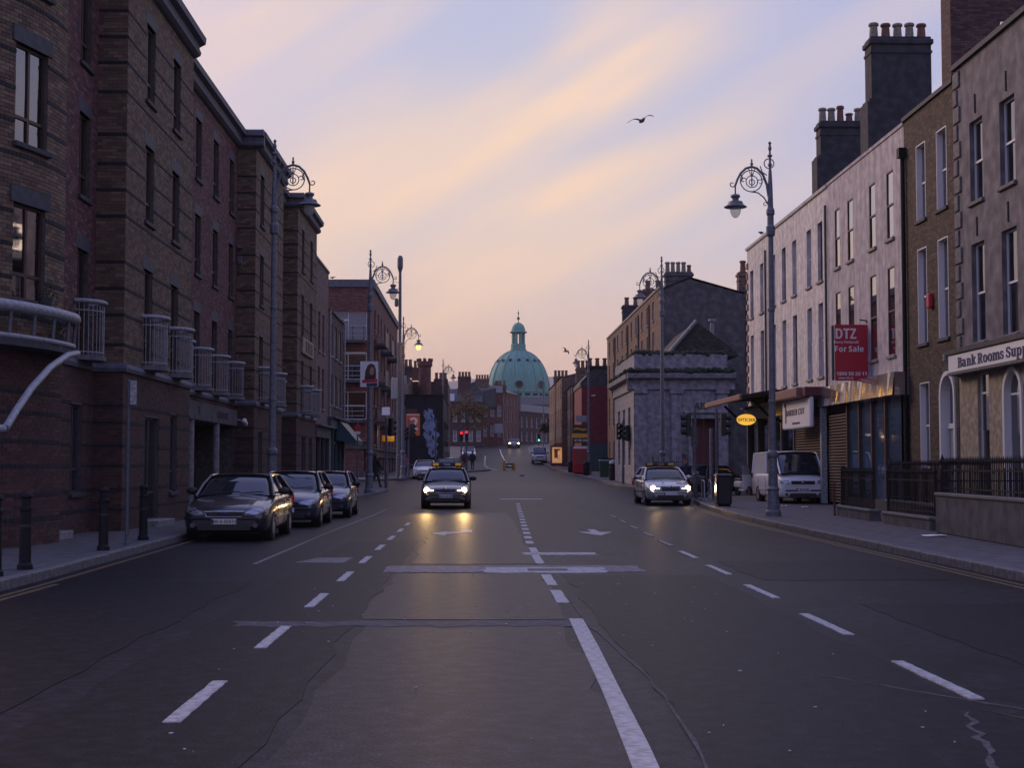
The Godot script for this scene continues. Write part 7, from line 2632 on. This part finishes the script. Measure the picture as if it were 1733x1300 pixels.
	# tail lamps
	for s in [-1.0, 1.0]:
		var tl := MB.new()
		tl.rbox(Vector3(s * W * 0.86, 0.8, -L / 2 + 0.03), Vector3(0.2, 0.22, 0.14), 0.03)
		put(tl, "tail_lamp", mat("red_sign"), t)
	return t

func taxi_sign(t: Node, y: float, z: float, lit: bool) -> void:
	var b := MB.new()
	b.rbox(Vector3(0, y + 0.1, z), Vector3(1.16, 0.17, 0.16), 0.03)
	var o := put(b, "taxi_sign", mat("trim_black"), t)
	for s in [-1, 1]:
		var e := MB.new()
		e.rbox(Vector3(s * 0.42, y + 0.105, z + 0.085), Vector3(0.22, 0.1, 0.02), 0.006)
		put(e, "sign_lamp", mat("amber_lit" if lit else "amber"), o)
	text(o, "lettering", "TAXI", "amber" if not lit else "plate", Transform3D(Basis(), Vector3(0, y + 0.1, z + 0.085)), 0.09)
	var f := MB.new()
	for s in [-0.4, 0.4]: f.box(Vector3(s, y + 0.0, z), Vector3(0.06, 0.08, 0.06))
	put(f, "sign_foot", mat("trim_black"), o)

func build_cars() -> void:
	var V := func(a: Array) -> Array: return a.map(func(p): return Vector2(p[0], p[1]))
	var ford := {lamp = V.call([[0.46, 0.56], [0.7, 0.55], [0.9, 0.63], [0.92, 0.72], [0.74, 0.72], [0.5, 0.64]]), bulbs = [], grille = V.call([[-0.4, 0.52], [0.4, 0.52], [0.46, 0.63], [-0.46, 0.63]]), badge = Vector2(0.085, 0.585), plate = 0.42}
	var golf := {lamp = V.call([[0.44, 0.56], [0.72, 0.56], [0.9, 0.62], [0.88, 0.71], [0.6, 0.7], [0.44, 0.64]]), bulbs = [], grille = V.call([[-0.38, 0.57], [0.38, 0.57], [0.4, 0.64], [-0.4, 0.64]]), badge = Vector2(0.06, 0.61), badge_h = 1.0, badge_m = "chrome", plate = 0.44}
	var skoda := {lamp = V.call([[0.46, 0.58], [0.88, 0.58], [0.92, 0.68], [0.86, 0.73], [0.48, 0.71]]), bulbs = [[0.75, 0.645, 0.1], [0.58, 0.63, 0.03], [0.5, 0.63, 0.026]], grille = V.call([[-0.38, 0.56], [0.38, 0.56], [0.42, 0.7], [-0.42, 0.7]]), badge = Vector2(0.06, 0.7), badge_h = 1.0, badge_m = "chrome", plate = 0.43}
	var vann := {lamp = V.call([[0.6, 0.74], [0.93, 0.72], [0.95, 0.82], [0.9, 0.86], [0.62, 0.85]]), bulbs = [], grille = V.call([[-0.5, 0.72], [0.5, 0.72], [0.52, 0.82], [-0.52, 0.82]]), badge = Vector2(0.06, 0.78), badge_m = "chrome", plate = 0.52}
	var par := "dark cars parked along the left kerb"
	car("parked_car", "dark saloon car parked first at the left kerb, white plate", "car", gp(-5.3, 33.4), 0.0, {L = 4.73, W = 1.81, H = 1.43, paint = "car_black", z = [1.0, 0.25, -1.15, -1.95], belt = 0.93, nose = ford, reg = "00-D-55573", axle = [1.42, -1.33], wr = 0.31, group = par, strip = false})
	car("parked_car", "dark blue hatchback parked second in the row behind the saloon", "car", gp(-4.98, 40.2), 0.0, {L = 4.15, W = 1.74, H = 1.46, paint = "car_blue", hatch = true, z = [0.95, 0.2, -1.5, -2.0], belt = 0.93, nose = golf, axle = [1.25, -1.26], wr = 0.31, group = par, chrome = false, strip = false})
	car("parked_car", "small dark blue car parked third in the row", "car", gp(-4.72, 46.6), 0.0, {L = 3.9, W = 1.66, H = 1.42, paint = "car_blue", hatch = true, z = [0.9, 0.2, -1.4, -1.9], belt = 0.91, nose = golf, axle = [1.2, -1.2], wr = 0.29, group = par, chrome = false, strip = false})
	var tx := "taxis with lit headlights"
	var t := car("taxi", "bronze taxi with lit headlights driving towards the camera", "taxi", gp(-1.18, 55.2), 0.0, {L = 4.8, W = 1.77, H = 1.47, paint = "car_bronze", z = [1.05, 0.3, -1.2, -2.0], belt = 0.95, nose = skoda, reg = "03-D-46109", axle = [1.42, -1.38], wr = 0.31, lights = true, beam = 9.0, group = tx, bumper = "car_bronze"})
	taxi_sign(t, 1.46, -0.35, true)
	t = car("taxi", "silver taxi with lit headlights drawn up at the right kerb", "taxi", gp(7.2, 58.2), 0.03, {L = 4.57, W = 1.77, H = 1.46, paint = "car_silver", hatch = true, z = [1.0, 0.25, -1.3, -2.05], belt = 0.95, nose = skoda, axle = [1.35, -1.28], wr = 0.31, lights = true, beam = 9.0, group = tx, chrome = false, dark_mirror = false, bumper = "car_silver"})
	taxi_sign(t, 1.45, -0.3, false)
	car("van", "white van parked on the right pavement below the barber sign", "van", gp(11.78, 56.3, 0.12), 0.04, {L = 4.7, W = 1.7, H = 1.95, paint = "car_white", van = true, z = [2.1, 1.35, -2.2, -2.33], belt = 1.1, nose = vann, reg = "98-D-30", axle = [1.5, -1.3], wr = 0.31, chrome = false, strip = false})
	car("side_street_car", "dark car waiting across the side street behind the silver taxi", "car", gp(10.2, 69.5), -PI / 2, {L = 4.2, W = 1.74, H = 1.44, paint = "car_black", hatch = true, z = [0.95, 0.2, -1.4, -1.95], belt = 0.93, nose = golf, axle = [1.25, -1.26], wr = 0.31, chrome = false})
	car("far_car", "white saloon parked in front of the orange banner", "car", gp(-3.95, 109.5), 0.0, {L = 4.3, W = 1.68, H = 1.4, paint = "car_white", z = [0.95, 0.2, -1.1, -1.8], belt = 0.9, nose = golf, axle = [1.3, -1.25], wr = 0.3, bumper = "trim_black"})
	car("far_car", "dark blue car parked behind the white saloon", "car", gp(-2.75, 127), 0.0, {L = 4.3, W = 1.74, H = 1.5, paint = "car_blue", z = [0.95, 0.2, -1.1, -1.8], belt = 0.92, nose = golf, axle = [1.3, -1.25], wr = 0.3})
	car("far_car", "pale grey car standing beyond the two walkers on the left", "car", gp(-1.2, 186), 0.0, {L = 4.3, W = 1.74, H = 1.45, paint = "car_silver", hatch = true, z = [0.95, 0.2, -1.4, -1.9], belt = 0.92, nose = golf, axle = [1.3, -1.25], wr = 0.3})
	car("far_car", "dark car with lit headlights coming over the crest", "car", gp(5.25, 221), 0.0, {L = 4.3, W = 1.74, H = 1.5, paint = "car_bronze", z = [0.95, 0.2, -1.1, -1.8], belt = 0.92, nose = skoda, axle = [1.3, -1.25], wr = 0.3, lights = true, beam = 2.0})
	car("far_van", "small white van parked at the far right kerb", "van", gp(7.05, 172), 0.0, {L = 4.4, W = 1.68, H = 1.9, paint = "car_white", van = true, z = [2.0, 1.3, -2.0, -2.15], belt = 1.1, nose = vann, axle = [1.4, -1.3], wr = 0.3, chrome = false})
	scooter()
	bicycle()

func scooter() -> void:
	var t := thing("motor_scooter", "white motor scooter parked between the bank and the canopy", "scooter", gp(12.05, 67.2), 0.25)
	var b := MB.new()
	b.grid([[Vector3(-0.2, 0.35, 0.5), Vector3(0, 0.35, 0.6), Vector3(0.2, 0.35, 0.5)], [Vector3(-0.26, 0.7, 0.45), Vector3(0, 0.7, 0.58), Vector3(0.26, 0.7, 0.45)], [Vector3(-0.22, 1.0, 0.34), Vector3(0, 1.0, 0.46), Vector3(0.22, 1.0, 0.34)]])
	b.rbox(Vector3(0, 0.55, -0.35), Vector3(0.34, 0.34, 0.8), 0.08)
	b.box(Vector3(0, 0.32, 0.15), Vector3(0.32, 0.08, 0.6))
	put(b, "fairing", mat("car_white"), t)
	b = MB.new()
	b.rbox(Vector3(0, 0.78, -0.35), Vector3(0.28, 0.12, 0.7), 0.05)
	put(b, "seat", mat("trim_black"), t)
	b = MB.new()
	b.grid([[Vector3(-0.2, 1.0, 0.36), Vector3(0, 1.0, 0.46), Vector3(0.2, 1.0, 0.36)], [Vector3(-0.18, 1.4, 0.2), Vector3(0, 1.42, 0.26), Vector3(0.18, 1.4, 0.2)]])
	put(b, "windscreen", mat("metal_pale"), t)
	b = MB.new()
	b.tube([Vector3(-0.34, 1.02, 0.22), Vector3(0, 1.0, 0.34), Vector3(0.34, 1.02, 0.22)], 0.02, -1, 6)
	put(b, "handlebar", mat("trim_black"), t)
	for z in [0.62, -0.6]:
		b = MB.new()
		b.lathe([Vector2(0.12, -0.05), Vector2(0.23, -0.05), Vector2(0.25, 0.0), Vector2(0.23, 0.05), Vector2(0.12, 0.05)], 16, Transform3D(Basis(Vector3(0, 0, 1), PI / 2), Vector3(0, 0.25, z)))
		put(b, "wheel", mat("tyre"), t)

func bicycle() -> void:
	var t := thing("bicycle", "bicycle leaning at the cycle stands behind the taxi", "bicycle", gp(8.95, 57.9, 0.12), 0.5)
	for z in [0.52, -0.52]:
		var b := MB.new()
		var ring := []
		for k in 21: ring.append(Vector3(0, 0.34 + 0.32 * sin(TAU * k / 20), z + 0.32 * cos(TAU * k / 20)))
		b.tube(ring, 0.018, -1, 5, false)
		for k in 8: b.tube([Vector3(0, 0.34, z), ring[k * 2]], 0.003, -1, 3, false)
		put(b, "wheel", mat("tyre"), t)
	var f := MB.new()
	for q in [[[0.34, -0.52], [0.32, -0.05]], [[0.32, -0.05], [0.8, -0.18]], [[0.32, -0.05], [0.85, 0.36]], [[0.78, -0.17], [0.82, 0.34]], [[0.34, -0.52], [0.78, -0.17]], [[0.34, 0.52], [0.95, 0.34]]]:
		f.tube([Vector3(0, q[0][0], q[0][1]), Vector3(0, q[1][0], q[1][1])], 0.016, -1, 6)
	put(f, "frame", mat("iron_black"), t)
	f = MB.new()
	f.tube([Vector3(-0.27, 0.98, 0.3), Vector3(0, 1.0, 0.36), Vector3(0.27, 0.98, 0.3)], 0.014, -1, 6)
	put(f, "handlebar", mat("iron_black"), t)
	f = MB.new()
	f.rbox(Vector3(0, 0.9, -0.2), Vector3(0.14, 0.06, 0.26), 0.02)
	put(f, "saddle", mat("trim_black"), t)

# ================================================================ people and birds
func field_mesh(b: MB, bones: Array, cell: float, k: float) -> void:
	# smooth union of tapered capsules meshed as surface nets
	var lo := Vector3(9, 9, 9)
	var hi := -lo
	for q in bones:
		for e in 2:
			lo = lo.min(q[e] - Vector3.ONE * (q[e + 2] + cell * 2))
			hi = hi.max(q[e] + Vector3.ONE * (q[e + 2] + cell * 2))
	var nx := int((hi.x - lo.x) / cell) + 2
	var ny := int((hi.y - lo.y) / cell) + 2
	var nz := int((hi.z - lo.z) / cell) + 2
	var f := PackedFloat32Array()
	f.resize(nx * ny * nz)
	f.fill(1.0)
	for q in bones:
		var a: Vector3 = q[0]
		var e: Vector3 = q[1]
		var ra: float = q[2]
		var rb: float = q[3]
		var reach := maxf(ra, rb) + k + cell * 2
		var mn := ((a.min(e) - Vector3.ONE * reach - lo) / cell).floor()
		var mx := ((a.max(e) + Vector3.ONE * reach - lo) / cell).ceil()
		var d := e - a
		var dd := maxf(d.length_squared(), 1e-6)
		for z in range(maxi(0, int(mn.z)), mini(nz, int(mx.z))):
			for y in range(maxi(0, int(mn.y)), mini(ny, int(mx.y))):
				for x in range(maxi(0, int(mn.x)), mini(nx, int(mx.x))):
					var p := lo + Vector3(x, y, z) * cell
					var t := clampf((p - a).dot(d) / dd, 0, 1)
					var s := (p - a - d * t).length() - lerpf(ra, rb, t)
					var at := (z * ny + y) * nx + x
					var o := f[at]
					var h := clampf(0.5 + 0.5 * (o - s) / k, 0, 1)
					f[at] = lerpf(o, s, h) - k * h * (1 - h)
	var idx := {}
	var base := b.v.size()
	var offs := [0, 1, nx, nx + 1, nx * ny, nx * ny + 1, nx * ny + nx, nx * ny + nx + 1]
	var cor := [Vector3(0, 0, 0), Vector3(1, 0, 0), Vector3(0, 1, 0), Vector3(1, 1, 0), Vector3(0, 0, 1), Vector3(1, 0, 1), Vector3(0, 1, 1), Vector3(1, 1, 1)]
	var edges := [[0, 1], [2, 3], [4, 5], [6, 7], [0, 2], [1, 3], [4, 6], [5, 7], [0, 4], [1, 5], [2, 6], [3, 7]]
	for z in nz - 1:
		for y in ny - 1:
			for x in nx - 1:
				var at := (z * ny + y) * nx + x
				var neg := 0
				for j in 8:
					if f[at + offs[j]] < 0: neg += 1
				if neg == 0 or neg == 8: continue
				var m := Vector3.ZERO
				var n := 0
				for e in edges:
					var u := f[at + offs[e[0]]]
					var w := f[at + offs[e[1]]]
					if (u < 0) != (w < 0):
						m += cor[e[0]].lerp(cor[e[1]], u / (u - w))
						n += 1
				idx[at] = b.v.size()
				b.v.append(lo + (Vector3(x, y, z) + m / n) * cell)
				var gx := f[at + 1] - f[at] + f[at + nx + 1] - f[at + nx]
				var gy := f[at + nx] - f[at] + f[at + nx + 1] - f[at + 1]
				var gz := f[at + nx * ny] - f[at] + f[at + nx * ny + 1] - f[at + 1]
				b.n.append(Vector3(gx, gy, gz).normalized())
				b.c.append(b.col)
	for at in idx:
		var x: int = at % nx
		var y: int = (at / nx) % ny
		var z: int = at / (nx * ny)
		for ax in 3:
			var st: int = [1, nx, nx * ny][ax]
			var s1: int = [nx, nx * ny, 1][ax]
			var s2: int = [nx * ny, 1, nx][ax]
			var u := f[at]
			var w := f[at + st]
			if (u < 0) == (w < 0): continue
			var q := [at - s1 - s2, at - s2, at, at - s1]
			var ok := true
			for e in q:
				if not idx.has(e): ok = false
			if not ok: continue
			var v0: int = idx[q[0]]
			var v1: int = idx[q[1]]
			var v2: int = idx[q[2]]
			var v3: int = idx[q[3]]
			if u < 0: b.i.append_array(PackedInt32Array([v0, v2, v1, v0, v3, v2]))
			else: b.i.append_array(PackedInt32Array([v0, v1, v2, v0, v2, v3]))

func hand_bones(w: Vector3, d: Vector3, side: Vector3, s: float) -> Array:   # palm, four unequal fingers and a thumb, slightly curled
	var o := []
	var pc := w + d * 0.09
	o.append([w, pc, 0.03, 0.036])
	var curl := d.cross(side).normalized() * s
	for k in 4:
		var r := pc + side * (k - 1.5) * 0.02
		var l: float = [0.065, 0.078, 0.074, 0.058][k]
		var m := r + d * l * 0.6 + curl * 0.012
		o.append([r, m, 0.011, 0.01]); o.append([m, m + d * l * 0.45 + curl * 0.03, 0.01, 0.008])
	var tb := w + d * 0.03 + side * 0.03
	o.append([tb, tb + d * 0.035 + side * 0.03, 0.014, 0.011]); o.append([tb + d * 0.035 + side * 0.03, tb + d * 0.07 + side * 0.036, 0.011, 0.009])
	return o

func person(label: String, at: Vector3, turn: float, H: float, stride: float, coat: String, legs: String, hooded := false) -> void:
	# walking or standing figure; faces +z
	var t := thing("person", label, "person", at, turn, "people on foot")
	var k := H / 1.75
	var S := func(x: float, y: float, z: float) -> Vector3: return Vector3(x, y, z) * k
	var hip := 0.92
	var b := MB.new()
	var bones := []
	bones.append([S.call(0, 0.98, 0), S.call(0, 1.2, 0.0), 0.15 * k, 0.15 * k])
	bones.append([S.call(0, 1.2, 0), S.call(0, 1.38, 0.01), 0.155 * k, 0.13 * k])
	for s in [-1.0, 1.0]: bones.append([S.call(0, 1.36, 0), S.call(s * 0.17, 1.39, 0), 0.11 * k, 0.075 * k])
	bones.append([S.call(0, 1.42, 0), S.call(0, 1.53, 0.015), 0.065 * k, 0.055 * k])
	for s in [-1.0, 1.0]:
		var f: float = stride * s
		var knee: Vector3 = S.call(s * 0.09, 0.5, f * 0.18 + 0.04)
		var ank: Vector3 = S.call(s * 0.09, 0.09, f * 0.33 - (0.06 if f < 0 else 0.0))
		bones.append([S.call(s * 0.085, hip, 0), knee, 0.095 * k, 0.062 * k])
		bones.append([knee, ank, 0.062 * k, 0.045 * k])
		bones.append([ank + Vector3(0, -0.035, -0.02), ank + Vector3(s * 0.015, -0.05, 0.15), 0.042 * k, 0.034 * k])
		var el: Vector3 = S.call(s * 0.235, 1.12, -f * 0.14)
		var wr: Vector3 = S.call(s * 0.235, 0.9, -f * 0.2 + 0.08)
		bones.append([S.call(s * 0.19, 1.39, 0), el, 0.062 * k, 0.05 * k])
		bones.append([el, wr, 0.048 * k, 0.034 * k])
	field_mesh(b, bones, 0.026, 0.05)
	put(b, "body", mat(legs), t)
	# coat over trunk and sleeves
	var cb := MB.new()
	var cbones := []
	cbones.append([S.call(0, 0.9, 0), S.call(0, 1.2, 0), 0.168 * k, 0.165 * k])
	cbones.append([S.call(0, 1.2, 0), S.call(0, 1.4, 0.01), 0.168 * k, 0.135 * k])
	for s in [-1.0, 1.0]:
		var f: float = stride * s
		cbones.append([S.call(0, 1.36, 0), S.call(s * 0.17, 1.4, 0), 0.12 * k, 0.085 * k])
		var el: Vector3 = S.call(s * 0.235, 1.12, -f * 0.14)
		var wr: Vector3 = S.call(s * 0.235, 0.92, -f * 0.2 + 0.08)
		cbones.append([S.call(s * 0.19, 1.39, 0), el, 0.074 * k, 0.062 * k])
		cbones.append([el, wr, 0.06 * k, 0.048 * k])
	field_mesh(cb, cbones, 0.03, 0.05)
	put(cb, "coat", mat(coat), t)
	var hb := MB.new()
	field_mesh(hb, [[S.call(0, 1.6, 0.02), S.call(0, 1.665, 0.0), 0.075 * k, 0.09 * k], [S.call(0, 1.575, 0.05), S.call(0, 1.6, 0.05), 0.045 * k, 0.05 * k], [S.call(0, 1.635, 0.095), S.call(0, 1.61, 0.11), 0.012 * k, 0.016 * k], [S.call(-0.085, 1.62, 0), S.call(-0.085, 1.645, 0), 0.018, 0.018], [S.call(0.085, 1.62, 0), S.call(0.085, 1.645, 0), 0.018, 0.018]], 0.014, 0.025)
	for s in [-1.0, 1.0]:
		var f: float = stride * s
		field_mesh(hb, hand_bones(S.call(s * 0.235, 0.89, -f * 0.2 + 0.085), Vector3(0, -0.95, 0.3).normalized(), Vector3(0, 0, 1), -s), 0.009, 0.01)
	put(hb, "head_and_hands", mat("skin"), t)
	var eb := MB.new()
	for s in [-1.0, 1.0]: eb.ball(S.call(s * 0.032, 1.645, 0.083), Vector3(0.012, 0.008, 0.008), 6)
	eb.box(S.call(0, 1.578, 0.098), Vector3(0.045, 0.008, 0.01))
	put(eb, "face", mat("hair"), t)
	var rb := MB.new()
	field_mesh(rb, [[S.call(0, 1.69, -0.02), S.call(0, 1.67, -0.03), 0.098 * k, 0.1 * k], [S.call(0, 1.62, -0.05), S.call(0, 1.58, -0.05), 0.075 * k, (0.08 if hooded else 0.05) * k]], 0.02, 0.03)
	put(rb, "hair", mat(coat if hooded else "hair"), t)

func gull(label: String, at: Vector3, yaw: float, roll: float, span: float, m: String, folded := false) -> void:
	var t := thing("bird", label, "bird", at)
	t.rotation = Vector3(0, yaw, roll)
	var k := span / 1.1
	var b := MB.new()
	var pr := [[-0.27, 0.008], [-0.2, 0.035], [-0.1, 0.065], [0.0, 0.075], [0.1, 0.065], [0.17, 0.045], [0.2, 0.045], [0.24, 0.035], [0.27, 0.012], [0.32, 0.004]]
	var rows := []
	for p in pr:
		var ring := []
		for q in 10:
			var a := TAU * q / 10
			ring.append(Vector3(cos(a) * p[1], sin(a) * p[1] + (0.03 if p[0] > 0.15 else 0.0), p[0]) * k)
		rows.append(ring)
	b.grid(rows, true)
	put(b, "body", mat(m), t)
	for s in [-1.0, 1.0]:
		var w := MB.new()
		if folded:
			w.ball(Vector3(s * 0.06, 0.02, -0.06) * k, Vector3(0.03, 0.05, 0.2) * k, 8)
			for q in [s * 0.03]: w.tube([Vector3(q, -0.05, 0) * k, Vector3(q, -0.16, 0.0) * k], 0.008 * k, -1, 4)
		else:
			var top := []
			for q in [[0.04, 0.02, 0.09, -0.09], [0.18, 0.1, 0.11, -0.07], [0.3, 0.13, 0.09, -0.06], [0.44, 0.1, 0.03, -0.08], [0.55, 0.06, -0.07, -0.1]]:
				top.append([Vector3(s * q[0], q[1], q[2]) * k, Vector3(s * q[0], q[1] + 0.012, (q[2] + q[3]) / 2) * k, Vector3(s * q[0], q[1], q[3]) * k, Vector3(s * q[0], q[1] - 0.006, (q[2] + q[3]) / 2) * k])
			w.grid(top, true)
		put(w, "wing", mat("gull_grey" if m != "pigeon" else "pigeon"), t)

func build_life() -> void:
	person("person in a dark coat walking along the left pavement corner", gp(-5.5, 79.5, 0.12), 2.2, 1.78, 1.0, "cloth_dark", "cloth_dark")
	person("left of the two people walking away on the island, maroon top", gp(-1.35, 147, 0.12), PI, 1.76, 0.5, "cloth_maroon", "cloth_navy")
	person("right of the two people walking away on the island, all in black", gp(-0.6, 147.5, 0.12), PI, 1.78, 0.4, "cloth_dark", "cloth_dark", true)
	person("person in dark clothes standing behind the silver taxi", gp(8.85, 63.2, 0.0), 0.3, 1.72, 0.1, "cloth_navy", "cloth_dark")
	person("person in a pink jacket standing left of the white saloon", gp(-5.35, 107.5, 0.12), 0.6, 1.7, 0.15, "cloth_pink", "cloth_dark")
	gull("large gull gliding with spread wings high over the street", Vector3(6.7, 15.75, -60), 0.3, 0.3, 1.25, "gull_grey")
	gull("small gull flying low beside the right far lamp", Vector3(7.1, 10.85, -120), 0.9, -0.5, 1.1, "gull_grey")
	gull("small gull in flight before the plum red wall", Vector3(8.95, 7.0, -115), 0.9, -0.3, 0.8, "gull_white")
	gull("white gull perched on the slate house eaves", Vector3(-8.15, 10.2, -88.3), 1.4, 0.0, 1.5, "gull_white", true)
	gull("dark bird perched on the corner block parapet", Vector3(-11.0, 15.7, -111.0), 1.2, 0.0, 0.9, "pigeon", true)
	gull("pigeon perched on the white terrace parapet beside the lamp", Vector3(12.9, 12.2, -66.8), 2.4, 0.0, 0.85, "pigeon", true)
	gull("dark bird standing on the carriageway in front of the barrier", gp(3.4, 116, 0.14), 1.3, 0.0, 0.9, "pigeon", true)
